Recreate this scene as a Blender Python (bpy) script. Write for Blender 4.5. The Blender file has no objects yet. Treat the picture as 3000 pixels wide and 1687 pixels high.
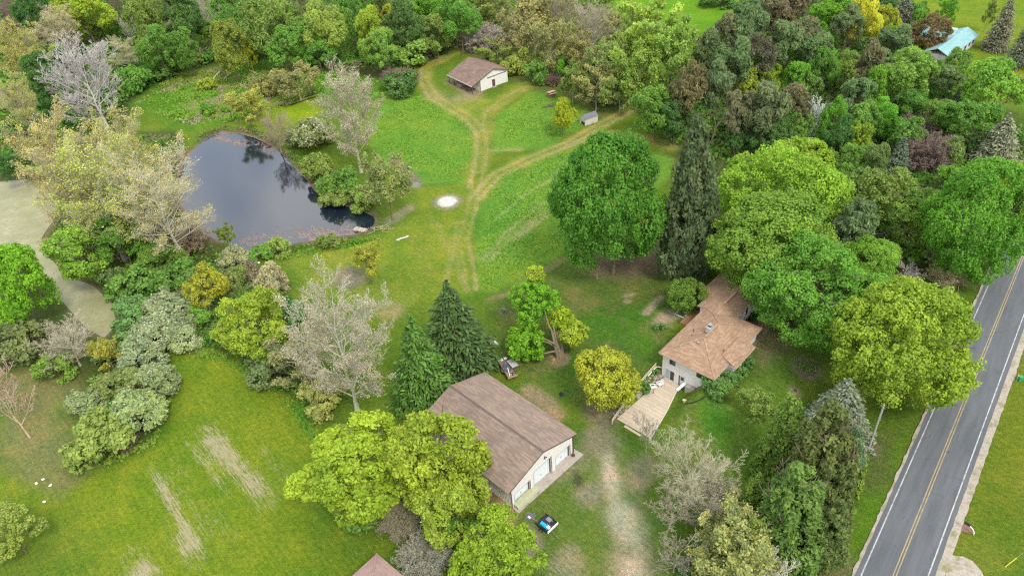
import bpy, math, random
import numpy as np
from mathutils import Matrix, Vector

# ------------------------------------------------------------------ camera, sky, sun, exposure
SC = bpy.context.scene
COL = SC.collection
CAM_H = 82.0
PITCH, ROLL, FPX = 0.6534292, 0.0890129, 2194.275   # recovered from the buildings' edges (source picture 3000 px wide)
_fw = np.array([0, math.cos(PITCH), -math.sin(PITCH)])
_rt0 = np.array([1.0, 0, 0]); _dn0 = np.cross(_fw, _rt0)
_rt = math.cos(ROLL) * _rt0 + math.sin(ROLL) * _dn0
_dn = -math.sin(ROLL) * _rt0 + math.cos(ROLL) * _dn0
cam_d = bpy.data.cameras.new('camera'); cam = bpy.data.objects.new('camera', cam_d); COL.objects.link(cam)
cam_d.sensor_width = 36.0; cam_d.lens = 36.0 * FPX / 3000.0
cam_d.clip_start = 0.5; cam_d.clip_end = 9000
cam.matrix_world = Matrix(((_rt[0], -_dn[0], -_fw[0], 0), (_rt[1], -_dn[1], -_fw[1], 0), (_rt[2], -_dn[2], -_fw[2], CAM_H), (0, 0, 0, 1)))
SC.camera = cam

SUN_EL, SUN_AZ = math.radians(52), math.radians(152)      # azimuth measured from +Y (away from the camera) towards +X
w = bpy.data.worlds.new('World'); SC.world = w; w.use_nodes = True
nt = w.node_tree; nt.nodes.clear()
sky = nt.nodes.new('ShaderNodeTexSky'); sky.sky_type = 'NISHITA'; sky.sun_disc = False
sky.sun_elevation = SUN_EL; sky.sun_rotation = SUN_AZ; sky.dust_density = 4.0; sky.ozone_density = 1.0; sky.air_density = 1.0
# broken overcast: the sky's own light, greyed by an even cloud deck with soft lighter and darker clouds
tc = nt.nodes.new('ShaderNodeTexCoord')
cn = nt.nodes.new('ShaderNodeTexNoise'); cn.inputs['Scale'].default_value = 6.5; cn.inputs['Detail'].default_value = 4
cr = nt.nodes.new('ShaderNodeValToRGB')
cr.color_ramp.elements[0].position = 0.40; cr.color_ramp.elements[0].color = (6.4, 7.5, 9.3, 1)
cr.color_ramp.elements[1].position = 0.60; cr.color_ramp.elements[1].color = (12.5, 12.4, 12.4, 1)
mx = nt.nodes.new('ShaderNodeMix'); mx.data_type = 'RGBA'; mx.inputs[0].default_value = 0.86
bg = nt.nodes.new('ShaderNodeBackground'); bg.inputs['Strength'].default_value = 0.1
wo = nt.nodes.new('ShaderNodeOutputWorld')
nt.links.new(tc.outputs['Generated'], cn.inputs['Vector']); nt.links.new(cn.outputs['Fac'], cr.inputs[0])
nt.links.new(sky.outputs[0], mx.inputs[6]); nt.links.new(cr.outputs[0], mx.inputs[7])
nt.links.new(mx.outputs[2], bg.inputs['Color']); nt.links.new(bg.outputs[0], wo.inputs[0])

sd = bpy.data.lights.new('sun', 'SUN'); sd.energy = 1.5; sd.angle = math.radians(14); sd.color = (1.0, 0.955, 0.88)
so = bpy.data.objects.new('sun', sd); COL.objects.link(so)
_sv = Vector((math.sin(SUN_AZ) * math.cos(SUN_EL), math.cos(SUN_AZ) * math.cos(SUN_EL), math.sin(SUN_EL)))
so.rotation_euler = _sv.to_track_quat('Z', 'Y').to_euler(); so.location = (40, -40, 160)

SC.view_settings.view_transform = 'Standard'; SC.view_settings.look = 'None'
SC.view_settings.gamma = 1.0; SC.view_settings.use_curve_mapping = False
SC.view_settings.exposure = 0.88
SC.render.engine = 'CYCLES'
SC.cycles.max_bounces = 5; SC.cycles.diffuse_bounces = 3; SC.cycles.transmission_bounces = 3; SC.cycles.glossy_bounces = 2
SC.cycles.use_denoising = False
SC.cycles.pixel_filter_type = 'BLACKMAN_HARRIS'; SC.cycles.filter_width = 1.25

# ------------------------------------------------------------------ helpers
PX = 3000.0 / 2576.0                                       # measurements were taken on a 2576 px wide view of the photograph
def ray(fx, fy):
    u, v = fx * PX, fy * PX
    return _rt * (u - 1500) / FPX + _dn * (v - 843.5) / FPX + _fw
def at(fx, fy, z=0.0):
    d = ray(fx, fy); t = (z - CAM_H) / d[2]
    return np.array([d[0] * t, d[1] * t])
def pxm(x, y, z):                                          # photograph pixels (2576 wide) per metre and the view's dip at a point
    q = np.array([x, y, z - CAM_H]); dep = q @ _fw
    return FPX / PX / dep, math.atan2(CAM_H - z, math.hypot(x, y))

def sstep(e0, e1, x):
    t = np.clip((np.asarray(x, float) - e0) / (e1 - e0), 0, 1); return t * t * (3 - 2 * t)
_rs = np.random.RandomState(5); _HT = _rs.rand(256, 256)
def vnoise(x, y, s, k=0):
    x = np.asarray(x) / s + 17.3 * k; y = np.asarray(y) / s + 9.1 * k
    xi = np.floor(x).astype(int); yi = np.floor(y).astype(int); fx = x - xi; fy = y - yi
    fx = fx * fx * (3 - 2 * fx); fy = fy * fy * (3 - 2 * fy)
    h = lambda a, b: _HT[a % 256, b % 256]
    return (h(xi, yi) * (1 - fx) + h(xi + 1, yi) * fx) * (1 - fy) + (h(xi, yi + 1) * (1 - fx) + h(xi + 1, yi + 1) * fx) * fy
def fbm(x, y, s, k=0, o=3):
    t = 0; a = .5; n = 0
    for i in range(o):
        t = t + a * vnoise(x, y, s / 2 ** i, k + i); n += a; a *= .5
    return t / n
def seg_dist(X, Y, pts, closed=False):
    P = list(pts) + ([pts[0]] if closed else []); d = np.full(X.shape, 1e9)
    for (x0, y0), (x1, y1) in zip(P[:-1], P[1:]):
        dx, dy = x1 - x0, y1 - y0; L = dx * dx + dy * dy + 1e-12
        t = np.clip(((X - x0) * dx + (Y - y0) * dy) / L, 0, 1)
        d = np.minimum(d, np.hypot(X - x0 - t * dx, Y - y0 - t * dy))
    return d
def inside(X, Y, pts):
    c = np.zeros(X.shape, bool); n = len(pts)
    for i in range(n):
        x0, y0 = pts[i]; x1, y1 = pts[(i + 1) % n]
        if y0 == y1: continue
        k = ((y0 > Y) != (y1 > Y)) & (X < (x1 - x0) * (Y - y0) / (y1 - y0) + x0); c ^= k
    return c
def sdist(X, Y, pts):
    d = seg_dist(X, Y, pts, True); return np.where(inside(X, Y, pts), -d, d)
def poly(fpts, z=0.0): return [tuple(at(a, b, z)) for a, b in fpts]

# house frame and the raised ground beside the house
HO, HYAW = np.array([20.9, 81.66]), math.radians(-45.1)
def h2w(a, b):
    c, s = math.cos(HYAW), math.sin(HYAW); return HO[0] + a * c - b * s, HO[1] + a * s + b * c
def w2h(x, y):
    c, s = math.cos(HYAW), math.sin(HYAW); dx, dy = np.asarray(x) - HO[0], np.asarray(y) - HO[1]
    return dx * c + dy * s, -dx * s + dy * c
POND = poly([(500,365),(530,343),(560,335),(600,337),(640,347),(680,367),(720,397),(745,427),(770,452),(790,480),(815,502),(850,514),(880,522),(910,532),(940,545),(943,562),(925,580),(890,588),(850,592),(800,600),(740,612),(700,627),(650,639),(600,630),(550,605),(490,575),(455,510),(448,450),(468,400)], -.35)
ALGAE = poly([(-40,462),(60,452),(112,468),(142,482),(150,512),(132,560),(105,600),(118,640),(165,690),(230,715),(285,765),(290,815),(262,850),(215,822),(160,760),(95,705),(55,655),(0,620),(-40,610)], -.3)
def gz(x, y):
    x = np.asarray(x, float); y = np.asarray(y, float)
    a, b = w2h(x, y)
    m = 2.65 * sstep(4.9, 8.2, a) * sstep(-10.5, -.5, b) * (1 - sstep(15, 27, a)) * (1 - sstep(22, 36, b))
    l = 1.25 * sstep(.75, -1.2, a) * sstep(-11, -.5, b) * (1 - sstep(7, 18, -a)) * (1 - sstep(22, 36, b))
    z = np.maximum(m, l)
    return z + .12 * (fbm(x, y, 23, 3) - .5)
def gz1(x, y): return float(gz(np.array([x]), np.array([y]))[0])
def atg(fx, fy):
    z = 0.0
    for _ in range(6):
        p = at(fx, fy, z); z = gz1(*p)
    return p[0], p[1], z

# ------------------------------------------------------------------ mesh building
def np_mesh(name, V, Q=None, T=None, mats=(), attr=None, smooth=False):
    me = bpy.data.meshes.new(name); V = np.asarray(V, np.float32)
    nq = 0 if Q is None else len(Q); ntr = 0 if T is None else len(T)
    me.vertices.add(len(V)); me.vertices.foreach_set('co', V.ravel())
    loops = []
    if nq: loops.append(np.asarray(Q, np.int32).ravel())
    if ntr: loops.append(np.asarray(T, np.int32).ravel())
    L = np.concatenate(loops); me.loops.add(len(L)); me.loops.foreach_set('vertex_index', L)
    me.polygons.add(nq + ntr)
    st = np.concatenate([np.arange(nq) * 4, nq * 4 + np.arange(ntr) * 3]).astype(np.int32)
    me.polygons.foreach_set('loop_start', st)
    if smooth: me.polygons.foreach_set('use_smooth', np.ones(nq + ntr, bool))
    for m in mats: me.materials.append(m)
    me.update(calc_edges=True)
    if attr is not None:
        for k, (dom, val) in attr.items():
            val = np.asarray(val, np.float32)
            if val.ndim == 1:
                at_ = me.attributes.new(k, 'FLOAT', dom); at_.data.foreach_set('value', val)
            else:
                at_ = me.attributes.new(k, 'FLOAT_COLOR', dom); at_.data.foreach_set('color', np.concatenate([val, np.ones((len(val), 1), np.float32)], 1).ravel())
    return me
class MB:                                                   # collects simple shapes, builds them as ONE mesh object
    def __init__(s): s.v = []; s.f = []; s.m = []; s.c = []
    def add(s, V, F, m=0, c=None):
        o = len(s.v); s.v += [tuple(map(float, p)) for p in V]; s.f += [tuple(i + o for i in f) for f in F]
        s.m += [m] * len(F); s.c += [random.random() if c is None else c] * len(F); return s
    def box(s, x0, x1, y0, y1, z0, z1, m=0, c=None):
        V = [(x, y, z) for z in (z0, z1) for y in (y0, y1) for x in (x0, x1)]
        return s.add(V, [(0, 2, 3, 1), (4, 5, 7, 6), (0, 1, 5, 4), (2, 6, 7, 3), (0, 4, 6, 2), (1, 3, 7, 5)], m, c)
    def bar(s, p, q, wd, hg, m=0, c=None, up=(0, 0, 1)):
        p = Vector(p); q = Vector(q); d = (q - p).normalized(); u = Vector(up)
        if abs(d.dot(u)) > .98: u = Vector((1, 0, 0))
        r = d.cross(u).normalized(); u = r.cross(d)
        V = [e + r * sx * wd / 2 + u * sz * hg / 2 for e in (p, q) for sx, sz in ((-1, -1), (1, -1), (1, 1), (-1, 1))]
        return s.add(V, [(3, 2, 1, 0), (4, 5, 6, 7), (0, 1, 5, 4), (1, 2, 6, 5), (2, 3, 7, 6), (3, 0, 4, 7)], m, c)
    def tube(s, pts, rad, n=8, m=0, c=None, caps=True):
        pts = [Vector(p) for p in pts]; R = rad if hasattr(rad, '__len__') else [rad] * len(pts); V = []; F = []
        for i, p in enumerate(pts):
            d = (pts[min(i + 1, len(pts) - 1)] - pts[max(i - 1, 0)]).normalized()
            u = Vector((0, 0, 1)) if abs(d.z) < .95 else Vector((1, 0, 0)); r = d.cross(u).normalized(); u = r.cross(d)
            V += [p + (r * math.cos(2 * math.pi * k / n) + u * math.sin(2 * math.pi * k / n)) * R[i] for k in range(n)]
        for i in range(len(pts) - 1):
            for k in range(n): F.append((i * n + k, i * n + (k + 1) % n, (i + 1) * n + (k + 1) % n, (i + 1) * n + k))
        if caps: F += [tuple(range(n)), tuple(reversed(range((len(pts) - 1) * n, len(pts) * n)))]
        return s.add(V, F, m, c)
    def prism(s, pts2, axis, t0, t1, m=0, c=None):           # extrude a polygon; axis 'y' -> pts are (x, z), axis 'z' -> (x, y), axis 'x' -> (y, z)
        mk = {'y': lambda p, t: (p[0], t, p[1]), 'z': lambda p, t: (p[0], p[1], t), 'x': lambda p, t: (t, p[0], p[1])}[axis]
        n = len(pts2); V = [mk(p, t) for t in (t0, t1) for p in pts2]
        return s.add(V, [tuple(range(n)), tuple(reversed(range(n, 2 * n)))] + [(i, n + i, n + (i + 1) % n, (i + 1) % n) for i in range(n)], m, c)
    def blob(s, c, r, m=0, col=None, seed=0, n=7, rings=5, jit=.15):
        rg = random.Random(seed); V = []; F = []; c = Vector(c)
        for i in range(rings + 1):
            th = math.pi * i / rings
            for k in range(n):
                ph = 2 * math.pi * k / n; j = 1 + rg.uniform(-jit, jit)
                V.append(c + Vector((r[0] * math.sin(th) * math.cos(ph), r[1] * math.sin(th) * math.sin(ph), r[2] * math.cos(th))) * j)
        for i in range(rings):
            for k in range(n): F.append((i * n + k, (i + 1) * n + k, (i + 1) * n + (k + 1) % n, i * n + (k + 1) % n))
        return s.add(V, F, m, col)
    def mesh(s, name, mats, fix=True):
        me = bpy.data.meshes.new(name); me.from_pydata(s.v, [], s.f); me.update()
        for m in (mats if isinstance(mats, (list, tuple)) else [mats]): me.materials.append(m)
        me.polygons.foreach_set('material_index', s.m)
        a = me.attributes.new('v', 'FLOAT', 'FACE'); a.data.foreach_set('value', s.c)
        if fix:
            import bmesh
            bm = bmesh.new(); bm.from_mesh(me); bmesh.ops.recalc_face_normals(bm, faces=bm.faces); bm.to_mesh(me); bm.free()
        return me
    def build(s, name, mats, parent=None, bevel=0, fix=True):
        o = bpy.data.objects.new(name, s.mesh(name, mats, fix)); COL.objects.link(o)
        if parent is not None: o.parent = parent
        if bevel:
            md = o.modifiers.new('bevel', 'BEVEL'); md.width = bevel; md.segments = 2; md.limit_method = 'ANGLE'
        return o
def link(name, me, parent=None, color=None):
    o = bpy.data.objects.new(name, me); COL.objects.link(o)
    if parent is not None: o.parent = parent
    if color is not None: o.color = (*color, 1)
    return o
def tag(o, label, cat, group=None):
    o['label'] = label; o['category'] = cat
    if group: o['group'] = group
    return o
def thing(name, label, cat, loc=(0, 0, 0), rz=0, group=None):
    o = bpy.data.objects.new(name, None); COL.objects.link(o); o.empty_display_size = .3
    o.location = loc; o.rotation_euler = (0, 0, rz); return tag(o, label, cat, group)
def setting(o): o['kind'] = 'structure'; return o
def stuff(o): o['kind'] = 'stuff'; return o

# ------------------------------------------------------------------ materials
def new_mat(name):
    m = bpy.data.materials.new(name); m.use_nodes = True; nt = m.node_tree; b = nt.nodes['Principled BSDF']; return m, nt, b
def N(nt, typ, **kw):
    n = nt.nodes.new(typ)
    for k, v in kw.items(): setattr(n, k, v)
    return n
def mixc(nt, fac, A, B, blend='MIX'):
    n = N(nt, 'ShaderNodeMix', data_type='RGBA', blend_type=blend)
    for sock, val in ((n.inputs[0], fac), (n.inputs[6], A), (n.inputs[7], B)):
        if hasattr(val, 'is_linked') or hasattr(val, 'links'): nt.links.new(val, sock)
        elif isinstance(val, tuple): sock.default_value = (*val[:3], 1)
        else: sock.default_value = val
    return n.outputs[2]
def ramp(nt, src, p0, p1, c0=(0, 0, 0), c1=(1, 1, 1)):
    r = N(nt, 'ShaderNodeValToRGB'); e = r.color_ramp.elements
    e[0].position = p0; e[1].position = p1; e[0].color = (*c0, 1); e[1].color = (*c1, 1); nt.links.new(src, r.inputs[0]); return r.outputs[0]
def noise(nt, vec, scale, detail=3, rough=.55, sc3=None):
    n = N(nt, 'ShaderNodeTexNoise'); n.inputs['Scale'].default_value = scale; n.inputs['Detail'].default_value = detail; n.inputs['Roughness'].default_value = rough
    if sc3 is not None:
        mp = N(nt, 'ShaderNodeMapping', vector_type='TEXTURE'); mp.inputs['Scale'].default_value = tuple(1 / v for v in sc3[0]); mp.inputs['Rotation'].default_value = tuple(-v for v in sc3[1])
        nt.links.new(vec, mp.inputs[0]); vec = mp.outputs[0]
    nt.links.new(vec, n.inputs['Vector']); return n.outputs['Fac']
def geo_pos(nt): return N(nt, 'ShaderNodeNewGeometry').outputs['Position']
def obj_pos(nt): return N(nt, 'ShaderNodeTexCoord').outputs['Object']
def bump(nt, b, h, strength=.4, dist=.05):
    n = N(nt, 'ShaderNodeBump'); n.inputs['Strength'].default_value = strength; n.inputs['Distance'].default_value = dist
    nt.links.new(h, n.inputs['Height']); nt.links.new(n.outputs[0], b.inputs['Normal'])
def plain(name, col, rough=.7, var=.18, scale=3.0, metal=0.0, dirt=None, spec=.3, sc3=None):
    m, nt, b = new_mat(name); p = obj_pos(nt)
    n = noise(nt, p, scale, 4, .6, sc3)
    c = mixc(nt, ramp(nt, n, .3, .7), tuple(x * (1 - var) for x in col), tuple(min(1, x * (1 + var)) for x in col))
    at_ = N(nt, 'ShaderNodeAttribute', attribute_name='v')
    c = mixc(nt, ramp(nt, at_.outputs['Fac'], 0, 1), c, mixc(nt, 1.0, c, tuple(1 - var * .8 for _ in range(3)), 'MULTIPLY'))
    if dirt:
        n2 = noise(nt, p, dirt[1], 5, .65); c = mixc(nt, ramp(nt, n2, dirt[2], dirt[2] + .14), c, dirt[0])
    nt.links.new(c, b.inputs['Base Color']); b.inputs['Roughness'].default_value = rough; b.inputs['Metallic'].default_value = metal
    b.inputs['Specular IOR Level'].default_value = spec
    bump(nt, b, n, .15, .02)
    return m
def leaf_mat(name, trans=.4, dark=.64, light=1.42, hue=(1.14, 1.0, .8)):
    m, nt, b = new_mat(name); nt.nodes.remove(b)
    oi = N(nt, 'ShaderNodeObjectInfo'); a = N(nt, 'ShaderNodeAttribute', attribute_name='v')
    cd = mixc(nt, 1.0, oi.outputs['Color'], tuple(dark * x for x in (.9, 1.0, 1.0)), 'MULTIPLY')
    cl = mixc(nt, 1.0, oi.outputs['Color'], tuple(light * x for x in hue), 'MULTIPLY')
    c = mixc(nt, a.outputs['Fac'], cd, cl)
    d = N(nt, 'ShaderNodeBsdfDiffuse'); t = N(nt, 'ShaderNodeBsdfTranslucent'); ms = N(nt, 'ShaderNodeMixShader'); ms.inputs[0].default_value = trans
    nt.links.new(c, d.inputs[0]); nt.links.new(c, t.inputs[0]); nt.links.new(d.outputs[0], ms.inputs[1]); nt.links.new(t.outputs[0], ms.inputs[2])
    nt.links.new(ms.outputs[0], nt.nodes['Material Output'].inputs[0]); return m
def bark_mat():
    m, nt, b = new_mat('bark'); oi = N(nt, 'ShaderNodeObjectInfo'); p = obj_pos(nt)
    n = noise(nt, p, 2.0, 4, .7, ((6, 6, 1), (0, 0, 0)))
    c = mixc(nt, ramp(nt, n, .3, .7), mixc(nt, 1.0, oi.outputs['Color'], (.65, .65, .65), 'MULTIPLY'), mixc(nt, 1.0, oi.outputs['Color'], (1.25, 1.22, 1.18), 'MULTIPLY'))
    nt.links.new(c, b.inputs['Base Color']); b.inputs['Roughness'].default_value = .95; b.inputs['Specular IOR Level'].default_value = .1; return m
M_LEAF = leaf_mat('leaf'); M_NEED = leaf_mat('needle', .25, .55, 1.45, (1.1, 1.0, .85)); M_PETAL = leaf_mat('petal', .3, .8, 1.15, (1, 1, .95)); M_BARK = bark_mat()

# ------------------------------------------------------------------ ground
def axis(lo, hi, fine_lo, fine_hi, d):
    c = list(np.arange(fine_lo, fine_hi + d / 2, d)); s = d; x = fine_hi
    while x < hi: s *= 1.22; x += s; c.append(x)
    s = d; x = fine_lo; pre = []
    while x > lo: s *= 1.22; x -= s; pre.append(x)
    return np.array(pre[::-1] + c)
def ground():
    ys = [40.0]
    while ys[-1] < 350: ys.append(ys[-1] + max(.42, .0042 * ys[-1]))
    s = 1.5
    while ys[-1] < 4000: s *= 1.25; ys.append(ys[-1] + s)
    pre = []; y = 40; s = .5
    while y > -600: s *= 1.3; y -= s; pre.append(y)
    ys = np.array(pre[::-1] + ys); xs = axis(-3000, 3000, -85, 72, .48)
    # widen the well-resolved part a little less finely towards the far corners
    xs = np.unique(np.concatenate([xs, np.arange(-215, -85, 1.1), np.arange(72, 175, .9)]))
    xs = xs[np.concatenate([[True], np.diff(xs) > .3])]
    X, Y = np.meshgrid(xs, ys); Z = gz(X, Y)
    dp = sdist(X, Y, POND); da = sdist(X, Y, ALGAE)
    for d, lev in ((dp, -.35), (da, -.3)):
        bank = lev * (1 - sstep(0, 3.2, d)) - 1.3 * sstep(0, 4, -d); Z = np.where(d < 3.2, np.where(d > 0, Z * sstep(0, 3.2, d) + bank, bank), Z)
    pat = w2h(X, Y)
    # albedo, layer by layer
    n1 = fbm(X, Y, 14, 1); n2 = fbm(X, Y, 3.2, 2, 2); n3 = fbm(X, Y, 42, 4)
    A = np.zeros(X.shape + (3,))
    def col(c): return np.array(c)[None, None, :]
    A[:] = col((.125, .19, .022)) * (.86 + .3 * n1[..., None])
    def lay(m, c, k=1.0):
        nonlocal A
        m = np.clip(m * k, 0, 1)[..., None]; A = A * (1 - m) + col(c) * m
    def pm(fp, soft=2.0, jag=1.6):                            # soft polygon mask with an uneven edge
        d = sdist(X, Y, poly(fp)); return sstep(soft, -soft, d + (n2 - .5) * 2 * jag)
    def lm(fp, wid, soft=.8, jag=.5):
        P = [tuple(at(*q)) for q in fp]; d = seg_dist(X, Y, P); return sstep(wid / 2 + soft, wid / 2 - soft, d + (n2 - .5) * 2 * jag)
    def em(fx, fy, r, soft=.8, jag=.5, sq=1.0, ang=0.0):
        x, y, _ = atg(fx, fy); c, s_ = math.cos(ang), math.sin(ang); dx, dy = X - x, Y - y
        return sstep(r + soft, r - soft, np.hypot(dx * c + dy * s_, (-dx * s_ + dy * c) / sq) + (n2 - .5) * 2 * jag)
    C_BRI, C_MEA, C_YEL, C_BACK = (.18, .245, .02), (.15, .275, .034), (.20, .255, .03), (.115, .165, .032)
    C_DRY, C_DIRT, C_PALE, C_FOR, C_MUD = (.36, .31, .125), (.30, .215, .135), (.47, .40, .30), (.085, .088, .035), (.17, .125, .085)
    reg = {}
    # woods and rough ground
    F1 = [(-200,-80),(1290,-80),(1300,80),(1180,110),(1110,150),(1000,215),(960,200),(820,190),(700,160),(560,165),(420,190),(330,260),(300,330),(150,470),(-200,480)]
    F2 = [(1180,110),(1300,-80),(1545,-80),(1560,90),(1600,240),(1585,275),(1500,300),(1400,240),(1310,210),(1270,150),(1200,140)]
    F3 = [(1590,270),(1850,60),(2060,-60),(2260,-60),(2330,60),(2420,230),(2576,300),(2700,420),(2700,640),(2440,720),(2280,700),(2100,640),(1900,680),(1700,640),(1700,380)]
    F4 = [(150,470),(330,330),(440,330),(480,380),(450,460),(470,560),(560,620),(640,660),(720,720),(740,860),(790,980),(800,1060),(720,1000),(560,890),(430,870),(430,1000),(390,1110),(260,1160),(180,1130),(190,1010),(60,960),(-100,900),(-100,600),(20,640),(200,800),(262,850),(290,815),(230,715),(150,680),(110,600),(150,510)]
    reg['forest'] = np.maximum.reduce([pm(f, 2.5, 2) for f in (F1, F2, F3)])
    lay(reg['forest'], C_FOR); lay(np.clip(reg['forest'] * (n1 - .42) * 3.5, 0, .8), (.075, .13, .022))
    lay(pm(F2, 3, 2) * (.45 + .5 * n2), (.17, .19, .055))
    lay(pm(F4, 2, 1.5), (.085, .115, .03)); lay(pm([(0,930),(180,925),(190,1120),(260,1170),(150,1260),(20,1210)], 4, 3), (.25, .22, .09), .85)
    # open wet clearing behind the pond, marshy tan strip
    lay(pm([(330,260),(430,190),(560,168),(700,150),(830,180),(960,200),(1060,110),(1160,100),(1060,165),(960,245),(800,250),(600,300),(480,330)], 3, 2), (.10, .205, .022), .95)
    lay(pm([(450,235),(560,215),(600,255),(580,290),(470,290)], 2, 2) * n2 * 1.4, (.30, .26, .13))
    # meadows
    reg['meadow'] = np.maximum.reduce([pm(f, 1.2, .9) for f in (
        [(960,255),(1060,215),(1130,265),(1195,310),(1205,350),(1195,410),(1180,460),(1060,465),(1010,400),(950,430),(930,330)],
        [(1250,290),(1330,235),(1400,235),(1500,290),(1440,330),(1380,370),(1245,385),(1235,330)],
        [(1225,440),(1300,400),(1400,372),(1480,352),(1690,400),(1690,440),(1470,600),(1400,650),(1250,730),(1205,735),(1195,700),(1195,520)])])
    lay(reg['meadow'], C_MEA); lay(reg['meadow'] * np.clip((n1 - .5) * 3, 0, .7), (.175, .265, .03)); lay(reg['meadow'] * np.clip((n3 - .55) * 4, 0, .6), (.11, .245, .035))
    lay(lm([(1195,520),(1200,600),(1260,560),(1400,520)], 2.5, 1.5), (.06, .18, .025), .5)
    # mown lawn in the middle, by the pond and round the barn
    reg['lawn'] = np.maximum.reduce([pm(f, 1.5, .8) for f in (
        [(1050,470),(1190,465),(1205,500),(1190,560),(1185,640),(1190,735),(1100,745),(980,790),(800,740),(720,680),(720,640),(850,622),(960,592),(1060,535)],
        [(1150,235),(1240,250),(1330,205),(1300,210),(1240,285),(1225,380),(1190,470),(1150,440),(1205,380),(1205,330),(1130,270)],
        [(560,320),(690,240),(800,235),(790,300),(700,330),(640,330)])])
    lay(reg['lawn'], C_YEL); lay(reg['lawn'] * np.clip((n1 - .45) * 3, 0, .7), (.165, .225, .025)); lay(reg['lawn'] * np.clip((n2 - .55) * 2.5, 0, .5), (.23, .255, .05))
    lay(pm([(690,262),(790,235),(800,290),(700,310)], 2, 1), (.24, .32, .012), .8)
    # lawn at the lower left, backyard, right-hand lawn and verge
    L2 = [(430,880),(540,880),(640,930),(760,1010),(800,1090),(780,1200),(800,1300),(960,1330),(1150,1449),(1300,1600),(-200,1700),(-200,1180),(30,1210),(150,1260),(260,1170),(390,1110),(425,1000)]
    reg['lawn2'] = pm(L2, 1.6, .8); lay(reg['lawn2'], C_BRI); lay(reg['lawn2'] * np.clip((n3 - .45) * 3.4, 0, .75), (.145, .235, .02)); lay(reg['lawn2'] * np.clip((n1 - .52) * 3, 0, .6), (.19, .25, .022))
    lay(pm([(0,1280),(60,1260),(230,1340),(260,1449),(-60,1600),(-100,1300)], 5, 3), (.12, .19, .03), .55); lay(pm([(790,1290),(960,1340),(1150,1460),(800,1460)], 4, 2), (.10, .185, .02), .7)
    lay(lm([(430,880),(430,1000),(390,1115),(270,1170)], 2.6, 1.4), (.105, .2, .02), .75)
    bk = pm([(1240,745),(1350,700),(1450,640),(1700,680),(1780,700),(1690,810),(1660,940),(1550,1060),(1400,1000),(1250,900)], 1.5, 1); lay(bk, C_BACK)
    lay(pm([(1480,760),(1660,800),(1650,920),(1560,870),(1440,900),(1420,830)], 4, 2), (.085, .195, .02), .85); lay(pm([(1320,900),(1500,900),(1480,1000),(1380,990)], 3, 2), (.10, .18, .022), .7)
    lay(bk * np.clip((n2 - .52) * 3, 0, .6), (.2, .185, .065))
    yard = pm([(1250,1300),(1400,1050),(1500,1090),(1640,1110),(1800,960),(1960,1000),(1900,1200),(1700,1300),(1720,1500),(1200,1500),(1290,1330)], 2, 1.5); lay(yard, (.135, .19, .036)); lay(yard * np.clip((n1 - .42) * 4, 0, .8), (.105, .195, .022))
    lay(pm([(1760,960),(1900,870),(2120,900),(2110,1000),(1960,1010),(1880,1010),(1800,990),(1720,1100)], 3, 2) * (.5 + .5 * n2), (.125, .175, .03))
    lay(pm([(1880,850),(2050,860),(1960,930),(1900,960),(1880,900)], 2, 1.5) * np.clip(n2 * 1.6, 0, 1), (.235, .175, .095), .9)
    lay(em(1800, 1055, 2.0, 1, .5, 2.4), (.06, .2, .015), .7)
    rv = pm([(2430,1000),(2576,760),(2900,900),(2900,1600),(2300,1600),(2390,1420)], 1, .5); lay(rv, (.165, .205, .022)); lay(rv * np.clip((n1 - .45) * 3.5, 0, .7), (.22, .22, .045)); lay(rv * np.clip((n3 - .5) * 3, 0, .6), (.11, .2, .02))
    lay(pm([(2200,1110),(2300,1070),(2240,1250),(2150,1449),(2060,1500),(2160,1300)], 1.2, .8), (.10, .195, .016)); lay(pm([(2190,1080),(2290,1070),(2240,1200),(2170,1240)], 2, 2), (.12, .125, .045), .7)
    fy = pm([(2300,50),(2290,-60),(2700,-60),(2700,330),(2576,240),(2440,260),(2380,190),(2420,120)], 1.5, 1); lay(fy, (.18, .24, .022)); lay(fy * np.clip((n1 - .45) * 3, 0, .7), (.15, .225, .018))
    lay(pm([(1545,-80),(1880,-80),(1865,40),(1780,80),(1560,120),(1535,40)], 3, 2), (.13, .265, .016)); lay(pm([(1560,40),(1620,30),(1640,260),(1580,260)], 4, 3), (.135, .19, .03), .8)
    # tracks: worn yellowish grass with drier wheel lines
    T1 = [(1180,112),(1130,140),(1072,170),(1068,205),(1090,245),(1135,270),(1182,300),(1212,335),(1212,380),(1205,425),(1195,470),(1185,530),(1165,600),(1180,680),(1185,730)]
    T2 = [(1195,500),(1250,440),(1340,398),(1430,362),(1500,322),(1550,296),(1592,272)]; T2b = [(1430,366),(1490,345),(1540,336),(1610,345),(1690,372)]
    T3 = [(1222,330),(1228,285),(1265,255),(1320,222)]
    reg['track'] = np.maximum.reduce([lm(T1[:10], 4.6, 1), lm(T2, 4.2, 1), lm(T2b, 3.4, 1), lm(T3, 4.0, 1.2)])
    lay(reg['track'], (.235, .245, .042)); lay(reg['track'] * np.clip((n2 - .45) * 3, 0, .7), (.3, .285, .07))
    def off(fp, d):
        P = [np.array(at(*q)) for q in fp]; R = []
        for i, p in enumerate(P):
            t = P[min(i + 1, len(P) - 1)] - P[max(i - 1, 0)]; t /= np.hypot(*t); R.append((p[0] - t[1] * d, p[1] + t[0] * d))
        return R
    def rut(fp, d, wid, k, c=C_DRY):
        dd = seg_dist(X, Y, off(fp, d)); lay(sstep(wid, wid * .3, dd + (n2 - .5) * .5) * (.45 + .9 * np.clip(n1, 0, .7)), c, k)
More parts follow.
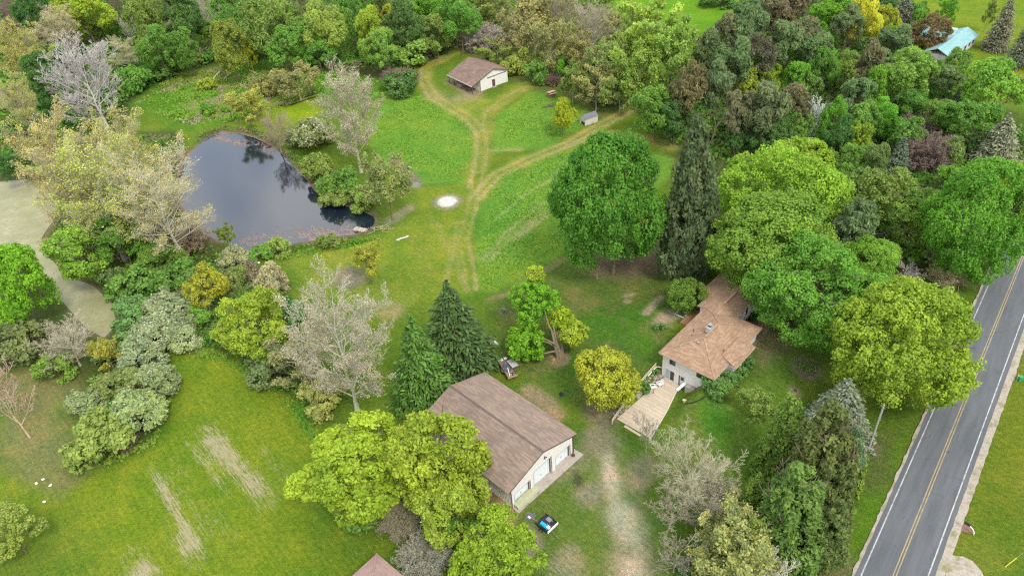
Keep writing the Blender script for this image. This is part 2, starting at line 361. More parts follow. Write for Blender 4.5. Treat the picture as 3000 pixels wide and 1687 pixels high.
    rut(T1[2:11], -1.3, .8, .85); rut(T1[3:11], 1.1, .7, .55); rut(T2, 1.1, .8, .8); rut(T2, -1.0, .9, .9); rut(T2b, .8, .7, .8); rut(T2b, -.7, .7, .6); rut(T3, .9, .7, .5); rut(T1[10:], .9, .6, .7); rut(T1[10:], -.8, .6, .35)
    for q in ([(1420,475),(1340,530),(1280,580),(1215,650)], [(1405,510),(1350,550),(1290,600),(1230,655)], [(1470,385),(1390,440),(1410,470)], [(1390,450),(1320,490),(1250,550)], [(1412,515),(1352,560),(1300,600)]): rut(q, 0, .75, .95, (.33, .345, .15))
    rut([(1100,560),(1135,640),(1120,720)], 0, .9, .35); rut([(1150,560),(1140,640),(1175,730)], 0, .9, .4)
    lay(lm([(1440,640),(1350,690),(1275,740),(1225,755)], 1.1, .6), (.26, .22, .10), .9)
    lay(lm([(1240,378),(1310,377)], 1.2, .6), C_DRY, .6); lay(em(1185, 130, 1.2, .8, .4, 3.0, .9), (.5, .45, .33), .5)
    # driveway and worn earth
    DR = [(1512,1092),(1527,1150),(1535,1210),(1560,1290),(1580,1360),(1590,1449),(1600,1560)]
    reg['drive'] = np.maximum(lm(DR, 4.6, 2.2, 1.2), lm([(1420,1180),(1500,1130),(1530,1150)], 4, 2, 1)); lay(reg['drive'], (.30, .255, .145), .75)
    lay(lm(DR[1:4], 2.1, 1, .7), (.52, .43, .31), .92); lay(lm(DR[3:6], 2.9, 1.3, .9), (.50, .41, .295), .92); lay(em(1570, 1385, 1.3, .8, .6), (.2, .19, .08), .6)
    lay(em(1500, 1110, 2.6, 1.2, .8), (.29, .235, .165), .8); lay(em(1480, 1240, 2, 1, .8), (.34, .265, .18), .8)
    lay(lm([(1330,985),(1370,1010),(1400,1045)], 2.6, 1, .5), (.36, .26, .155), .95); lay(em(1265, 1280, 2.0, .8, .4, 1.3), (.40, .265, .13), .95); lay(em(1225, 1250, 1.6, 1, .5), (.2, .14, .09), .9)
    lay(em(1330, 1365, 1.8, .7, .4, 1.5), (.30, .24, .175), .9); lay(em(1420, 1420, 2.2, 1, 1), (.33, .27, .18), .6); lay(em(1455, 1208, .8, .4, .4, 1.8), (.07, .055, .04), .75)
    lay(lm([(1142,205),(1190,235)], 4.2, 1.6, .8), (.32, .235, .15), .95); lay(em(1175, 245, 4, 2.5, 1), (.32, .25, .15), .5)
    lay(lm([(985,400),(1020,430),(1050,465)], 3.0, .8, .6), (.25, .195, .145), .95); lay(em(1045, 465, 1.2, .5, .4), (.36, .33, .29), .7); lay(lm([(1400,503),(1330,560),(1260,610),(1215,648)], 2.2, 1.2, .5), (.24, .285, .085), .7); lay(pm([(1070,250),(1160,262),(1150,240),(1075,225)], 2, 1), (.30, .24, .15), .35)
    lay(em(1125, 508, 3.1, .6, .5), (.30, .245, .17), .95); lay(em(1125, 507, 2.1, .4, .4), (.74, .71, .68), .95)
    lay(lm([(985,555),(1010,535),(1030,525)], 2.6, 1, .5), (.3, .235, .16), .85); lay(em(1405, 903, 1.8, .4, .3), (.27, .2, .125), .95)
    lay(em(880, 700, 3.6, 1.5, .8), (.24, .2, .145), .9); lay(em(985, 780, 2.5, 1.2, .6), (.33, .26, .15), .6)
    lay(lm([(1660,760),(1625,800)], 1.4, .4, .3), (.37, .29, .19), .95); lay(em(1583, 742, 1.2, .6, .5, .6), (.36, .29, .18), .8); lay(em(1578, 758, .7, .4, .3), (.36, .29, .18), .7)
    lay(em(1665, 812, 1.6, .8, .9), (.4, .31, .22), .85); lay(em(1680, 795, 1.5, .8, .8), (.4, .31, .22), .85)
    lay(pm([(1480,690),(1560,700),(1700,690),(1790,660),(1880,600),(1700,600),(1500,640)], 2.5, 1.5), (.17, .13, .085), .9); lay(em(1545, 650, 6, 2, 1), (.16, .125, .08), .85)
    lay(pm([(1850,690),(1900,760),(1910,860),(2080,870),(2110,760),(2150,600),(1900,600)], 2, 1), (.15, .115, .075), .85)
    lay(em(1270, 785, 1.0, .4, .3), (.26, .2, .15), .7); lay(em(1525, 1030, 3.2, 1.2, .8), (.24, .185, .13), .8); lay(em(1610, 1175, 2.2, 1.2, 1), (.35, .26, .17), .7)
    lay(em(1600, 1215, 1.5, .8, .8), (.36, .27, .18), .7); lay(em(2027, 927, 2.1, .5, .3), (.24, .185, .125), .8); lay(em(2000, 985, 1.0, .5, .4), (.33, .25, .17), .8)
    lay(em(2185, 1120, 1.4, .8, .5), (.24, .175, .12), .7); lay(em(2060, 1430, 3.5, 1.5, 1), (.2, .145, .10), .6)
    # pond margins
    lay(sstep(2.6, .3, dp + (n2 - .5) * 2), C_MUD, .95); lay(sstep(.9, -.4, dp + (n2 - .5) * 1.2), (.33, .24, .175), .75); lay(sstep(-.3, -2.5, dp), (.05, .045, .035))
    lay(sstep(1.6, .2, da + (n2 - .5) * 2), (.2, .16, .09), .9); lay(sstep(0, -2, da), (.1, .09, .05))
    lay((pat[0] > -.2) * (pat[0] < 9.5) * (pat[1] > -.2) * (pat[1] < 25) * 1.0, C_DIRT, .8)
    # dry mown streaks on the lower-left lawn
    ST = np.zeros(X.shape)
    for fp, wid, k in (([(520,1085),(560,1140),(620,1200),(668,1265)], 3.0, .78), ([(470,1110),(530,1180),(590,1270)], 1.1, .6), ([(378,1170),(405,1220),(445,1290),(470,1340),(515,1400)], 1.5, .72), ([(400,1180),(470,1260),(560,1380)], 1.8, .38), ([(430,1160),(480,1230)], 2.6, .4), ([(330,1400),(365,1449),(390,1500)], 3.0, .72), ([(640,1100),(720,1210)], 1.8, .36), ([(500,1250),(560,1330),(610,1390)], 3.2, .36), ([(440,1330),(500,1410)], 2.6, .6), ([(850,1420),(960,1360)], 1.2, .4), ([(690,1150),(760,1250)], 2.5, .3)):
        P = [tuple(at(*q)) for q in fp]; dd_ = seg_dist(X, Y, P); en_ = np.minimum(np.hypot(X - P[0][0], Y - P[0][1]), np.hypot(X - P[-1][0], Y - P[-1][1])); ST = np.maximum(ST, .88 * k * sstep(wid * .95, .0, dd_ + (n2 - .5) * .8) ** .6 * (.5 + .85 * n1) * (.55 + .45 * sstep(-.5, 3.5, en_ - .6)))
    # meadow and yard straw flecks
    ST = np.maximum(ST, .34 * em(1410, 1415, 3, 1.5, 1)); ST = np.maximum(ST, .24 * rv * np.clip((n1 - .5) * 4, 0, 1)); ST = np.maximum(ST, .2 * yard * np.clip(n2 * 1.6, 0, 1))
    A *= np.array([1.1, 1.06, 1.05])
    # mowing lines along the lower-left lawn and drive lines over the meadows
    d0 = np.array(at(668, 1265)) - np.array(at(520, 1085)); ANG = math.atan2(d0[1], d0[0])
    V = np.stack([X, Y, Z], -1).reshape(-1, 3); ny, nx = X.shape
    I = np.arange(ny * nx).reshape(ny, nx); Q = np.stack([I[:-1, :-1], I[:-1, 1:], I[1:, 1:], I[1:, :-1]], -1).reshape(-1, 4)
    # material
    m, nt, b = new_mat('turf and earth'); p = geo_pos(nt)
    va = N(nt, 'ShaderNodeAttribute', attribute_name='alb'); sa = N(nt, 'ShaderNodeAttribute', attribute_name='straw')
    f1 = noise(nt, p, 1.6, 5, .7); f2 = noise(nt, p, 6.0, 4, .75); f3 = noise(nt, p, .35, 3, .6); f4 = noise(nt, p, 1.0, 4, .7, ((.5, 4.5, 1), (0, 0, -ANG)))
    c = mixc(nt, ramp(nt, f1, .32, .68), mixc(nt, 1.0, va.outputs['Color'], (.66, .74, .76), 'MULTIPLY'), mixc(nt, 1.0, va.outputs['Color'], (1.22, 1.2, 1.2), 'MULTIPLY'))
    c = mixc(nt, ramp(nt, f2, .33, .7), mixc(nt, 1.0, c, (.58, .64, .66), 'MULTIPLY'), mixc(nt, 1.0, c, (1.32, 1.3, 1.3), 'MULTIPLY'))
    f5 = noise(nt, p, 1.3, 3, .6, ((.16, 2.2, 1), (0, 0, -ANG))); f6 = noise(nt, p, .11, 5, .6)
    c = mixc(nt, ramp(nt, f5, .36, .64), mixc(nt, 1.0, c, (.84, .9, .9), 'MULTIPLY'), mixc(nt, 1.0, c, (1.12, 1.06, 1.0), 'MULTIPLY'))
    c = mixc(nt, ramp(nt, f6, .38, .62), mixc(nt, 1.0, c, (.80, .93, .85), 'MULTIPLY'), mixc(nt, 1.0, c, (1.14, 1.05, 1.05), 'MULTIPLY'))
    c = mixc(nt, ramp(nt, f3, .35, .65), mixc(nt, 1.0, c, (.86, .95, .95), 'MULTIPLY'), mixc(nt, 1.0, c, (1.12, 1.04, 1.0), 'MULTIPLY'))
    mth = N(nt, 'ShaderNodeMath', operation='ADD'); m2 = N(nt, 'ShaderNodeMath', operation='MULTIPLY'); m2.inputs[1].default_value = .55
    nt.links.new(f2, m2.inputs[0]); nt.links.new(m2.outputs[0], mth.inputs[0]); nt.links.new(f4, mth.inputs[1])
    m3 = N(nt, 'ShaderNodeMath', operation='MULTIPLY_ADD'); m3.inputs[1].default_value = 1.0; m4 = N(nt, 'ShaderNodeMath', operation='MULTIPLY'); m4.inputs[1].default_value = .5; nt.links.new(m3.outputs[0], m4.inputs[0]); nt.links.new(sa.outputs['Fac'], m3.inputs[0]); m5 = N(nt, 'ShaderNodeMath', operation='MULTIPLY_ADD'); m5.inputs[1].default_value = .7; nt.links.new(f4, m5.inputs[0]); nt.links.new(mth.outputs[0], m5.inputs[2]); nt.links.new(m5.outputs[0], m3.inputs[2])
    c = mixc(nt, ramp(nt, m4.outputs[0], .73, .88), c, (.40, .35, .20))
    nt.links.new(c, b.inputs['Base Color']); b.inputs['Roughness'].default_value = 1; b.inputs['Specular IOR Level'].default_value = .05
    hs = N(nt, 'ShaderNodeMath', operation='ADD'); nt.links.new(f1, hs.inputs[0]); nt.links.new(f2, hs.inputs[1]); bump(nt, b, hs.outputs[0], 1.0, .3)
    # one surface, cut along the kinds of ground
    fc = lambda a: a.reshape(-1)[Q].mean(1)
    kind = np.zeros(len(Q), int)
    for i, k in enumerate(('forest', 'meadow', 'lawn', 'lawn2', 'track', 'drive')): kind[fc(reg[k]) > .5] = i + 1
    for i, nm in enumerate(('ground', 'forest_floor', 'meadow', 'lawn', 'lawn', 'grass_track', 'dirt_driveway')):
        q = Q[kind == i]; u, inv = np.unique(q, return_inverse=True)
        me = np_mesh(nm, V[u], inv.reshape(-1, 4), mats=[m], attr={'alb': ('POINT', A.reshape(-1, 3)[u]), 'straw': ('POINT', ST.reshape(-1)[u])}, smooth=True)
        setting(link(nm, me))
    return reg
ground()

def water(name, pts, z, mat):
    c = np.mean(pts, 0); P = [tuple(c + (np.array(p) - c) * 1.05) for p in pts]
    b = MB(); b.add([(x, y, z) for x, y in P], [tuple(range(len(P)))]); return setting(b.build(name, mat))
mW, nt, b = new_mat('dark pond water'); p = geo_pos(nt)
b.inputs['Base Color'].default_value = (.010, .016, .026, 1); b.inputs['Roughness'].default_value = .07; b.inputs['IOR'].default_value = 1.72
b.inputs['Specular IOR Level'].default_value = .62
bump(nt, b, noise(nt, p, .9, 3, .5), .06, .05); water('pond', POND, -.35, mW)
mA, nt, b = new_mat('algae covered water'); p = geo_pos(nt); n = noise(nt, p, .25, 5, .65); n2 = noise(nt, p, 1.4, 4, .7)
c = mixc(nt, ramp(nt, n, .35, .62), (.315, .295, .16), (.225, .23, .09)); c = mixc(nt, ramp(nt, n2, .46, .66), c, (.22, .20, .125))
nt.links.new(c, b.inputs['Base Color']); b.inputs['Roughness'].default_value = .5; b.inputs['Specular IOR Level'].default_value = .4
water('algae_pond', ALGAE, -.3, mA)

# ------------------------------------------------------------------ road
def road():
    A0 = np.array([39.1, 43.0]); B0 = np.array([78.5, 91.5])
    L0, L1 = np.array(at(2522 / PX, 1687 / PX)), np.array(at(2723 / PX, 1229 / PX))       # left white line
    d = (L1 - L0) / np.hypot(*(L1 - L0)); nrm = np.array([d[1], -d[0]])                     # towards the right-hand side
    def pt(s, t): q = L0 + d * s + nrm * t; return float(q[0]), float(q[1])
    m, nt, b = new_mat('asphalt'); p = geo_pos(nt); ang = math.atan2(d[1], d[0])
    n1 = noise(nt, p, .12, 4, .6, ((1, 9, 1), (0, 0, -ang))); n2 = noise(nt, p, 9, 3, .7); n3 = noise(nt, p, .5, 4, .6)
    c = mixc(nt, ramp(nt, n1, .35, .66), (.077, .083, .089), (.108, .112, .115)); c = mixc(nt, ramp(nt, n2, .3, .7), c, mixc(nt, 1.0, c, (1.18, 1.18, 1.17), 'MULTIPLY'))
    vr = N(nt, 'ShaderNodeTexVoronoi', feature='DISTANCE_TO_EDGE'); vr.inputs['Scale'].default_value = .22; vr.inputs['Randomness'].default_value = 1
    mp = N(nt, 'ShaderNodeVectorMath', operation='ADD'); nn = N(nt, 'ShaderNodeTexNoise'); nn.inputs['Scale'].default_value = .6; nt.links.new(p, nn.inputs[0])
    sc = N(nt, 'ShaderNodeVectorMath', operation='SCALE'); sc.inputs['Scale'].default_value = 2.4; nt.links.new(nn.outputs['Color'], sc.inputs[0]); nt.links.new(p, mp.inputs[0]); nt.links.new(sc.outputs[0], mp.inputs[1]); nt.links.new(mp.outputs[0], vr.inputs['Vector'])
    c = mixc(nt, ramp(nt, vr.outputs['Distance'], .004, .012, (1, 1, 1), (0, 0, 0)), c, mixc(nt, ramp(nt, n3, .42, .58), c, (.068, .068, .07)))
    nt.links.new(c, b.inputs['Base Color']); b.inputs['Roughness'].default_value = .85; bump(nt, b, n2, .25, .02)
    def strip(name, s0, s1, t0, t1, z, mat, wob=0.0, step=6.0, seed=1):
        n = max(2, int((s1 - s0) / step)); B_ = MB(); V = []; rg = random.Random(seed)
        for i in range(n + 1):
            s = s0 + (s1 - s0) * i / n
            V += [(*pt(s, t0 - rg.uniform(0, wob)), z), (*pt(s, t1 + rg.uniform(0, wob)), z)]
        B_.add(V, [(2 * i, 2 * i + 1, 2 * i + 3, 2 * i + 2) for i in range(n)]); return B_.build(name, mat)
    sm, nt, b = new_mat('gravel shoulder'); p = geo_pos(nt); n = noise(nt, p, 3.5, 5, .75); n2 = noise(nt, p, .5, 4, .7)
    c = mixc(nt, ramp(nt, n, .3, .7), (.25, .21, .16), (.44, .38, .31)); c = mixc(nt, ramp(nt, n2, .52, .66), c, (.2, .19, .085)); nt.links.new(c, b.inputs['Base Color']); b.inputs['Roughness'].default_value = 1; bump(nt, b, n, .6, .05)
    W_ = 6.13
    gs = strip('gravel_shoulder', -30, 700, W_ + .3, W_ + 1.45, .112, sm, .16, .8, 3); setting(gs)
    gl = strip('gravel_shoulder', -30, 700, -.85, -.35, .112, sm, .18, .8, 4); setting(gl)
    setting(strip('road', -40, 900, -.55, W_ + .55, .122, m, .09, 1.1, 5))
    pw = plain('white line paint', (.46, .46, .44), .7, .14, 3, dirt=((.22, .22, .22), 1.6, .5)); py = plain('yellow line paint', (.40, .30, .13), .7, .15, 3, dirt=((.22, .2, .15), 1.2, .5))
    setting(strip('edge_line', -30, 700, -.07, .07, .128, pw)); setting(strip('edge_line', -30, 700, W_ - .07, W_ + .07, .128, pw))
    mid = W_ * .5
    setting(strip('centre_line', -30, 700, mid - .21, mid - .09, .128, py)); setting(strip('centre_line', -30, 700, mid + .09, mid + .21, .128, py))
    # gravel drive entrance on the right, lower corner
    P = [at(*q) for q in ((2391,1395),(2402,1398),(2422,1400),(2445,1411),(2468,1436),(2484,1470),(2490,1520),(2360,1520))]
    e = MB(); e.add([(x, y, .108) for x, y in P], [tuple(range(len(P)))]); setting(e.build('gravel_driveway', sm))
    return pt
rpt = road()

# ------------------------------------------------------------------ plants: prototypes
def unit(a): return a / (np.linalg.norm(a, axis=-1, keepdims=True) + 1e-9)
def rdir(R, n): return unit(R.normal(size=(n, 3)))
def leaves(R, C, Nn, size, elong=1.35, along=None):
    n = len(C); size = np.broadcast_to(size, (n,))[:, None]
    t = rdir(R, n) if along is None else along
    t = unit(t - Nn * (t * Nn).sum(-1, keepdims=True)); s = np.cross(Nn, t)
    V = np.stack([C + t * size * elong * .5, C + s * size * .5 + t * size * .05, C - t * size * elong * .5, C - s * size * .5 + t * size * .05], 1).reshape(-1, 3)
    return V, np.arange(4 * n).reshape(-1, 4)
def lobes(R, D, k=9, lo=.74, amp=.32, sharp=7):
    L = rdir(R, k); L[:, 2] = L[:, 2] * .8 + .15; L = unit(L); A = .55 + .45 * R.rand(k)
    L2 = rdir(R, 34)
    return lo + amp * (A * np.exp(sharp * ((D @ L.T) - 1))).max(1) + .10 * np.exp(38 * ((D @ L2.T) - 1)).max(1)
def puff_crown(R, a, b, zc, K, rp, nl, ls, elong=1.35, zmin=-.72, inner=.45, cone=0.0, up=.45, jit=.55, squash=1.0, shell=2.2, lob=(9, .74, .32, 7)):
    D = rdir(R, K * 3); D = D[D[:, 2] > zmin][:K]; K = len(D)
    rr = (inner + (1 - inner) * R.rand(K) ** (1 / shell)) * lobes(R, D, *lob)
    P = D * rr[:, None] * np.array([a - rp * .6, a - rp * .6, b - rp * .6])
    if cone: 
        h = 1 - np.sqrt(1 - R.rand(K) * .995); az = R.rand(K) * 6.283; rd = a * ((1 - h) ** .78 * .93 + .035) * (.6 + .4 * R.rand(K) ** .5) * (lobes(R, unit(np.stack([np.cos(az), np.sin(az), h * 1.6 - .8], -1)), 18, .72, .34, 16)); P = np.stack([np.cos(az) * rd, np.sin(az) * rd, (h * 2 - 1) * (b - .3)], -1); D = unit(P * np.array([1, 1, .25]) + np.array([0, 0, .2]))
    P[:, 2] += zc
    pv = R.rand(K)
    Cn = np.repeat(P, nl, 0); Do = np.repeat(unit(D * np.array([1, 1, 1.0])), nl, 0)
    O = unit(R.normal(size=Cn.shape) + .55 * Do + np.array([0, 0, up])); rad = rp * (.7 + .6 * np.repeat(R.rand(K), nl)) * (.55 + .5 * R.rand(len(Cn)) ** .6)
    C = Cn + O * rad[:, None] * np.array([1, 1, squash])
    Nn = unit(O + jit * R.normal(size=C.shape))
    V, Q = leaves(R, C, Nn, ls * (.7 + .6 * R.rand(len(C))), elong)
    v = np.clip(.55 * np.repeat(pv, nl) + .45 * R.rand(len(C)), 0, 1)
    return V, Q, v, P
def clump_crown(R, a, b, zc, M, K, rp, nl, ls, elong=1.3, rc=(.3, .46), up=.4, jit=.6, flat=.85, zlow=-.8):
    # limbs first: M big clumps of foliage, then puffs on their outer sides, then leaves on the puffs
    D = rdir(R, M * 3); D = D[D[:, 2] > zlow][:M]; rk = rc[0] + (rc[1] - rc[0]) * R.rand(len(D)); fr = np.clip((1.02 - rk) * (.72 + .34 * R.rand(len(D))), .25, .8)
    CC = D * fr[:, None]; CC = np.concatenate([CC, [[0, 0, .1]]]); rk = np.concatenate([rk, [.5]]); cv = R.rand(len(CC))
    k = R.choice(len(CC), K * 3, p=rk ** 2 / (rk ** 2).sum()); d = unit(rdir(R, K * 3) + .55 * unit(CC[k] + 1e-6) + np.array([0, 0, .25]))
    P = CC[k] + d * (rk[k] * (.8 + .25 * R.rand(len(k))))[:, None] * np.array([1, 1, flat])
    dist = np.linalg.norm((P[:, None] - CC[None]) / np.array([1, 1, flat]), axis=2) / rk[None]; dist[np.arange(len(k)), k] = 9
    ok = dist.min(1) > .82; P, d, k = P[ok][:K], d[ok][:K], k[ok][:K]; K = len(P)
    P = P * np.array([a, a, b]); P[:, 2] += zc; pv = np.clip(.55 * cv[k] + .45 * R.rand(K), 0, 1)
    Cn = np.repeat(P, nl, 0); Do = np.repeat(d, nl, 0); sz = np.repeat(.6 + .75 * R.rand(K), nl)
    O = unit(R.normal(size=Cn.shape) + .5 * Do + np.array([0, 0, up])); C = Cn + O * (rp * sz * (.35 + .7 * R.rand(len(Cn)) ** .6))[:, None]
    V, Q = leaves(R, C, unit(O + jit * R.normal(size=C.shape)), ls * (.55 + .85 * R.rand(len(C))), elong)
    return V, Q, np.clip(.6 * np.repeat(pv, nl) + .4 * R.rand(len(C)), 0, 1), P
class Skel:
    def __init__(s): s.p0 = []; s.p1 = []; s.r0 = []; s.r1 = []; s.lv = []
    def add(s, P, rad, lv):                                  # P (n, k, 3), rad (n, k)
        s.p0.append(P[:, :-1].reshape(-1, 3)); s.p1.append(P[:, 1:].reshape(-1, 3)); s.r0.append(rad[:, :-1].ravel()); s.r1.append(rad[:, 1:].ravel()); s.lv.append(np.full(P.shape[0] * (P.shape[1] - 1), lv))
    def cat(s): return [np.concatenate(x) for x in (s.p0, s.p1, s.r0, s.r1, s.lv)]
def grow(R, H, a, cl, n=(14, 8, 6, 4), r0=None, rise=.6, droop=0.0, stems=1, trunk_top=.78, spread=1.0, twig=.022, wob=.05, lens=(1.0, .5, .48, .5), swirl=.9):
    S = Skel(); r0 = r0 or H * .0125; kk = 8
    t = np.linspace(0, 1, kk)
    TR = np.zeros((stems, kk, 3)); 
    for i in range(stems):
        ln = (R.rand(2) - .5) * (.12 if stems == 1 else .75) * H * .5; wv = np.cumsum(R.normal(size=(kk, 2)) * wob * H / kk, 0)
        TR[i, :, 0] = ln[0] * t ** 1.2 + wv[:, 0] - wv[0, 0]; TR[i, :, 1] = ln[1] * t ** 1.2 + wv[:, 1] - wv[0, 1]; TR[i, :, 2] = t * H * trunk_top
    rt = r0 * (1 - .82 * t) * (1 + .5 * np.exp(-t * 18)); S.add(TR, np.repeat(rt[None], stems, 0) / (stems ** .45), 0)
    par, prad = TR, np.repeat(rt[None], stems, 0) / (stems ** .45); tips = [TR[:, -1]]
    for lv, cnt in enumerate(n):
        if not cnt: break
        np_, k, _ = par.shape; m = np_ * cnt
        lo = cl * .95 / trunk_top if lv == 0 else .22
        tt = lo + (1 - lo) * ((np.arange(cnt)[None] + R.rand(np_, cnt)) / cnt); tt = np.clip(tt, 0, .999)
        f = tt * (k - 1); i0 = f.astype(int); fr = f - i0; pi = np.arange(np_)[:, None]
        st = (par[pi, i0] * (1 - fr[..., None]) + par[pi, i0 + 1] * fr[..., None]).reshape(m, 3)
        pd = unit(par[pi, i0 + 1] - par[pi, i0]).reshape(m, 3); pr = (prad[pi, i0] * (1 - fr) + prad[pi, i0 + 1] * fr).reshape(m)
        az = (np.arange(cnt)[None] * 2.399 + R.rand(np_, 1) * 6.28 + R.normal(size=(np_, cnt)) * .35).reshape(m)
        if lv == 0:
            el = rise + .25 * R.normal(size=m) * .6 + .35 * (tt.reshape(m) - .6)
            d = np.stack([np.cos(az) * np.cos(el), np.sin(az) * np.cos(el), np.sin(el)], -1)
            hz = st[:, 2] / H; prof = np.sqrt(np.clip(1 - ((hz - (cl + (1 - cl) * .35)) / (1 - cl * .6)) ** 2, .08, 1))
            L = a * spread * prof * (.75 + .35 * R.rand(m))
        else:
            u = unit(np.cross(pd, rdir(R, m))); d = unit(pd * .75 + u * swirl * (.6 + .6 * R.rand(m))[:, None] + np.array([0, 0, .28 - droop]))
            L = np.repeat(Lp, cnt) * lens[lv] * (1.1 - .65 * tt.reshape(m)) * (.7 + .6 * R.rand(m))
        k2 = (6, 4, 3, 2, 2)[lv]; s = np.linspace(0, 1, k2)
        bend = np.array([0, 0, 1.0]) * (.3 - droop * 1.4) if lv < 2 else np.array([0, 0, 1.0]) * (.12 - droop * 2)
        P = st[:, None] + d[:, None] * (L[:, None] * s)[..., None] + bend * (L[:, None] * s ** 2)[..., None]
        P += np.cumsum(R.normal(size=P.shape) * (.05 * L / k2)[:, None, None], 1) * (s > 0)[None, :, None]
        rs = np.minimum(pr * .62, np.maximum(L * .02, twig)); rad = np.maximum(rs[:, None] * (1 - .75 * s), twig * (.9 if lv < 3 else .6))
        S.add(P, rad, lv + 1); par, prad, Lp = P, rad, L; tips.append(P[:, -1]); last = P
    p0, p1, q0, q1, lv = S.cat()
    sc = H / max(p1[:, 2].max(), 1e-3); rad = np.quantile(np.hypot(p1[:, 0], p1[:, 1]), .985); sx = a / rad
    # fit the crown to its height and width without moving the foot of the trunk
    for A_ in (p0, p1, last.reshape(-1, 3)):
        A_[:, 2] *= sc; A_[:, :2] *= 1 + (sx - 1) * np.clip(A_[:, 2:3] / (H * max(cl, .15)), 0, 1)
    return p0, p1, q0, q1, lv, last
def tubes(p0, p1, r0, r1, sides):
    d = unit(p1 - p0); u = np.where(np.abs(d[:, 2:3]) < .9, np.array([[0, 0, 1.0]]), np.array([[1.0, 0, 0]])); r = unit(np.cross(d, u)); u = np.cross(r, d)
    an = np.arange(sides) * 2 * np.pi / sides
    ring = r[:, None] * np.cos(an)[None, :, None] + u[:, None] * np.sin(an)[None, :, None]
    V = np.concatenate([p0[:, None] + ring * r0[:, None, None], p1[:, None] + ring * r1[:, None, None]], 1).reshape(-1, 3)
    k = np.arange(sides); f = np.stack([k, (k + 1) % sides, sides + (k + 1) % sides, sides + k], -1)
    Q = (np.arange(len(p0)) * 2 * sides)[:, None, None] + f[None]; return V, Q.reshape(-1, 4)
def skel_mesh(name, sk, split=99):
    p0, p1, r0, r1, lv = sk[:5]; Vs = []; Qs = []; o = 0
    for sel, sides in ((lv == 0, 7), (lv == 1, 5), (lv >= 2, 3)):
        if sel.any():
            V, Q = tubes(p0[sel], p1[sel], r0[sel], r1[sel], sides); Vs.append(V); Qs.append(Q + o); o += len(V)
    return np_mesh(name, np.concatenate(Vs), np.concatenate(Qs), mats=[M_BARK], smooth=True)
def leaf_mesh(name, V, Q, v, mat=None): return np_mesh(name, V, Q, mats=[mat or M_LEAF], attr={'v': ('FACE', v)})

PROTO = {}
def proto(kind, a, H, cl, parts): PROTO.setdefault(kind, []).append(dict(a=a, H=H, cl=cl, parts=parts))
def p_tree(kind, seed, a, H, cl, K, rp, nl, ls, sk=(9, 5, 0), stems=1, M=0, **kw):
    R = np.random.RandomState(seed); b = H * (1 - cl) / 2
    V, Q, v, P = clump_crown(R, a, b, H - b, M, K, rp, nl, ls, **kw) if M else puff_crown(R, a, b, H - b, K, rp, nl, ls, **kw)
    V[:, 2] = np.maximum(V[:, 2], .1)
    s = grow(R, H * .93, a * .8, max(cl, .12), n=sk, stems=stems, twig=.035)
    proto(kind, a, H, cl, [('trunk', skel_mesh('trunk', s), 'bark'), ('crown', leaf_mesh('crown', V, Q, v), 'leaf')])
def p_twig(kind, seed, a, H, cl, n, budn, buds, spread=.25, **kw):
    R = np.random.RandomState(seed); s = grow(R, H, a, cl, n=n, **kw); parts = [('trunk', skel_mesh('trunk', s), 'bark')]
    if budn:
        last = s[5]; m = len(last) * budn; t = R.rand(m) ** .6; pi = np.repeat(np.arange(len(last)), budn)
        C = last[pi, 0] * (1 - t)[:, None] + last[pi, -1] * t[:, None] + R.normal(size=(m, 3)) * spread
        V, Q = leaves(R, C, unit(R.normal(size=C.shape) + np.array([0, 0, .6])), buds * (.6 + .8 * R.rand(m)), 1.5)
        cv = np.repeat(R.rand(len(last) // 24 + 1), 24 * budn)[:m]
        parts.append(('crown', leaf_mesh('crown', V, Q, np.clip(.6 * cv + .4 * R.rand(m), 0, 1)), 'leaf'))
    proto(kind, a, H, cl, parts)
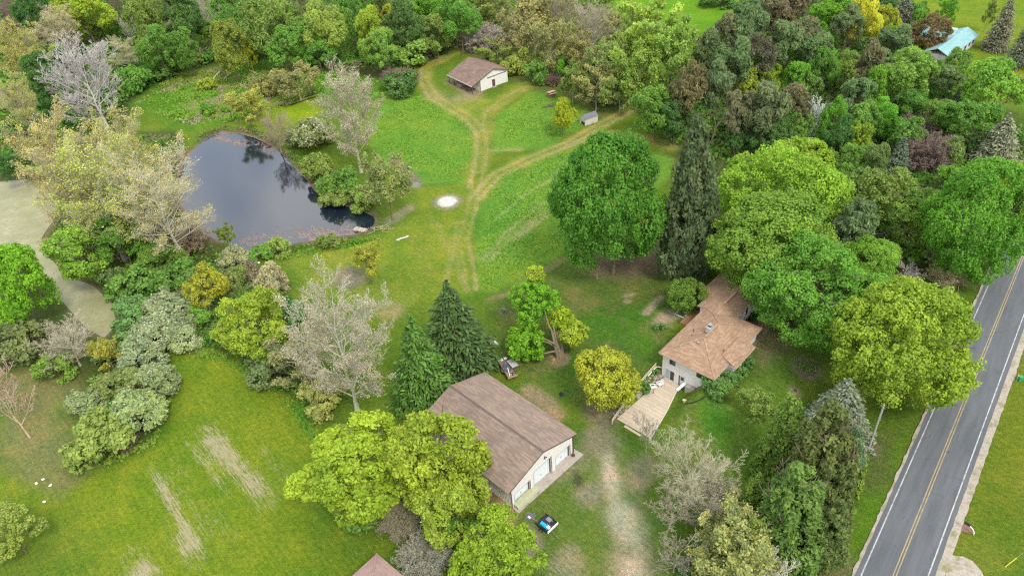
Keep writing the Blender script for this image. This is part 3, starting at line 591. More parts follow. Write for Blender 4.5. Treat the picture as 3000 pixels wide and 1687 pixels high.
def p_spruce(kind, seed, a, H, tiers, per, nsp, ss, cl=.04, droop=.28, power=.85, dens=1.0):
    R = np.random.RandomState(seed); C = []; D = []; NN = []; S = []
    p0 = []; p1 = []; r0 = []; r1 = []
    for i in range(tiers):
        f = i / (tiers - 1); z = H * (cl + (1 - cl) * (f ** .92) * .985); L0 = a * (1 - f) ** power + .12 * a * (1 - f) + .12
        nb = max(4, int(per * (1 - .55 * f)))
        for j in range(nb):
            az = 6.283 * (j + R.rand() * .8) / nb + i * 1.3; L = L0 * (.55 + .6 * R.rand() ** .8); zz = z + R.normal() * H / tiers * .3
            h = np.array([math.cos(az), math.sin(az), 0]); k = max(3, int(nsp * L / a * dens)); t = (np.arange(k) + R.rand(k)) / k; t = .12 + .9 * t
            sid = np.array([-h[1], h[0], 0]); lat = (R.rand(k) - .5) * 2 * L * .34 * np.sin(np.clip(t, 0, 1) * 2.4)
            up = .2 * (f - .3)
            z_ = zz + L * (up * t - droop * t ** 2 + .10 * t ** 4) - np.abs(lat) * .25 + R.normal(size=k) * .06
            P = h * (L * t)[:, None] + sid * lat[:, None]; P[:, 2] = z_
            C.append(P); d = unit(h + sid * (np.sign(lat) * .75)[:, None] + np.array([0, 0, -.25]) + .25 * R.normal(size=(k, 3))); D.append(d)
            NN.append(unit(np.array([0, 0, 1.0]) + .35 * h + .45 * R.normal(size=(k, 3)))); S.append(np.full(k, ss) * (.75 + .5 * R.rand(k)))
            p0.append([0, 0, zz]); e = h * L * .85; e[2] = zz + L * (up * .85 - droop * .72); p1.append(e); r0.append(.035 + .02 * L); r1.append(.015)
    C, D, NN, S = map(np.concatenate, (C, D, NN, S)); V, Q = leaves(R, C, NN, S * .62, 2.5, D); v = np.clip(.35 + .3 * R.normal(size=len(C)) * .8 + .25 * (R.rand(len(C)) > .75), 0, 1)
    pts = np.array([[0, 0, 0], [0, 0, H * .5], [0, 0, H * .97]]); 
    A0 = np.concatenate([pts[:-1], np.array(p0)]); A1 = np.concatenate([pts[1:], np.array(p1)]); ra = np.concatenate([[H * .02, H * .012], r0]); rb = np.concatenate([[H * .012, .02], r1])
    sk = (A0, A1, ra, rb, np.array([0, 0] + [2] * len(p0)))
    proto(kind, a, H, cl, [('trunk', skel_mesh('trunk', sk), 'bark'), ('crown', leaf_mesh('crown', V, Q, v, M_NEED), 'leaf')])
def p_bush(kind, seed, a, H, K, rp, nl, ls, blossom=0, **kw):
    R = np.random.RandomState(seed); b = H * .62
    kw.pop('lob', 0); M = kw.pop('M', 9)
    V, Q, v, P = clump_crown(R, a, b, H - b, M, int(K * 1.7), rp * .75, nl, ls * .85, rc=(.28, .46), zlow=-.55, **kw); V[:, 2] = np.maximum(V[:, 2], .02 + .1 * R.rand(len(V)))
    s = grow(R, H * .85, a * .75, .12, n=(7, 4, 0), stems=3, twig=.02, r0=.06)
    parts = [('stem', skel_mesh('stem', s), 'bark'), ('crown', leaf_mesh('crown', V, Q, v), 'leaf')]
    if blossom:
        pk = P[R.rand(len(P)) < .55]; C = np.repeat(pk, blossom, 0); O = unit(R.normal(size=C.shape) + np.array([0, 0, .7])); C = C + O * rp * (.85 + .35 * R.rand(len(C)))[:, None]; C[:, 2] = np.maximum(C[:, 2], .1)
        V2, Q2 = leaves(R, C, unit(O + .5 * R.normal(size=C.shape)), ls * .75, 1.2); parts.append(('blossom', leaf_mesh('blossom', V2, Q2, R.rand(len(C)), M_PETAL), 'petal'))
    proto(kind, a, H, 0.0, parts)
for s in range(3): p_tree('maple', 10 + s, 8.0, 15.5, .03, 760, .8, 76, .22, M=32, rc=(.24, .40), jit=.55, zlow=-.97)
for s in range(3): p_tree('maple', 20 + s, 4.5, 9.0, .04, 330, .6, 68, .2, M=24, rc=(.24, .42), jit=.6, zlow=-.97)
for s in range(4): p_tree('leafy', 30 + s, 5.0, 12.0, .14, 290, .62, 66, .21, M=15, rc=(.24, .42), jit=.85, elong=1.6)
for s in range(3): p_tree('leafy', 40 + s, 2.8, 6.5, .12, 140, .42, 56, .17, M=11, rc=(.26, .44), jit=.85, elong=1.6)
for s in range(3): p_twig('airy', 50 + s, 4.8, 12.0, .22, (12, 7, 5, 3), 7, .24, spread=.22, rise=.75)
for s in range(4): p_twig('budding', 60 + s, 6.5, 22.0, .14, (20, 9, 7, 5), 2, .14, spread=.22, rise=.85)
for s in range(2): p_twig('twiggy', 63 + s, 6.5, 22.0, .14, (22, 10, 8, 6), 1, .12, spread=.2, rise=.8, twig=.022)
for s in range(2): p_twig('budding', 66 + s, 2.6, 7.0, .2, (11, 7, 5, 3), 3, .14, spread=.1, rise=.9, twig=.016)
for s in range(3): p_twig('bare', 70 + s, 6.5, 17.0, .14, (20, 10, 7, 6), 0, 0, rise=.7, twig=.026, lens=(1, .55, .5, .5))
for s in range(2): p_twig('bare', 75 + s, 2.6, 6.5, .15, (13, 8, 6, 4), 0, 0, rise=.85, twig=.018)
for s in range(2): p_twig('snag', 78 + s, 3.0, 10.0, .15, (9, 5, 3, 0), 0, 0, rise=1.0, twig=.035, stems=3, trunk_top=.85)
for s in range(3): p_twig('bramble', 80 + s, 3.2, 2.8, .02, (18, 9, 7, 4), 0, 0, rise=.5, twig=.02, stems=4, droop=.16, spread=1.1)
for s in range(2): p_spruce('spruce', 90 + s, 4.6, 13.5, 25, 19, 46, .44)
p_spruce('spruce', 93, 2.2, 7.0, 17, 15, 24, .32); p_spruce('spruce', 94, 3.2, 14.0, 25, 13, 34, .42, cl=.12, droop=.42)
for s in range(4): p_tree('pine', 100 + s, 3.8, 12.5, .3, 150, .55, 60, .27, sk=(14, 5, 0), elong=2.6, M=16, rc=(.2, .36), jit=1.2, flat=.6)
for s in range(3): p_tree('cedar', 110 + s, 3.4, 11.5, .03, 300, .55, 52, .22, elong=1.9, zmin=-.95, inner=.62, cone=.8, up=.9, jit=.8, lob=(16, .8, .26, 14), squash=1.3)
for s in range(4): p_bush('bush', 120 + s, 2.2, 2.6, 62, .55, 44, .23, lob=(7, .72, .34, 6), jit=.7)
for s in range(2): p_bush('bush', 126 + s, .8, .9, 22, .26, 40, .14, jit=.8)
for s in range(3): p_bush('silver', 130 + s, 2.4, 2.8, 72, .5, 46, .2, blossom=7, elong=2.2, jit=.9, M=11, up=.8)

_cnt = {}; PLR = random.Random(77)
def plant(kind, x, y, a, H, tint, label, cat=None, group=None, bark=(.17, .135, .1), petal=(.5, .5, .36), name=None, rz=None):
    L = PROTO[kind]; best = min(abs(math.log(a / p['a'])) for p in L); L = [p for p in L if abs(math.log(a / p['a'])) < best + .25]
    i = _cnt.get(kind, 0); _cnt[kind] = i + 1; p = L[i % len(L)]
    nm = name or {'maple': 'maple_tree', 'leafy': 'leafy_tree', 'airy': 'airy_tree', 'budding': 'budding_tree', 'twiggy': 'cottonwood_tree', 'bare': 'bare_tree', 'snag': 'dead_tree', 'bramble': 'bramble_thicket', 'spruce': 'spruce_tree', 'pine': 'pine_tree', 'cedar': 'cedar_tree', 'bush': 'bush', 'silver': 'flowering_shrub'}[kind]
    t = thing(nm, label, cat or ('bush' if kind in ('bush', 'silver', 'bramble') else 'tree'), (x, y, gz1(x, y) - .04), PLR.uniform(0, 6.28) if rz is None else rz, group)
    tint = tuple(min(.8, c * 1.5 + k) for c, k in zip(tint, (.02, .02, .034) if kind != 'spruce' else (.01, .012, .014))); bark = tuple(min(.75, c * 1.15) for c in bark)
    t.scale = (a / p['a'], a / p['a'], H / p['H'])
    j = lambda c, k=.07: tuple(max(0, v * (1 + PLR.uniform(-k, k))) for v in c)
    for nm2, me, role in p['parts']:
        link(nm2, me, t, j(tint) if role == 'leaf' else (petal if role == 'petal' else j(bark)))
    return t
CLR = dict(twiggy=.14, maple=.03, leafy=.12, airy=.2, budding=.14, bare=.14, snag=.1, bramble=0, spruce=.03, pine=.28, cedar=.02, bush=0, silver=0)
def crown(kind, fx, fy, wpx, hpx, tint, label, hk=None, zoff=0, **kw):   # the plant whose crown fills this patch of the photograph
    if kind in ('maple', 'leafy', 'pine', 'bush', 'silver', 'cedar'): wpx, hpx = wpx * (1.15 if kind != 'cedar' else 1.18), hpx * 1.08
    if kind in ('budding', 'airy', 'bare'): wpx *= 1.2
    if kind in ('leafy', 'pine') and fy < 460 and 200 < fx < 2230: fy, hpx = fy + .12 * hpx, hpx * 1.26
    cl = CLR[kind]; zc = 3.0 + zoff; low = kind in ('bush', 'silver', 'bramble')
    for _ in range(8):
        x, y = at(fx, fy, zc); s, th = pxm(x, y, zc); a = wpx / 2 / s; hp = hpx / 2 / s
        b = math.sqrt(max(hp * hp - (a * math.sin(th)) ** 2, (.5 * a) ** 2)) / math.cos(th)
        b = min(b, (1.2 if low else 1.9) * a if hk is None else hk * a)
        if kind == 'cedar': b = max(b, 1.55 * a)
        if kind == 'maple': b = max(b, .78 * a)
        if low: H = 1.6 * b; zc = H - b + gz1(x, y)
        else: H = 2 * b / (1 - cl); zc = H - b + gz1(x, y)
        zc += zoff
    return plant(kind, x, y, a, H + zoff, tint, label, **kw)
def footed(kind, fx, fy, ftop, wpx, tint, label, **kw):                  # the plant whose foot and top row are seen
    x, y, z = atg(fx, fy); H = 2.0
    for _ in range(60):
        q = np.array([x, y, z + H - CAM_H]); v = (843.5 + FPX * (q @ _dn) / (q @ _fw)) / PX
        if v <= ftop: break
        H += .4
    s, th = pxm(x, y, z + H * .6); return plant(kind, x, y, wpx / 2 / s * (1.25 if kind in ('budding', 'bare', 'airy', 'twiggy') else 1), H, tint, label, **kw)

# ------------------------------------------------------------------ plants: where they stand
LIME, YEL, BRI, MAP, YG = (.205, .30, .018), (.27, .325, .02), (.12, .28, .02), (.066, .19, .012), (.23, .31, .03)
OLV, DKG, GRN, LGR, PIN, PIB, BLU = (.155, .22, .045), (.07, .16, .03), (.11, .235, .032), (.18, .30, .055), (.12, .19, .07), (.145, .17, .078), (.115, .175, .115)
SIL, TAN, TYG, PYG, BRZ = (.22, .28, .14), (.35, .325, .165), (.34, .36, .085), (.24, .31, .06), (.13, .115, .045)
GRY, BRK, PALE, PUR, WHT, OLB, PCH = (.36, .33, .27), (.17, .135, .1), (.47, .43, .35), (.24, .17, .145), (.48, .465, .43), (.3, .27, .17), (.46, .36, .28)
G_FAR, G_PINE, G_SCRUB, G_SIDE, G_POND = 'trees of the far woods behind the pond', 'trees of the mixed wood right of the meadow', 'thin bare saplings behind the barn', 'trees along the road', 'bushes round the pond'
ROWS = [
 # far woods, left to right
 ('bare',22,40,70,110,PUR,'purplish bare tree in the far top left corner',dict(bark=PUR,group=G_FAR)),
 ('leafy',85,40,75,110,DKG,'dark green tree in the top left corner beside a lime green one',dict(group=G_FAR)),
 ('leafy',213,30,135,95,LIME,'bright lime green round tree on the top edge above the grey bare tree',dict(group=G_FAR)),
 ('budding',48,125,115,170,TYG,'yellow tan budding tree at the left edge near the top',dict(bark=OLB,group=G_FAR)),
 ('budding',150,75,110,120,TAN,'peach tan budding tree in front of the lime green round tree',dict(bark=PALE,group=G_FAR)),
 ('leafy',115,205,95,140,DKG,'dark green tree left of the large grey bare tree',dict(group=G_FAR)),
 ('bare',215,195,190,210,TAN,'large ash grey bare tree with spreading branches at the upper left',dict(bark=WHT)),
 ('budding',310,135,80,80,TAN,'small tan budding crown right of the large grey bare tree',dict(bark=PALE,group=G_FAR)),
 ('budding',55,255,85,150,TYG,'yellow tan budding tree at the left edge, below the first one',dict(bark=GRY)),
 ('snag',6,245,30,60,WHT,'small white dead tree at the far left edge',dict(bark=WHT)),
 ('bare',300,25,60,100,PIB,'bare brown tree right of the lime green tree on the top edge',dict(bark=BRK,group=G_FAR)),
 ('leafy',370,50,95,110,OLV,'olive green tree on the top edge right of the brown gap',dict(group=G_FAR)),
 ('leafy',395,110,90,95,GRN,'mid green tree at the woods edge above the pond clearing',dict(group=G_FAR)),
 ('leafy',465,112,75,85,GRN,'green tree with a bare forked stem beside it at the woods edge',dict(group=G_FAR)),
 ('airy',424,150,50,50,GRN,'small thin green tree standing in front of the far woods',dict(bark=BRK)),
 ('leafy',455,35,95,100,DKG,'dark green tree on the top edge left of the leaning bare trunk',dict(group=G_FAR)),
 ('bare',520,30,50,90,GRY,'leaning bare grey trunk among green trees on the top edge',dict(bark=GRY,group=G_FAR)),
 ('leafy',570,105,95,105,(.16,.22,.03),'yellowish green tree at the woods edge right of the clearing logs',dict(group=G_FAR)),
 ('leafy',585,35,100,105,GRN,'green tree on the top edge above the yellowish tree',dict(group=G_FAR)),
 ('leafy',675,50,120,125,OLV,'broad olive green tree on the top edge',dict(group=G_FAR)),
 ('leafy',640,110,60,60,DKG,'dark green tree in the hollow of the far woods',dict(group=G_FAR)),
 ('bare',757,30,34,110,BRK,'dark bare double trunk on the top edge',dict(bark=BRK,group=G_FAR)),
 ('leafy',720,105,95,80,GRN,'green tree behind the bright low undergrowth',dict(group=G_FAR)),
 ('leafy',815,60,100,110,PYG,'pale yellow green tree in the middle of the far woods',dict(group=G_FAR)),
 ('leafy',800,125,80,60,GRN,'green bushy tree behind the grey mossy tree',dict(group=G_FAR)),
 ('leafy',880,35,80,95,GRN,'green tree on the top edge right of the pale yellow green tree',dict(group=G_FAR)),
 ('leafy',935,62,80,90,YG,'yellow green tree with drooping vines left of the dark hollow',dict(group=G_FAR)),
 ('leafy',952,112,80,85,LGR,'light green tree at the woods edge behind the grey mossy tree',dict(group=G_FAR)),
 ('leafy',1022,50,95,105,DKG,'dark green tree in the hollow right of the vine hung tree',dict(group=G_FAR)),
 ('leafy',1092,25,110,85,BRI,'bright green tree on the top edge right of the dark hollow',dict(group=G_FAR)),
 ('leafy',1095,72,90,75,OLV,'olive tree above the grass track behind the barn',dict(group=G_FAR)),
 ('leafy',1155,35,100,100,GRN,'green tree on the top edge above the end of the grass track',dict(group=G_FAR)),
 ('airy',1230,25,95,85,OLV,'grey green half bare tree where the far woods end',dict(bark=OLB,group=G_FAR)),
 ('bush',1060,130,130,42,LGR,'low green bramble bank beside the grass track',dict()),
 ('bush',340,205,75,70,GRN,'green bushes right of the large grey bare tree',dict()),
 ('bush',395,185,80,50,GRN,'low green shrub at the foot of the far woods',dict()),
 ('airy',622,128,42,80,YEL,'thin golden yellow sapling before the far woods',dict(bark=(.4,.3,.05))),
 # clearing and pond
 ('bush',667,222,66,52,(.2,.22,.06),'round olive bush behind the yellow umbrella shaped tree',dict()),
 ('airy',745,203,112,55,(.21,.22,.08),'thicket of thin olive saplings left of the grey mossy tree',dict(bark=OLB,hk=.8)),
 ('bush',517,278,38,32,BRI,'small green shrub on the far pond bank, left of two',dict()),
 ('bush',567,278,22,22,BRI,'tiny bright green shrub on the far pond bank, right of two',dict()),
 ('bush',520,215,42,34,YG,'yellow green shrub in the clearing behind the pond',dict()),
 ('bare',692,325,75,95,TAN,'thin bare tan saplings on the pond bank',dict(bark=(.36,.31,.2))),
 ('silver',775,345,120,95,(.2,.25,.09),'green shrub with white blossom on the right pond bank',dict(petal=(.6,.6,.45))),
 ('bush',800,425,82,72,(.17,.22,.04),'olive green bush on the right pond bank below the blossom shrub',dict(group=G_POND)),
 ('bush',858,462,95,85,GRN,'dark green bush at the foot of the grey mossy tree',dict(group=G_POND)),
 ('bush',845,500,70,42,OLV,'olive bush hanging over the pond right shore',dict(group=G_POND)),
 ('bush',915,500,78,65,LGR,'light green bush between the pond and the thin brown tree',dict(group=G_POND)),
 ('bramble',1005,198,105,62,PUR,'brown twiggy bramble left of the barn yard',dict(bark=PUR)),
 ('bush',1010,215,95,38,DKG,'green bush under the brown bramble left of the barn',dict()),
 # behind and beside the barn
 ('bramble',1212,95,140,85,GRY,'grey bare thicket at the end of the grass track',dict(bark=GRY)),
 ('airy',1250,132,90,60,OLV,'grey green scrub just behind the barn roof',dict(bark=OLB)),
 ('bush',1300,162,70,66,PYG,'pale yellow green bush at the right corner of the barn',dict()),
 ('bush',1350,188,62,60,GRN,'dark green bush right of the barn next to a brown twig clump',dict()),
 ('bramble',1395,200,52,46,PUR,'brown twig clump right of the barn',dict(bark=PUR)),
 ('airy',1340,45,110,130,(.26,.25,.10),'tan green thin tree at the top, above the barn',dict(bark=OLB,group=G_SCRUB)),
 ('airy',1300,85,90,110,(.24,.24,.10),'thin tan tree behind the barn roof',dict(bark=OLB,group=G_SCRUB)),
 ('bare',1400,40,90,130,GRY,'thin grey bare tree on the top edge behind the barn',dict(bark=OLB,group=G_SCRUB)),
 ('airy',1385,110,90,120,(.22,.23,.09),'thin sapling stand behind the barn, middle',dict(bark=OLB,group=G_SCRUB)),
 ('bare',1485,62,105,125,GRY,'grey bare tree with a dark trunk beside the far field',dict(bark=GRY)),
 ('airy',1450,130,85,110,(.22,.24,.08),'thin olive sapling stand right of the barn bushes',dict(bark=OLB,group=G_SCRUB)),
 ('airy',1520,150,95,120,(.2,.25,.07),'thin pale green saplings left of the airy green trees',dict(bark=OLB,group=G_SCRUB)),
 ('airy',1500,215,95,95,(.24,.24,.09),'thin tan saplings above the small white shed',dict(bark=GRY,group=G_SCRUB)),
 ('airy',1440,200,75,85,OLV,'thin olive saplings behind the small brown roofed hut',dict(bark=OLB,group=G_SCRUB)),
 ('airy',1560,225,85,90,(.2,.26,.07),'thin green saplings above the grass track fork',dict(bark=OLB,group=G_SCRUB)),
 ('leafy',1420,165,42,46,BRI,'small bright green tree among the bare saplings',dict()),
 ('leafy',1413,277,62,88,(.26,.30,.014),'small yellow green tree standing left of the white shed',dict(hk=1.3)),
 ('footed_snag',2030,362,232,70,WHT,'white dead tree with bare upright limbs in the mixed wood',dict(bark=(.7,.68,.64))),
 ('airy',1625,85,165,170,(.22,.33,.05),'tall airy light green tree beside the far field',dict(bark=BRK)),
 ('airy',1690,130,130,170,(.20,.31,.05),'tall airy light green tree left of the pine wood',dict(bark=BRK)),
 ('airy',1600,180,120,140,(.18,.28,.045),'airy green tree below the two tall airy trees',dict(bark=BRK)),
 ('leafy',1650,262,120,100,GRN,'green thicket at the end of the upper grass track',dict()),
 ('bush',1805,2,75,30,DKG,'dark green bush in the bright field on the top edge',dict()),
 # mixed wood, upper right
 ('pine',1830,85,65,100,PIB,'brownish pine at the left edge of the pine wood',dict(group=G_PINE)),
 ('pine',1885,70,85,110,PIN,'dark pine in the second row of the pine wood, near the field',dict(group=G_PINE)),
 ('pine',1938,28,85,85,PIB,'brownish grey pine on the top edge of the picture',dict(group=G_PINE)),
 ('pine',2000,30,90,95,(.16,.15,.07),'brown olive pine on the top edge left of the bright green tree',dict(group=G_PINE)),
 ('leafy',2095,15,100,65,BRI,'bright green tree on the top edge behind the pines',dict(group=G_PINE)),
 ('leafy',2172,42,85,95,(.36,.38,.03),'bright yellow green tree on the top edge, left of a golden one',dict()),
 ('leafy',2236,48,62,75,YEL,'golden yellow tree near the top edge left of the turquoise roof',dict()),
 ('pine',2130,55,70,75,PIN,'grey green pine left of the bright yellow green tree',dict(group=G_PINE)),
 ('leafy',2070,80,52,48,BRI,'small bright green tree among dark pines near the top',dict(group=G_PINE)),
 ('pine',2025,85,80,85,PIB,'brown tinged pine left of the small bright green tree',dict(group=G_PINE)),
 ('pine',1965,100,80,95,PIN,'grey green pine in the middle of the pine wood',dict(group=G_PINE)),
 ('pine',1785,125,75,100,PIN,'dark pine at the left end beside the airy green trees',dict(group=G_PINE)),
 ('pine',1845,150,80,100,PIN,'grey green pine left of the two bright lime crowns',dict(group=G_PINE)),
 ('pine',1910,130,80,90,(.11,.13,.065),'dull grey pine above the lime crowns',dict(group=G_PINE)),
 ('leafy',2008,125,55,55,BRI,'small bright green crown in the pine wood, middle',dict(group=G_PINE)),
 ('pine',2055,125,75,75,PIN,'grey green pine above the round mid green tree',dict(group=G_PINE)),
 ('leafy',2077,160,68,85,GRN,'round mid green tree in the pine wood',dict(group=G_PINE)),
 ('leafy',2133,165,62,70,LGR,'light green tree right of the round mid green tree',dict(group=G_PINE)),
 ('pine',2185,150,70,95,(.15,.14,.075),'grey brown pine left of the blossoming tree',dict(group=G_PINE)),
 ('leafy',2240,105,85,80,GRN,'green tree left of the bronze tree',dict(group=G_PINE)),
 ('leafy',2005,195,66,72,BRI,'bright green tree, rightmost of three lime crowns',dict(group=G_PINE)),
 ('leafy',1932,192,72,68,LIME,'lime green crown, middle of three in the pine wood',dict(group=G_PINE)),
 ('leafy',1877,200,64,66,YG,'yellow green crown, leftmost of three in the pine wood',dict(group=G_PINE)),
 ('pine',1805,215,72,110,PIN,'grey green pointed pine above the conifer by the maples',dict(group=G_PINE)),
 ('pine',1735,215,80,110,(.15,.14,.06),'brown tinged tree at the left border of the wood',dict(group=G_PINE)),
 ('leafy',1700,285,95,85,DKG,'dark green thicket behind the tall conifer',dict(group=G_PINE)),
 ('pine',1925,262,95,110,PIB,'large grey brown pine below the lime crowns',dict(group=G_PINE)),
 ('pine',1860,275,80,95,PIB,'grey brown pine left of the large one',dict(group=G_PINE)),
 ('pine',2000,250,75,80,PIB,'reddish brown pine left of the white dead tree',dict(group=G_PINE)),
 ('leafy',1870,330,80,70,DKG,'dark green tree behind the bright maple, left',dict(group=G_PINE)),
 ('leafy',1950,335,90,75,DKG,'dark green tree behind the bright maple, right',dict(group=G_PINE)),
 ('bare',1890,362,70,50,(.3,.22,.14),'brown twiggy crown behind the bright maple',dict(bark=(.3,.22,.14))),
 ('leafy',2097,285,62,105,BRI,'green narrow tree right of the white dead tree',dict(group=G_PINE)),
 ('bramble',2147,240,66,95,(.28,.2,.13),'brown vine covered dead tree in the wood',dict(bark=(.3,.2,.13),hk=1.5)),
 ('leafy',2203,210,75,85,BRI,'bright green tree right of the brown vine tree',dict(group=G_PINE)),
 ('leafy',2285,185,120,130,LGR,'big light green tree left of the turquoise roofed house',dict(group=G_PINE)),
 ('silver',2250,250,60,50,LGR,'pale blossoming crown below the big light green tree',dict(hk=1.5)),
 ('leafy',2222,285,90,80,BRI,'green tree below the pale blossoming crown',dict(group=G_PINE)),
 ('leafy',2300,260,80,70,GRN,'mid green tree right of the pale blossoming crown',dict(group=G_PINE)),
 ('leafy',2340,78,92,85,BRZ,'dark bronze green tree against the turquoise roof',dict()),
 ('bush',2317,120,48,36,YEL,'small golden crown below the bronze green tree',dict(hk=1.6)),
 ('leafy',2340,172,38,55,DKG,'dark green tree left of the near corner of the turquoise house',dict(group=G_PINE)),
 ('spruce',2275,25,80,75,(.15,.17,.12),'grey spruce on the top edge left of the far lawn',dict()),
 ('leafy',2215,5,70,40,DKG,'dark green tree on the top edge left of the grey spruce',dict()),
 ('airy',2385,22,50,65,BRI,'thin green young tree on the far lawn',dict()),
 ('airy',2490,30,30,70,OLV,'thin bare sapling left of the tall grey spruce',dict(bark=BRK)),
 ('footed_spruce',2503,126,-20,70,(.16,.18,.115),'tall grey green spruce with a bare trunk on the far lawn',dict(bark=(.26,.23,.18))),
 ('spruce',2572,110,60,110,(.15,.17,.1),'grey spruce cut by the right edge near the top',dict()),
 ('leafy',2505,225,150,150,(.15,.29,.035),'big mid green tree on the right below the far lawn',dict(group=G_SIDE)),
 ('spruce',2423,225,42,70,BLU,'blue spruce right of the far lawn, the larger of two',dict()),
 ('spruce',2450,232,28,55,BLU,'blue spruce right of the far lawn, the smaller of two',dict()),
 ('leafy',2358,283,66,80,LGR,'light green weeping tree left of the big mid green tree',dict()),
 ('leafy',2435,300,125,115,GRN,'green tree on the right between the blue spruce and the pale pine',dict(group=G_SIDE)),
 ('spruce',2520,348,115,130,(.19,.22,.13),'pale grey green conifer on the right edge above the roadside maple',dict()),
 ('bramble',2305,320,95,80,PUR,'upper part of the purple brown bramble mass',dict(bark=PUR,hk=1.2)),
 ('bramble',2325,385,150,130,PUR,'large purple brown tangled bramble mass in the wood',dict(bark=PUR,hk=1.0)),
 ('leafy',2163,340,62,80,LIME,'lime green young tree in the wood left of the brambles',dict()),
 ('spruce',2232,325,40,65,BLU,'small blue spruce left of the brambles',dict()),
 ('spruce',2265,388,58,95,(.11,.16,.1),'blue green spruce at the left foot of the bramble mass',dict()),
 ('leafy',2150,400,90,90,GRN,'green tree right of the bright maple, behind',dict(group=G_PINE)),
 ('leafy',2115,330,70,80,DKG,'dark green tree left of the lime green young tree',dict(group=G_PINE)),
 ('leafy',2205,405,80,95,(.13,.21,.05),'grey green tree left of the blue green spruce',dict(group=G_PINE)),
 # between the wood and the road
 ('leafy',2210,500,175,180,(.12,.20,.04),'large dull green tree right of the bright maple',dict()),
 ('leafy',2300,540,150,150,(.13,.22,.035),'dull green tree between the bright maple and the roadside maple',dict()),
 ('pine',2150,565,90,130,(.13,.19,.085),'grey green tree squeezed between the maple and the dull green trees',dict()),
 ('maple',2465,560,230,290,(.095,.23,.016),'broad green maple leaning over the road at the right',dict()),
 ('leafy',2530,480,120,130,(.22,.31,.02),'yellow green tree on the right edge above the road',dict()),
 ('leafy',2430,455,110,90,BRI,'bright green crown below the bramble mass',dict()),
 ('bare',2290,690,75,60,PALE,'pale twiggy shrub between the maples beside the road',dict(bark=PALE)),
 ('bare',2385,690,100,62,(.4,.33,.17),'straw coloured twiggy shrub behind the yellow green maple',dict(bark=(.42,.36,.2))),
 # big trees round the house
 ('maple',1545,520,262,345,MAP,'big dark green maple left of the tall conifer behind the house',dict()),
 ('cedar',1745,490,150,420,(.075,.125,.045),'tall dark grey green conifer between the two big maples',dict(bark=BRK,hk=2.6)),
 ('maple',1965,495,270,270,(.175,.29,.02),'big yellow green maple behind the house, the brightest crown',dict()),
 ('maple',2025,400,130,120,(.18,.29,.02),'bright yellow green maple at the back of the big bright one',dict()),
 ('maple',1960,620,310,180,(.125,.24,.02),'bright green lower crown of the maples behind the house wing',dict()),
 ('maple',2050,735,290,260,(.1,.22,.022),'bright green maple overhanging the right end of the house',dict()),
 ('maple',2185,670,150,150,(.15,.27,.025),'green maple with pale twigs between house and road',dict()),
 ('bare',2170,720,95,100,PALE,'pale bare twiggy tree in front of the green maple',dict(bark=PALE)),
 ('maple',2285,880,320,345,(.195,.29,.018),'big yellow green maple between the house and the road',dict()),
 ('maple',1728,738,90,92,(.105,.215,.018),'round green tree beside the deck at the back of the house',dict()),
 ('maple',1525,952,142,160,YEL,'golden yellow round tree on the lawn left of the patio',dict(hk=1.1)),
 # pine and cedar cluster, lower right
 ('spruce',2120,1020,170,180,(.19,.225,.14),'soft grey green pine below the yellow green maple',dict()),
 ('cedar',2143,1120,75,190,(.10,.19,.085),'blue green tree right of the cedar group',dict()),
 ('cedar',1975,1100,140,260,(.11,.205,.022),'green cedar at the back left of the cedar group',dict()),
 ('cedar',2068,1150,190,320,(.10,.145,.035),'tallest cedar of the group with a bronze tip',dict()),
 ('cedar',1995,1275,185,270,(.10,.18,.032),'front cedar of the group with yellowish tips',dict()),
 ('cedar',1897,1255,90,150,(.14,.22,.03),'small cedar at the left of the group with a golden tip',dict()),
 ('cedar',1890,1370,115,160,(.16,.23,.035),'yellow green cedar in front of the group at the bottom',dict()),
 ('cedar',2090,1330,120,170,(.10,.15,.035),'olive cedar at the right front of the group by the road verge',dict()),
 ('airy',1912,1018,92,75,(.15,.24,.04),'small thin green tree on the side lawn left of the cedars',dict()),
 ('bare',1745,1190,200,230,GRY,'large grey bare tree right of the dirt driveway',dict(bark=(.40,.38,.26))),
 ('bare',1690,1280,120,120,GRY,'grey bare tree beside the driveway, below the large one',dict(bark=(.38,.36,.25))),
 ('airy',1830,1330,140,140,(.25,.28,.11),'thin pale green tree in front of the cedars',dict(bark=GRY)),
 ('airy',1880,1400,190,120,(.24,.27,.09),'half bare tree on the bottom edge below the cedars',dict(bark=GRY)),
 ('bare',1930,1440,160,80,GRY,'bare twiggy tree cut by the bottom edge below the cedars',dict(bark=PALE)),
 ('footed_bare',1625,1140,1040,62,GRY,'small leafless tree at the lower end of the patio',dict(bark=(.36,.3,.24))),
 ('bare',1780,1260,150,170,GRY,'grey bare tree standing between the large bare one and the cedars',dict(bark=(.39,.37,.26))),
 ('bare',1700,1390,120,110,GRY,'low grey bare tree by the driveway near the bottom edge',dict(bark=(.33,.31,.21))),
 ('airy',1800,1420,120,90,(.2,.25,.07),'thin greenish tree on the bottom edge left of the half bare one',dict(bark=OLB)),
 ('bush',1728,1425,55,62,(.05,.16,.02),'dark green bush on the bottom edge below the grey bare tree',dict()),
 # trees round the garage
 ('spruce',1138,812,208,242,(.062,.105,.034),'large dark spruce behind the garage',dict()),
 ('spruce',1052,905,180,250,(.075,.16,.026),'green spruce left of the larger dark one',dict()),
 ('footed_twiggy',900,1035,685,228,(.31,.285,.2),'tall pale bare cottonwood left of the spruces',dict(bark=(.42,.38,.31))),
 ('leafy',905,1165,280,250,LIME,'lime green tree left of the garage, the left of a pair',dict(hk=.9)),
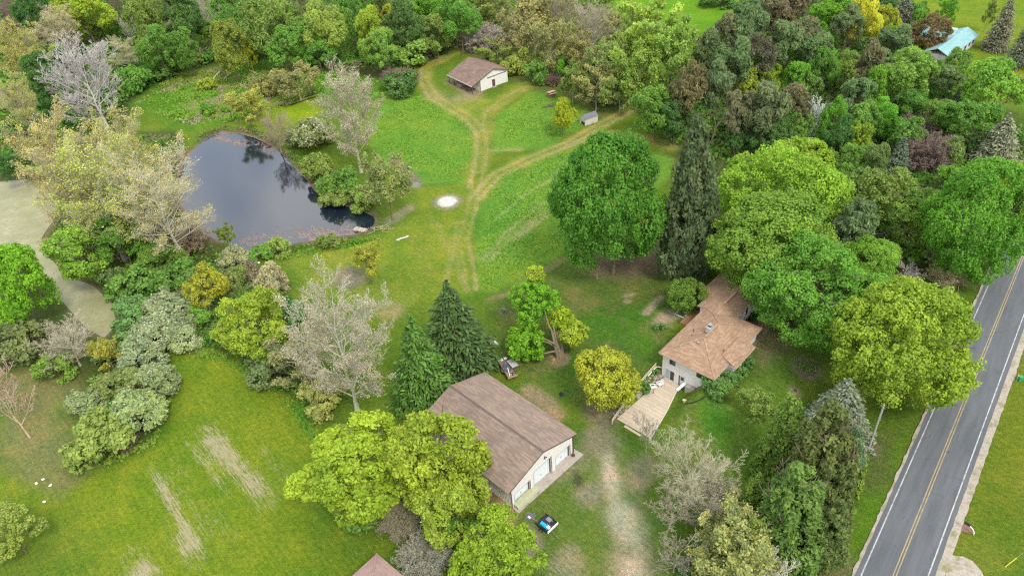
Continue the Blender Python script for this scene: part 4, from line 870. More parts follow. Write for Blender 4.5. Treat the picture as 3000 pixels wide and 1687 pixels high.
 ('leafy',1105,1140,250,270,(.205,.285,.022),'lime green tree overhanging the garage roof',dict(hk=1.0)),
 ('leafy',1140,1275,190,190,(.2,.28,.025),'lime green tree below the garage, lower of the clump',dict(hk=.9)),
 ('leafy',1255,1405,215,150,(.2,.3,.016),'bright lime round tree on the bottom edge',dict(hk=.9)),
 ('bramble',1010,1310,130,60,GRY,'grey bare brush under the lime green trees',dict(hk=.5,bark=(.33,.3,.2))),
 ('bramble',1070,1400,150,70,GRY,'grey bare brush on the bottom edge left of the bright lime tree',dict(bark=(.38,.36,.25))),
 ('bush',1160,1385,50,50,LGR,'pale green shrub left of the bright lime tree',dict()),
 ('bush',1150,1350,110,60,GRN,'green undergrowth bush between the two lime trees',dict()),
 ('bush',900,1290,120,45,GRN,'green low bush at the foot of the left lime tree',dict()),
 ('bush',690,930,130,95,(.13,.19,.06),'grey green shrub below the yellow green trees by the lawn',dict()),
 ('airy',740,900,120,130,(.2,.22,.10),'thin grey green saplings left of the pale cottonwood',dict(bark=GRY)),
 ('bush',810,1000,110,90,(.25,.29,.08),'yellowish shrub at the foot of the pale cottonwood',dict()),
 ('leafy',630,808,160,180,(.19,.275,.02),'yellow green tree at the end of the lower lawn, the larger of two',dict(hk=1.1)),
 ('leafy',690,870,105,115,(.195,.28,.022),'yellow green tree at the end of the lower lawn, the smaller of two',dict(hk=1.1)),
 ('airy',925,655,78,95,(.25,.31,.03),'small yellow tree on the lawn below the pond',dict(bark=OLB)),
 ('footed_airy',988,553,395,100,(.21,.25,.08),'slender brown green tree on the bank right of the pond',dict(bark=BRK)),
 ('footed_airy',632,314,228,78,(.28,.30,.06),'yellow umbrella shaped tree on the far pond bank',dict(bark=BRK)),
 ('footed_twiggy',909,434,80,150,GRY,'big grey mossy half dead tree right of the pond',dict(bark=(.36,.33,.24))),
 # pond's left side: tall cottonwoods and their undergrowth
 ('footed_budding',262,622,300,200,(.34,.325,.14),'tall tan cottonwood at the left, leaning over the algae pond',dict(bark=GRY)),
 ('footed_budding',318,655,265,230,(.30,.38,.07),'tall pale yellow green cottonwood left of the pond',dict(bark=GRY)),
 ('footed_twiggy',468,655,250,215,(.35,.36,.14),'tall tan cottonwood against the left pond edge',dict(bark=PALE)),
 ('footed_budding',190,560,270,170,(.34,.34,.12),'tan cottonwood behind the first one at the left',dict(bark=GRY)),
 ('footed_budding',380,560,260,150,(.34,.35,.09),'yellow tan cottonwood between two taller ones by the pond',dict(bark=GRY)),
 ('leafy',205,632,160,150,(.17,.31,.035),'light green willow hanging over the algae pond',dict(hk=.9)),
 ('leafy',300,600,120,130,GRN,'green tree at the feet of the tall cottonwoods',dict()),
 ('bramble',455,600,140,120,TAN,'tan vine tangle at the foot of the cottonwood by the pond',dict(bark=(.46,.38,.24),hk=1.3)),
 ('leafy',350,530,130,120,(.17,.25,.05),'olive green understory tree between the cottonwoods',dict()),
 ('leafy',250,520,110,110,(.15,.24,.045),'green understory tree left under the cottonwoods',dict()),
 ('leafy',400,640,110,90,GRN,'green bushy tree behind the vine tangle',dict()),
 ('leafy',40,415,90,80,DKG,'dark green shrub at the left edge above the algae pond',dict()),
 ('bush',340,710,120,90,GRN,'green bush on the bank between the two ponds, upper',dict()),
 ('bush',285,705,70,70,(.11,.19,.05),'green bush hanging over the algae pond',dict()),
 ('bush',440,690,110,80,GRN,'mid green bush below the vine tangle',dict()),
 ('leafy',515,715,100,110,(.26,.30,.02),'golden green small tree among the bushes',dict(hk=1.1)),
 ('bush',590,650,75,55,SIL,'pale grey green shrub at the lower pond corner',dict()),
 ('silver',585,640,50,40,LGR,'white flowering shrub at the lower pond corner',dict()),
 ('bush',700,622,66,52,LGR,'light green bush on the near pond bank',dict(group=G_POND)),
 ('bush',655,640,55,36,GRN,'small green bush left of the light green bank bush',dict(group=G_POND)),
 ('bush',822,612,55,36,OLV,'olive bush on the near pond bank below the rocks',dict(group=G_POND)),
 ('airy',566,590,50,60,OLV,'thin olive sapling standing in the lower pond corner',dict()),
 ('bush',632,690,55,58,(.19,.17,.11),'brownish bush left of the silvery one',dict()),
 ('bush',682,715,78,92,(.28,.29,.19),'silvery grey bush below the near pond bank',dict(hk=1.3)),
 ('bush',600,705,55,70,(.17,.24,.07),'grey green bush right of the golden green tree',dict()),
 ('bush',735,790,60,90,(.06,.2,.04),'deep green bush left of the pale cottonwood',dict()),
 ('bush',480,640,0,0,GRN,'',dict(skip=1)),
 ('bush',340,790,110,90,(.12,.21,.06),'green bush at the head of the flowering thicket',dict()),
 ('silver',450,775,140,95,SIL,'pale flowering shrub at the top of the thicket',dict()),
 ('silver',395,840,130,95,SIL,'silvery flowering shrub in the middle of the thicket',dict()),
 ('silver',465,850,85,70,(.27,.31,.15),'whitest flowering shrub at the right tip of the thicket',dict(petal=(.66,.64,.5))),
 ('bush',490,790,90,70,GRN,'green shrub between the flowering shrubs and the golden tree',dict()),
 ('silver',365,895,120,90,SIL,'silvery shrub above the lower lawn edge',dict()),
 ('bush',290,880,100,75,(.13,.21,.055),'green shrub beside the yellow flowering one',dict()),
 ('airy',265,885,70,80,(.27,.3,.05),'yellow leafed sapling in the thicket',dict(bark=OLB)),
 ('silver',385,975,110,95,(.21,.28,.11),'silvery green shrub at the right edge of the thicket',dict()),
 ('bush',310,960,110,90,(.19,.22,.06),'olive shrub in the lower half of the thicket',dict()),
 ('silver',330,1055,150,120,(.22,.30,.11),'silvery green shrub above the lowest one of the thicket',dict()),
 ('silver',225,1010,95,80,(.21,.29,.11),'pale green shrub at the left edge of the thicket',dict()),
 ('bush',255,1105,150,130,(.19,.28,.06),'large pale green round shrub at the lowest end of the thicket',dict()),
 ('bramble',310,1110,70,70,PUR,'dead brown bush tucked between the lowest shrubs',dict(bark=PUR)),
 ('bush',140,925,90,80,(.14,.26,.03),'green shrub left of the thicket by the peach tree',dict()),
 ('bare',165,855,130,140,GRY,'grey bare tree below the algae pond',dict(bark=(.42,.38,.3))),
 ('footed_bare',75,1100,880,125,PCH,'peach coloured bare tree at the left edge of the lower lawn',dict(bark=PCH)),
 ('maple',30,722,160,235,(.155,.31,.012),'bright green tree cut by the left edge beside the algae pond',dict()),
 ('bush',40,865,140,95,(.14,.17,.055),'dull olive bush under the bright green tree at the left edge',dict()),
 ('leafy',15,1325,150,190,(.22,.30,.06),'pale green tree cut by the left edge at the bottom',dict(hk=1.0)),
]
for kind, fx, fy, wp, hp, tint, label, o in ROWS:
    o = dict(o)
    if o.pop('skip', 0): continue
    if kind.startswith('footed_'): footed(kind[7:], fx, fy, wp, hp, tint, label, **o)
    else: crown(kind, fx, fy, wp, hp, tint, label, **o)

# more of the same woods, standing where the list above leaves room: nothing in the photograph tells these apart
ORD = 'first second third fourth fifth sixth seventh eighth ninth tenth eleventh twelfth thirteenth fourteenth fifteenth sixteenth seventeenth eighteenth nineteenth twentieth'.split()
def fill(polys, n, gap, kinds, where, group, seed):
    made = {}; rg = random.Random(seed); have = [(o.location.x, o.location.y) for o in COL.objects if o.get('category') in ('tree',)]; Ps = [poly(f) for f in polys]; k = 0
    for _ in range(4000):
        if k >= n: break
        P = rg.choice(Ps); xs = [p[0] for p in P]; ys = [p[1] for p in P]; x, y = rg.uniform(min(xs), max(xs)), rg.uniform(min(ys), max(ys))
        if not inside(np.array([x]), np.array([y]), P)[0] or any(math.hypot(x - a, y - b) < gap for a, b in have): continue
        kind, a, H, tint, look = rg.choice(kinds); f = rg.uniform(.65, 1.35); bk = GRY if kind in ('bare', 'airy') else BRK
        q = np.array([x, y, H * .6 - CAM_H]); u, v = 1500 + FPX * (q @ _rt) / (q @ _fw), 843.5 + FPX * (q @ _dn) / (q @ _fw)
        if not (25 < u < 2975 and v > 10): continue
        made.setdefault(look, []).append((u, plant(kind, x, y, a * f, H * f, tint, look, group=group, bark=bk))); have.append((x, y)); k += 1
    for look, L in made.items():
        L.sort(key=lambda e: e[0])
        for i, (u, o) in enumerate(L): o['label'] = ORD[i] + ' from the left of the ' + look + 's ' + where
        if len(L) == 1: L[0][1]['label'] = look + ' ' + where
fill([[(-40,20),(280,-30),(300,120),(120,260),(-20,330)], [(280,-35),(1290,-35),(1280,40),(1080,90),(960,110),(700,110),(420,150),(300,130)]], 46, 4.6, [('leafy',4.2,10,GRN,'mid green leafy tree'),('leafy',4,9,OLV,'olive leafy tree'),('leafy',3.6,8.5,LGR,'light green leafy tree'),('leafy',4.4,10,DKG,'dark green leafy tree'),('bare',4,11,GRY,'grey leafless tree'),('leafy',3.2,7,YG,'small yellow green tree')], 'filling the far woods', 'understory of the far woods', 31)
fill([[(1640,250),(1840,90),(2050,-10),(2250,0),(2320,80),(2400,230),(2560,300),(2560,420),(2440,430),(2250,430),(2050,420),(1880,400),(1760,300)]], 40, 3.9, [('pine',3.2,9.5,PIN,'grey green pine'),('leafy',3,8,GRN,'mid green tree'),('leafy',2.8,7,DKG,'dark green small tree'),('leafy',3.1,9,(.13,.25,.035),'fresh green tree'),('leafy',2.8,7.5,(.14,.24,.05),'dull green tree')], 'filling the mixed wood', 'understory of the mixed wood', 32)
fill([[(1240,60),(1300,-30),(1540,-30),(1555,100),(1590,240),(1500,285),(1420,220),(1330,140)]], 24, 3.6, [('airy',3,8,(.24,.25,.10),'tan leafed sapling'),('airy',2.8,7,(.2,.25,.07),'green leafed sapling'),('bare',3,8,GRY,'leafless grey sapling')], 'filling the scrub behind the barn', 'saplings of the scrub behind the barn', 33)

# the half fallen tree on the back lawn: split trunk with four tufts of fresh leaves
def split_tree():
    x, y, z = atg(1408, 895); t = thing('split_tree', 'old split trunk tree with tufts of bright green leaves on the back lawn', 'tree', (x, y, z - .05))
    R = np.random.RandomState(3); b = MB()
    for k in range(5):
        a = k * 1.3; q = [(math.cos(a) * .35, math.sin(a) * .35, 0), (math.cos(a) * .4 - .1 * k, math.sin(a) * .3, 2.2), (-.25 * k + math.cos(a) * .5, .2 * k, 4.2 + .4 * k)]
        b.tube(q, [.38, .27, .1], 7)
    for q in (((0, 0, 1.4), (-1.6, .5, 2.6), (-3.0, .8, 3.0)), ((0, 0, 1.8), (-.9, -.6, 3.4), (-2.4, -.6, 4.6)), ((0, 0, 2.2), (.8, .3, 3.2), (1.7, .4, 3.6)), ((0, 0, 2.5), (-1.4, 1.4, 5.5), (-1.9, 1.8, 8.2)), ((-.3, 0, 1.2), (-1.5, -.8, 1.8), (-2.9, -1.3, 2.0))): b.tube(q, [.2, .13, .05], 6)
    o = b.build('trunk', M_BARK, t); o.color = (.26, .2, .14, 1)
    cx = {}
    for fx, fy, wp, hp, zc, tint in ((1345, 755, 122, 135, 7.6, BRI), (1322, 855, 108, 85, 3.2, (.12, .27, .016)), (1412, 805, 68, 62, 5.2, LIME), (1437, 842, 75, 75, 4.0, YG), (1345, 690, 45, 40, 11.2, YG)):
        px, py = at(fx, fy, zc); s, th = pxm(px, py, zc); a = wp / 2 / s * 1.2; bb = 1.1 * max(hp / 2 / s, .7 * a)
        V, Q, v, P = puff_crown(R, a, min(bb, 1.3 * a), 0, int(38 * a), .5, 46, .27, zmin=-.85, lob=(7, .68, .4, 6), jit=.8)
        o = link('crown', leaf_mesh('crown', V, Q, v), t, tuple(c * 1.5 + .018 for c in tint)); o.location = (px - x, py - y, zc - z)
split_tree()

# undergrowth, marsh grass and meadow tufts: nobody could count these
def scatter(name, polys, n, size, zr, cols, seed, clump=2.6, up=.6, elong=1.6, label=None, mat=None):
    R = np.random.RandomState(seed); areas = []; Ps = [poly(f) for f in polys]
    for P in Ps: q = np.array(P); areas.append(.5 * abs(np.dot(q[:, 0], np.roll(q[:, 1], 1)) - np.dot(q[:, 1], np.roll(q[:, 0], 1))))
    C = []
    for P, A_ in zip(Ps, areas):
        q = np.array(P); k = int(n * A_ / sum(areas)); lo, hi = q.min(0), q.max(0); need = k; tries = 0
        while need > 0 and tries < 40:
            xy = lo + (hi - lo) * R.rand(need * 3 + 50, 2); xy = xy[inside(xy[:, 0], xy[:, 1], P)]
            dens = fbm(xy[:, 0], xy[:, 1], clump * 3, seed, 2); xy = xy[R.rand(len(xy)) < np.clip((dens - .3) * 3, .08, 1)][:need]; C.append(xy); need -= len(xy); tries += 1
    xy = np.concatenate(C); hgt = vnoise(xy[:, 0], xy[:, 1], clump, seed); z = gz(xy[:, 0], xy[:, 1]) + (zr[0] + (zr[1] - zr[0]) * hgt ** 1.4) * R.rand(len(xy)) ** .5
    edge = np.min([np.abs(sdist(xy[:, 0], xy[:, 1], P)) for P in Ps], 0); ok = (R.rand(len(xy)) < sstep(-.3, 2.5 if zr[1] < 1 else 4.5, edge)) & (sdist(xy[:, 0], xy[:, 1], POND) > .2) & (sdist(xy[:, 0], xy[:, 1], ALGAE) > .2); xy, z, hgt = xy[ok], z[ok], hgt[ok]
    P3 = np.stack([xy[:, 0], xy[:, 1], z], -1); Nn = unit(R.normal(size=P3.shape) + np.array([0, 0, up])); al = None
    if up < .2: al = unit(R.normal(size=P3.shape) * .35 + np.array([0, 0, 1.0]))
    V, Q = leaves(R, P3, Nn, size * (.6 + .8 * R.rand(len(P3))), elong, al)
    cn_ = fbm(xy[:, 0], xy[:, 1], 7, seed + 1, 2); ci = np.clip(((cn_ - .25) * 2 * len(cols)).astype(int), 0, len(cols) - 1); cc = np.array(cols)[ci] * ((.7 + .6 * R.rand(len(P3))) if zr[1] > .6 else (.86 + .28 * R.rand(len(P3))))[:, None]
    me = np_mesh(name, V, Q, mats=[mat or M_WEED], attr={'c': ('FACE', cc)}); o = link(name, me); stuff(o)
    if label: tag(o, label, 'undergrowth')
    return o
M_WEED, nt, b = new_mat('weeds'); nt.nodes.remove(b); a_ = N(nt, 'ShaderNodeAttribute', attribute_name='c'); d_ = N(nt, 'ShaderNodeBsdfDiffuse'); t_ = N(nt, 'ShaderNodeBsdfTranslucent'); s_ = N(nt, 'ShaderNodeMixShader'); s_.inputs[0].default_value = .25
nt.links.new(a_.outputs['Color'], d_.inputs[0]); nt.links.new(a_.outputs['Color'], t_.inputs[0]); nt.links.new(d_.outputs[0], s_.inputs[1]); nt.links.new(t_.outputs[0], s_.inputs[2]); nt.links.new(s_.outputs[0], nt.nodes['Material Output'].inputs[0])
scatter('undergrowth', [[(-60,-10),(1290,-40),(1300,60),(1110,140),(960,190),(820,180),(700,150),(560,160),(420,190),(330,260),(150,440),(-60,440)]], 90000, .75, (.2, 2.6), [(.09,.21,.035), (.12,.27,.04), (.17,.27,.05), (.2,.21,.09)], 11, 4.5, label='low green weeds and brambles under the far woods')
scatter('undergrowth', [[(1590,270),(1850,60),(2060,-40),(2260,-40),(2330,60),(2420,230),(2576,300),(2620,420),(2576,600),(2440,700),(2280,680),(2100,600),(1900,640),(1710,560),(1690,380)]], 80000, .6, (.2, 2.2), [(.1,.23,.04), (.15,.24,.055), (.16,.19,.08), (.15,.28,.045)], 12, 4, label='dense low brush between the trees of the mixed wood')
scatter('scrub_undergrowth', [[(1180,110),(1300,-40),(1545,-40),(1560,90),(1600,240),(1585,265),(1510,280),(1400,230),(1320,200),(1275,150)]], 36000, .5, (.1, 1.5), [(.2,.26,.06), (.27,.27,.13), (.17,.27,.05)], 13, 3.5, label='tan and green brush under the bare saplings')
scatter('undergrowth', [[(150,480),(330,340),(440,340),(470,420),(455,510),(490,590),(560,630),(640,665),(720,730),(740,860),(790,980),(800,1060),(720,1000),(560,890),(430,870),(420,1000),(380,1100),(260,1150),(190,1120),(200,1000),(290,860),(300,800),(235,710),(160,670),(120,600)]], 70000, .42, (.15, 1.7), [(.1,.22,.04), (.15,.26,.05), (.2,.25,.08), (.22,.22,.11)], 14, 3, label='tangled green undergrowth between the bushes beside the ponds')
scatter('marsh_grass', [[(330,260),(430,190),(560,168),(700,150),(830,180),(960,200),(1060,115),(1150,105),(1050,170),(960,245),(800,235),(640,300),(480,325)]], 30000, .36, (.0, .5), [(.17,.34,.04), (.21,.36,.05), (.34,.32,.17), (.26,.34,.07)], 15, 2.5, .7, 2.2, label='rank green marsh grass in the clearing behind the pond')
scatter('meadow_grass', [[(960,262),(1060,225),(1130,275),(1190,318),(1196,350),(1185,415),(1170,455),(1060,455),(1010,400),(950,420),(935,330)], [(1250,290),(1330,240),(1400,240),(1495,290),(1440,328),(1380,366),(1248,380)], [(1228,450),(1300,410),(1400,380),(1480,356),(1600,400),(1470,600),(1400,640),(1250,722),(1210,725),(1200,690),(1203,530)]], 24000, .2, (.0, .14), [(.19,.36,.05), (.21,.38,.05), (.24,.39,.055), (.18,.35,.055)], 16, 1.8, .5, 2.6, label='longer dark green meadow grass between the tracks')
scatter('rough_grass', [[(640,925),(760,1005),(800,1085),(790,1120),(720,1020),(600,930),(430,885),(440,870),(560,880)], [(430,890),(440,1000),(395,1120),(270,1180),(190,1140),(260,1150),(380,1100),(420,1000)], [(690,640),(850,615),(960,590),(955,600),(850,630),(700,660)], [(1220,1300),(1290,1340),(1350,1449),(1180,1449)], [(2175,1130),(2200,1110),(2165,1250),(2120,1400),(2060,1449),(2150,1260)]], 30000, .26, (.03, .5), [(.13,.28,.035), (.17,.3,.04), (.22,.32,.05)], 17, 2, .5, 2.2, label='uncut grass and weeds along the lawn edges and verge')
def scum():
    R = np.random.RandomState(21); n = 5200; P = np.array(POND); q = P.mean(0); e0 = np.array(at(610, 625, -.34)); e1 = np.array(at(890, 588, -.34)); t = R.rand(n); C = e0 + (e1 - e0) * t[:, None]; nrm = q - (e0 + e1) / 2; nrm /= np.hypot(*nrm)
    C = C + nrm * (np.abs(R.normal(size=n)) * 2.6 - 1.4)[:, None] + R.normal(size=(n, 2)) * .5
    e0b = np.array(at(540, 345, -.34)); e1b = np.array(at(700, 380, -.34)); C2 = e0b + (e1b - e0b) * R.rand(1500)[:, None] + R.normal(size=(1500, 2)) * .9; C = np.concatenate([C, C2])
    k = vnoise(C[:, 0], C[:, 1], 1.2, 7) > .42; C = C[k]; C = C[sdist(C[:, 0], C[:, 1], POND) < .4]
    C3 = np.concatenate([C, np.full((len(C), 1), -.335)], 1); Nn = unit(R.normal(size=C3.shape) * .06 + np.array([0, 0, 1.0])); V, Q = leaves(R, C3, Nn, .16 + .16 * R.rand(len(C3)), 1.5)
    me = np_mesh('floating_leaves', V, Q, mats=[M_WEED], attr={'c': ('FACE', np.array([.30, .235, .20]) * (.7 + .6 * R.rand(len(C3)))[:, None])}); tag(stuff(link('floating_leaves', me)), 'pinkish floating leaf litter along the near pond shore', 'leaf litter')
scum()
scatter('shore_weeds', [[(645,644),(700,632),(800,605),(890,592),(905,602),(800,622),(700,650)], [(690,372),(745,425),(772,450),(817,500),(850,514),(872,500),(805,438),(742,382)], [(495,358),(558,328),(640,338),(692,370),(706,356),(642,324),(560,314),(486,342)], [(850,514),(940,545),(955,565),(965,548),(900,512)]], 9000, .24, (.02, .75), [(.2,.24,.07), (.3,.27,.14), (.15,.25,.05)], 19, 1.6, .1, 2.6, label='tan and green weeds along the pond shore')

# ------------------------------------------------------------------ buildings
def shingle_mat(name, c0, c1, stain, sc, cdark):
    m, nt, b = new_mat(name); p = obj_pos(nt); a = N(nt, 'ShaderNodeAttribute', attribute_name='v')
    n = noise(nt, p, 26, 3, .7); n2 = noise(nt, p, stain, 4, .6, (sc, (0, 0, 0))); n3 = noise(nt, p, .5, 4, .65)
    c = mixc(nt, a.outputs['Fac'], c0, c1); c = mixc(nt, ramp(nt, n, .3, .7), mixc(nt, 1.0, c, (.8, .8, .8), 'MULTIPLY'), mixc(nt, 1.0, c, (1.15, 1.14, 1.12), 'MULTIPLY'))
    c = mixc(nt, ramp(nt, n2, .5, .72), c, mixc(nt, .75, c, cdark)); c = mixc(nt, ramp(nt, n3, .35, .65), c, mixc(nt, 1.0, c, (1.14, 1.1, 1.06), 'MULTIPLY'))
    nt.links.new(c, b.inputs['Base Color']); b.inputs['Roughness'].default_value = .95; b.inputs['Specular IOR Level'].default_value = .12; bump(nt, b, n, .3, .01); return m
M_SH_GAR = shingle_mat('garage shingles', (.195, .145, .115), (.275, .21, .165), .35, (.35, 1, 1), (.15, .122, .102))
M_SH_HOU = shingle_mat('house shingles', (.26, .165, .105), (.38, .26, .175), .5, (1, 1, 1), (.2, .13, .09))
M_SH_BARN = shingle_mat('barn shingles', (.175, .122, .096), (.235, .17, .136), .4, (1, 1, 1), (.12, .09, .078))
M_SH_PINK = shingle_mat('pinkish shingles', (.30, .20, .18), (.36, .25, .22), .4, (1, 1, 1), (.25, .18, .16))
M_SH_GREY = shingle_mat('grey shingles', (.14, .15, .165), (.2, .21, .225), .4, (1, 1, 1), (.12, .12, .13))
M_TURQ = shingle_mat('turquoise roofing', (.20, .37, .38), (.25, .43, .43), .5, (1, 1, 1), (.2, .33, .33))
M_WHITE = plain('white siding', (.74, .71, .67), .6, .05, 1.5, dirt=((.6, .55, .47), .8, .6))
M_CREAM = plain('cream metal siding', (.70, .67, .60), .55, .05, 1.2, dirt=((.55, .48, .36), .9, .6))
M_DOORW = plain('white garage door', (.70, .74, .75), .5, .04, 2)
M_TRIM = plain('brown trim', (.13, .095, .08), .6, .15, 3); M_FASC = plain('tan fascia', (.50, .42, .31), .6, .1, 3)
M_DARKW = plain('dark weathered wood', (.10, .075, .06), .9, .25, 5); M_CONC = plain('concrete', (.40, .35, .29), .9, .12, 2.2, dirt=((.20, .165, .125), .7, .56))
M_GLASS = plain('window glass', (.03, .035, .045), .08, .1, 2, spec=.7); M_FRAME = plain('window frame', (.66, .65, .62), .5, .05, 3); M_FRAMEB = plain('dark window frame', (.16, .13, .12), .5, .1, 3)
M_PLANK = plain('deck boards', (.50, .41, .295), .85, .14, 4, dirt=((.40, .31, .21), 1.1, .6)); M_RUST = plain('red brown deck stain', (.36, .19, .095), .8, .15, 4)
M_STONE = plain('field stone', (.33, .29, .24), .95, .3, 4); M_METAL = plain('galvanised metal', (.42, .43, .44), .4, .1, 4, .7); M_BLACK = plain('black rubber', (.022, .022, .024), .8, .2, 4); M_BLK2 = plain('black paint', (.03, .03, .034), .45, .15, 4)
M_PVC = plain('white plastic', (.78, .77, .74), .4, .03, 4); M_GREYW = plain('grey weathered boards', (.31, .28, .25), .9, .2, 5, dirt=((.2, .17, .14), 2, .58)); M_BROWNW = plain('brown weathered boards', (.24, .165, .115), .9, .25, 5, dirt=((.12, .085, .065), 2.2, .55))

def poly_spans(P, t):
    xs = []
    for i in range(len(P)):
        (s0, t0), (s1, t1) = P[i], P[(i + 1) % len(P)]
        if (t0 > t) != (t1 > t): xs.append(s0 + (t - t0) * (s1 - s0) / (t1 - t0))
    xs.sort(); return [(xs[i], xs[i + 1]) for i in range(0, len(xs) - 1, 2)]
def roof_plane(parent, O, e, u, P, mat, under, course=.2, tab=.85, seed=1, thick=.14, name='roof', lift=.022):
    """one roof plane: a slab cut to the polygon P (along the eave, up the slope) and overlapping shingle tabs laid in courses on it"""
    O, e, u = Vector(O), Vector(e).normalized(), Vector(u).normalized(); n = e.cross(u)
    if n.z < 0: n = -n
    b = MB(); m_ = len(P); top = [O + e * s + u * t for s, t in P]; bot = [p - n * thick for p in top]
    b.add(top + bot, [tuple(range(m_)), tuple(reversed(range(m_, 2 * m_)))] + [(i, m_ + i, m_ + (i + 1) % m_, (i + 1) % m_) for i in range(m_)])
    r = b.build(name, under, parent)
    rg = random.Random(seed); s_ = MB(); tmin = min(t for _, t in P); tmax = max(t for _, t in P); t = tmin; row = 0
    while t < tmax - .03:
        t1 = min(t + course, tmax); A = poly_spans(P, t + .012); B = poly_spans(P, t1 - .012)
        if len(A) == len(B):
            for (a0, a1), (b0, b1) in zip(A, B):
                L = max(a1 - a0, b1 - b0); k = max(1, int(round(L / tab))); cuts = [0] + sorted(min(.999, max(.001, (i + rg.uniform(-.3, .3) + (.5 if row % 2 else 0)) / k)) for i in range(1, k)) + [1]
                for f0, f1 in zip(cuts[:-1], cuts[1:]):
                    if f1 - f0 < .004: continue
                    h = lift * rg.uniform(.7, 1.4)
                    q = [O + e * (a0 + (a1 - a0) * f0) + u * t + n * h, O + e * (a0 + (a1 - a0) * f1) + u * t + n * h, O + e * (b0 + (b1 - b0) * f1) + u * (t1 + .01) + n * .006, O + e * (b0 + (b1 - b0) * f0) + u * (t1 + .01) + n * .006]
                    s_.add(q + [q[0] - n * h, q[1] - n * h], [(0, 1, 2, 3), (4, 5, 1, 0)], 0, rg.random() ** 1.3)
        t += course; row += 1
    sh = s_.build('shingles', mat, r, fix=False); stuff(sh); return r
def ridge_cap(parent, p, q, mat, wd=.3, name='ridge_cap'):
    b = MB(); p, q = Vector(p), Vector(q); n = max(2, int((q - p).length / .45)); rg = random.Random(3)
    for i in range(n):
        a, c = p.lerp(q, i / n), p.lerp(q, (i + 1.02) / n); b.bar(a + Vector((0, 0, .02)), c + Vector((0, 0, .03)), wd, .05, 0, rg.random())
    return b.build(name, mat, parent)
def rib_wall(parent, x0, x1, y, z0, zf, mat, face, step=.3, axis='x', name='siding_ribs'):
    b = MB(); n = int((x1 - x0) / step)
    for i in range(1, n):
        x = x0 + (x1 - x0) * i / n; zt = zf(x)
        if axis == 'x': b.box(x - .02, x + .02, min(y, y + face * .022), max(y, y + face * .022), z0, zt - .03, 0, .5)
        else: b.box(min(y, y + face * .022), max(y, y + face * .022), x - .02, x + .02, z0, zt - .03, 0, .5)
    return stuff(b.build(name, mat, parent))
def window(parent, x, y, z, wd, ht, face=-1, frame=None, name='window', slats=3, rz=0):
    frame = frame or M_FRAMEB; e = bpy.data.objects.new(name, None); COL.objects.link(e); e.parent = parent; e.location = (x, y, z); e.rotation_euler = (0, 0, rz)
    g = MB(); g.box(.03, wd - .03, face * .02 - .01, face * .02 + .01, .03, ht - .03); g.build('pane', M_GLASS, e)
    f = MB(); t = .06; d0, d1 = sorted((0, face * .06)); f.box(0, wd, d0, d1, 0, t); f.box(0, wd, d0, d1, ht - t, ht); f.box(0, t, d0, d1, t, ht - t); f.box(wd - t, wd, d0, d1, t, ht - t); f.build('frame', frame, e)
    s = MB(); d0, d1 = sorted((face * .032, face * .05))
    for i in range(1, slats + 1): zz = ht * i / (slats + 1); s.box(t, wd - t, d0, d1, zz - .015, zz + .015)
    if slats: s.build('glazing_bar', frame, e)
    return e

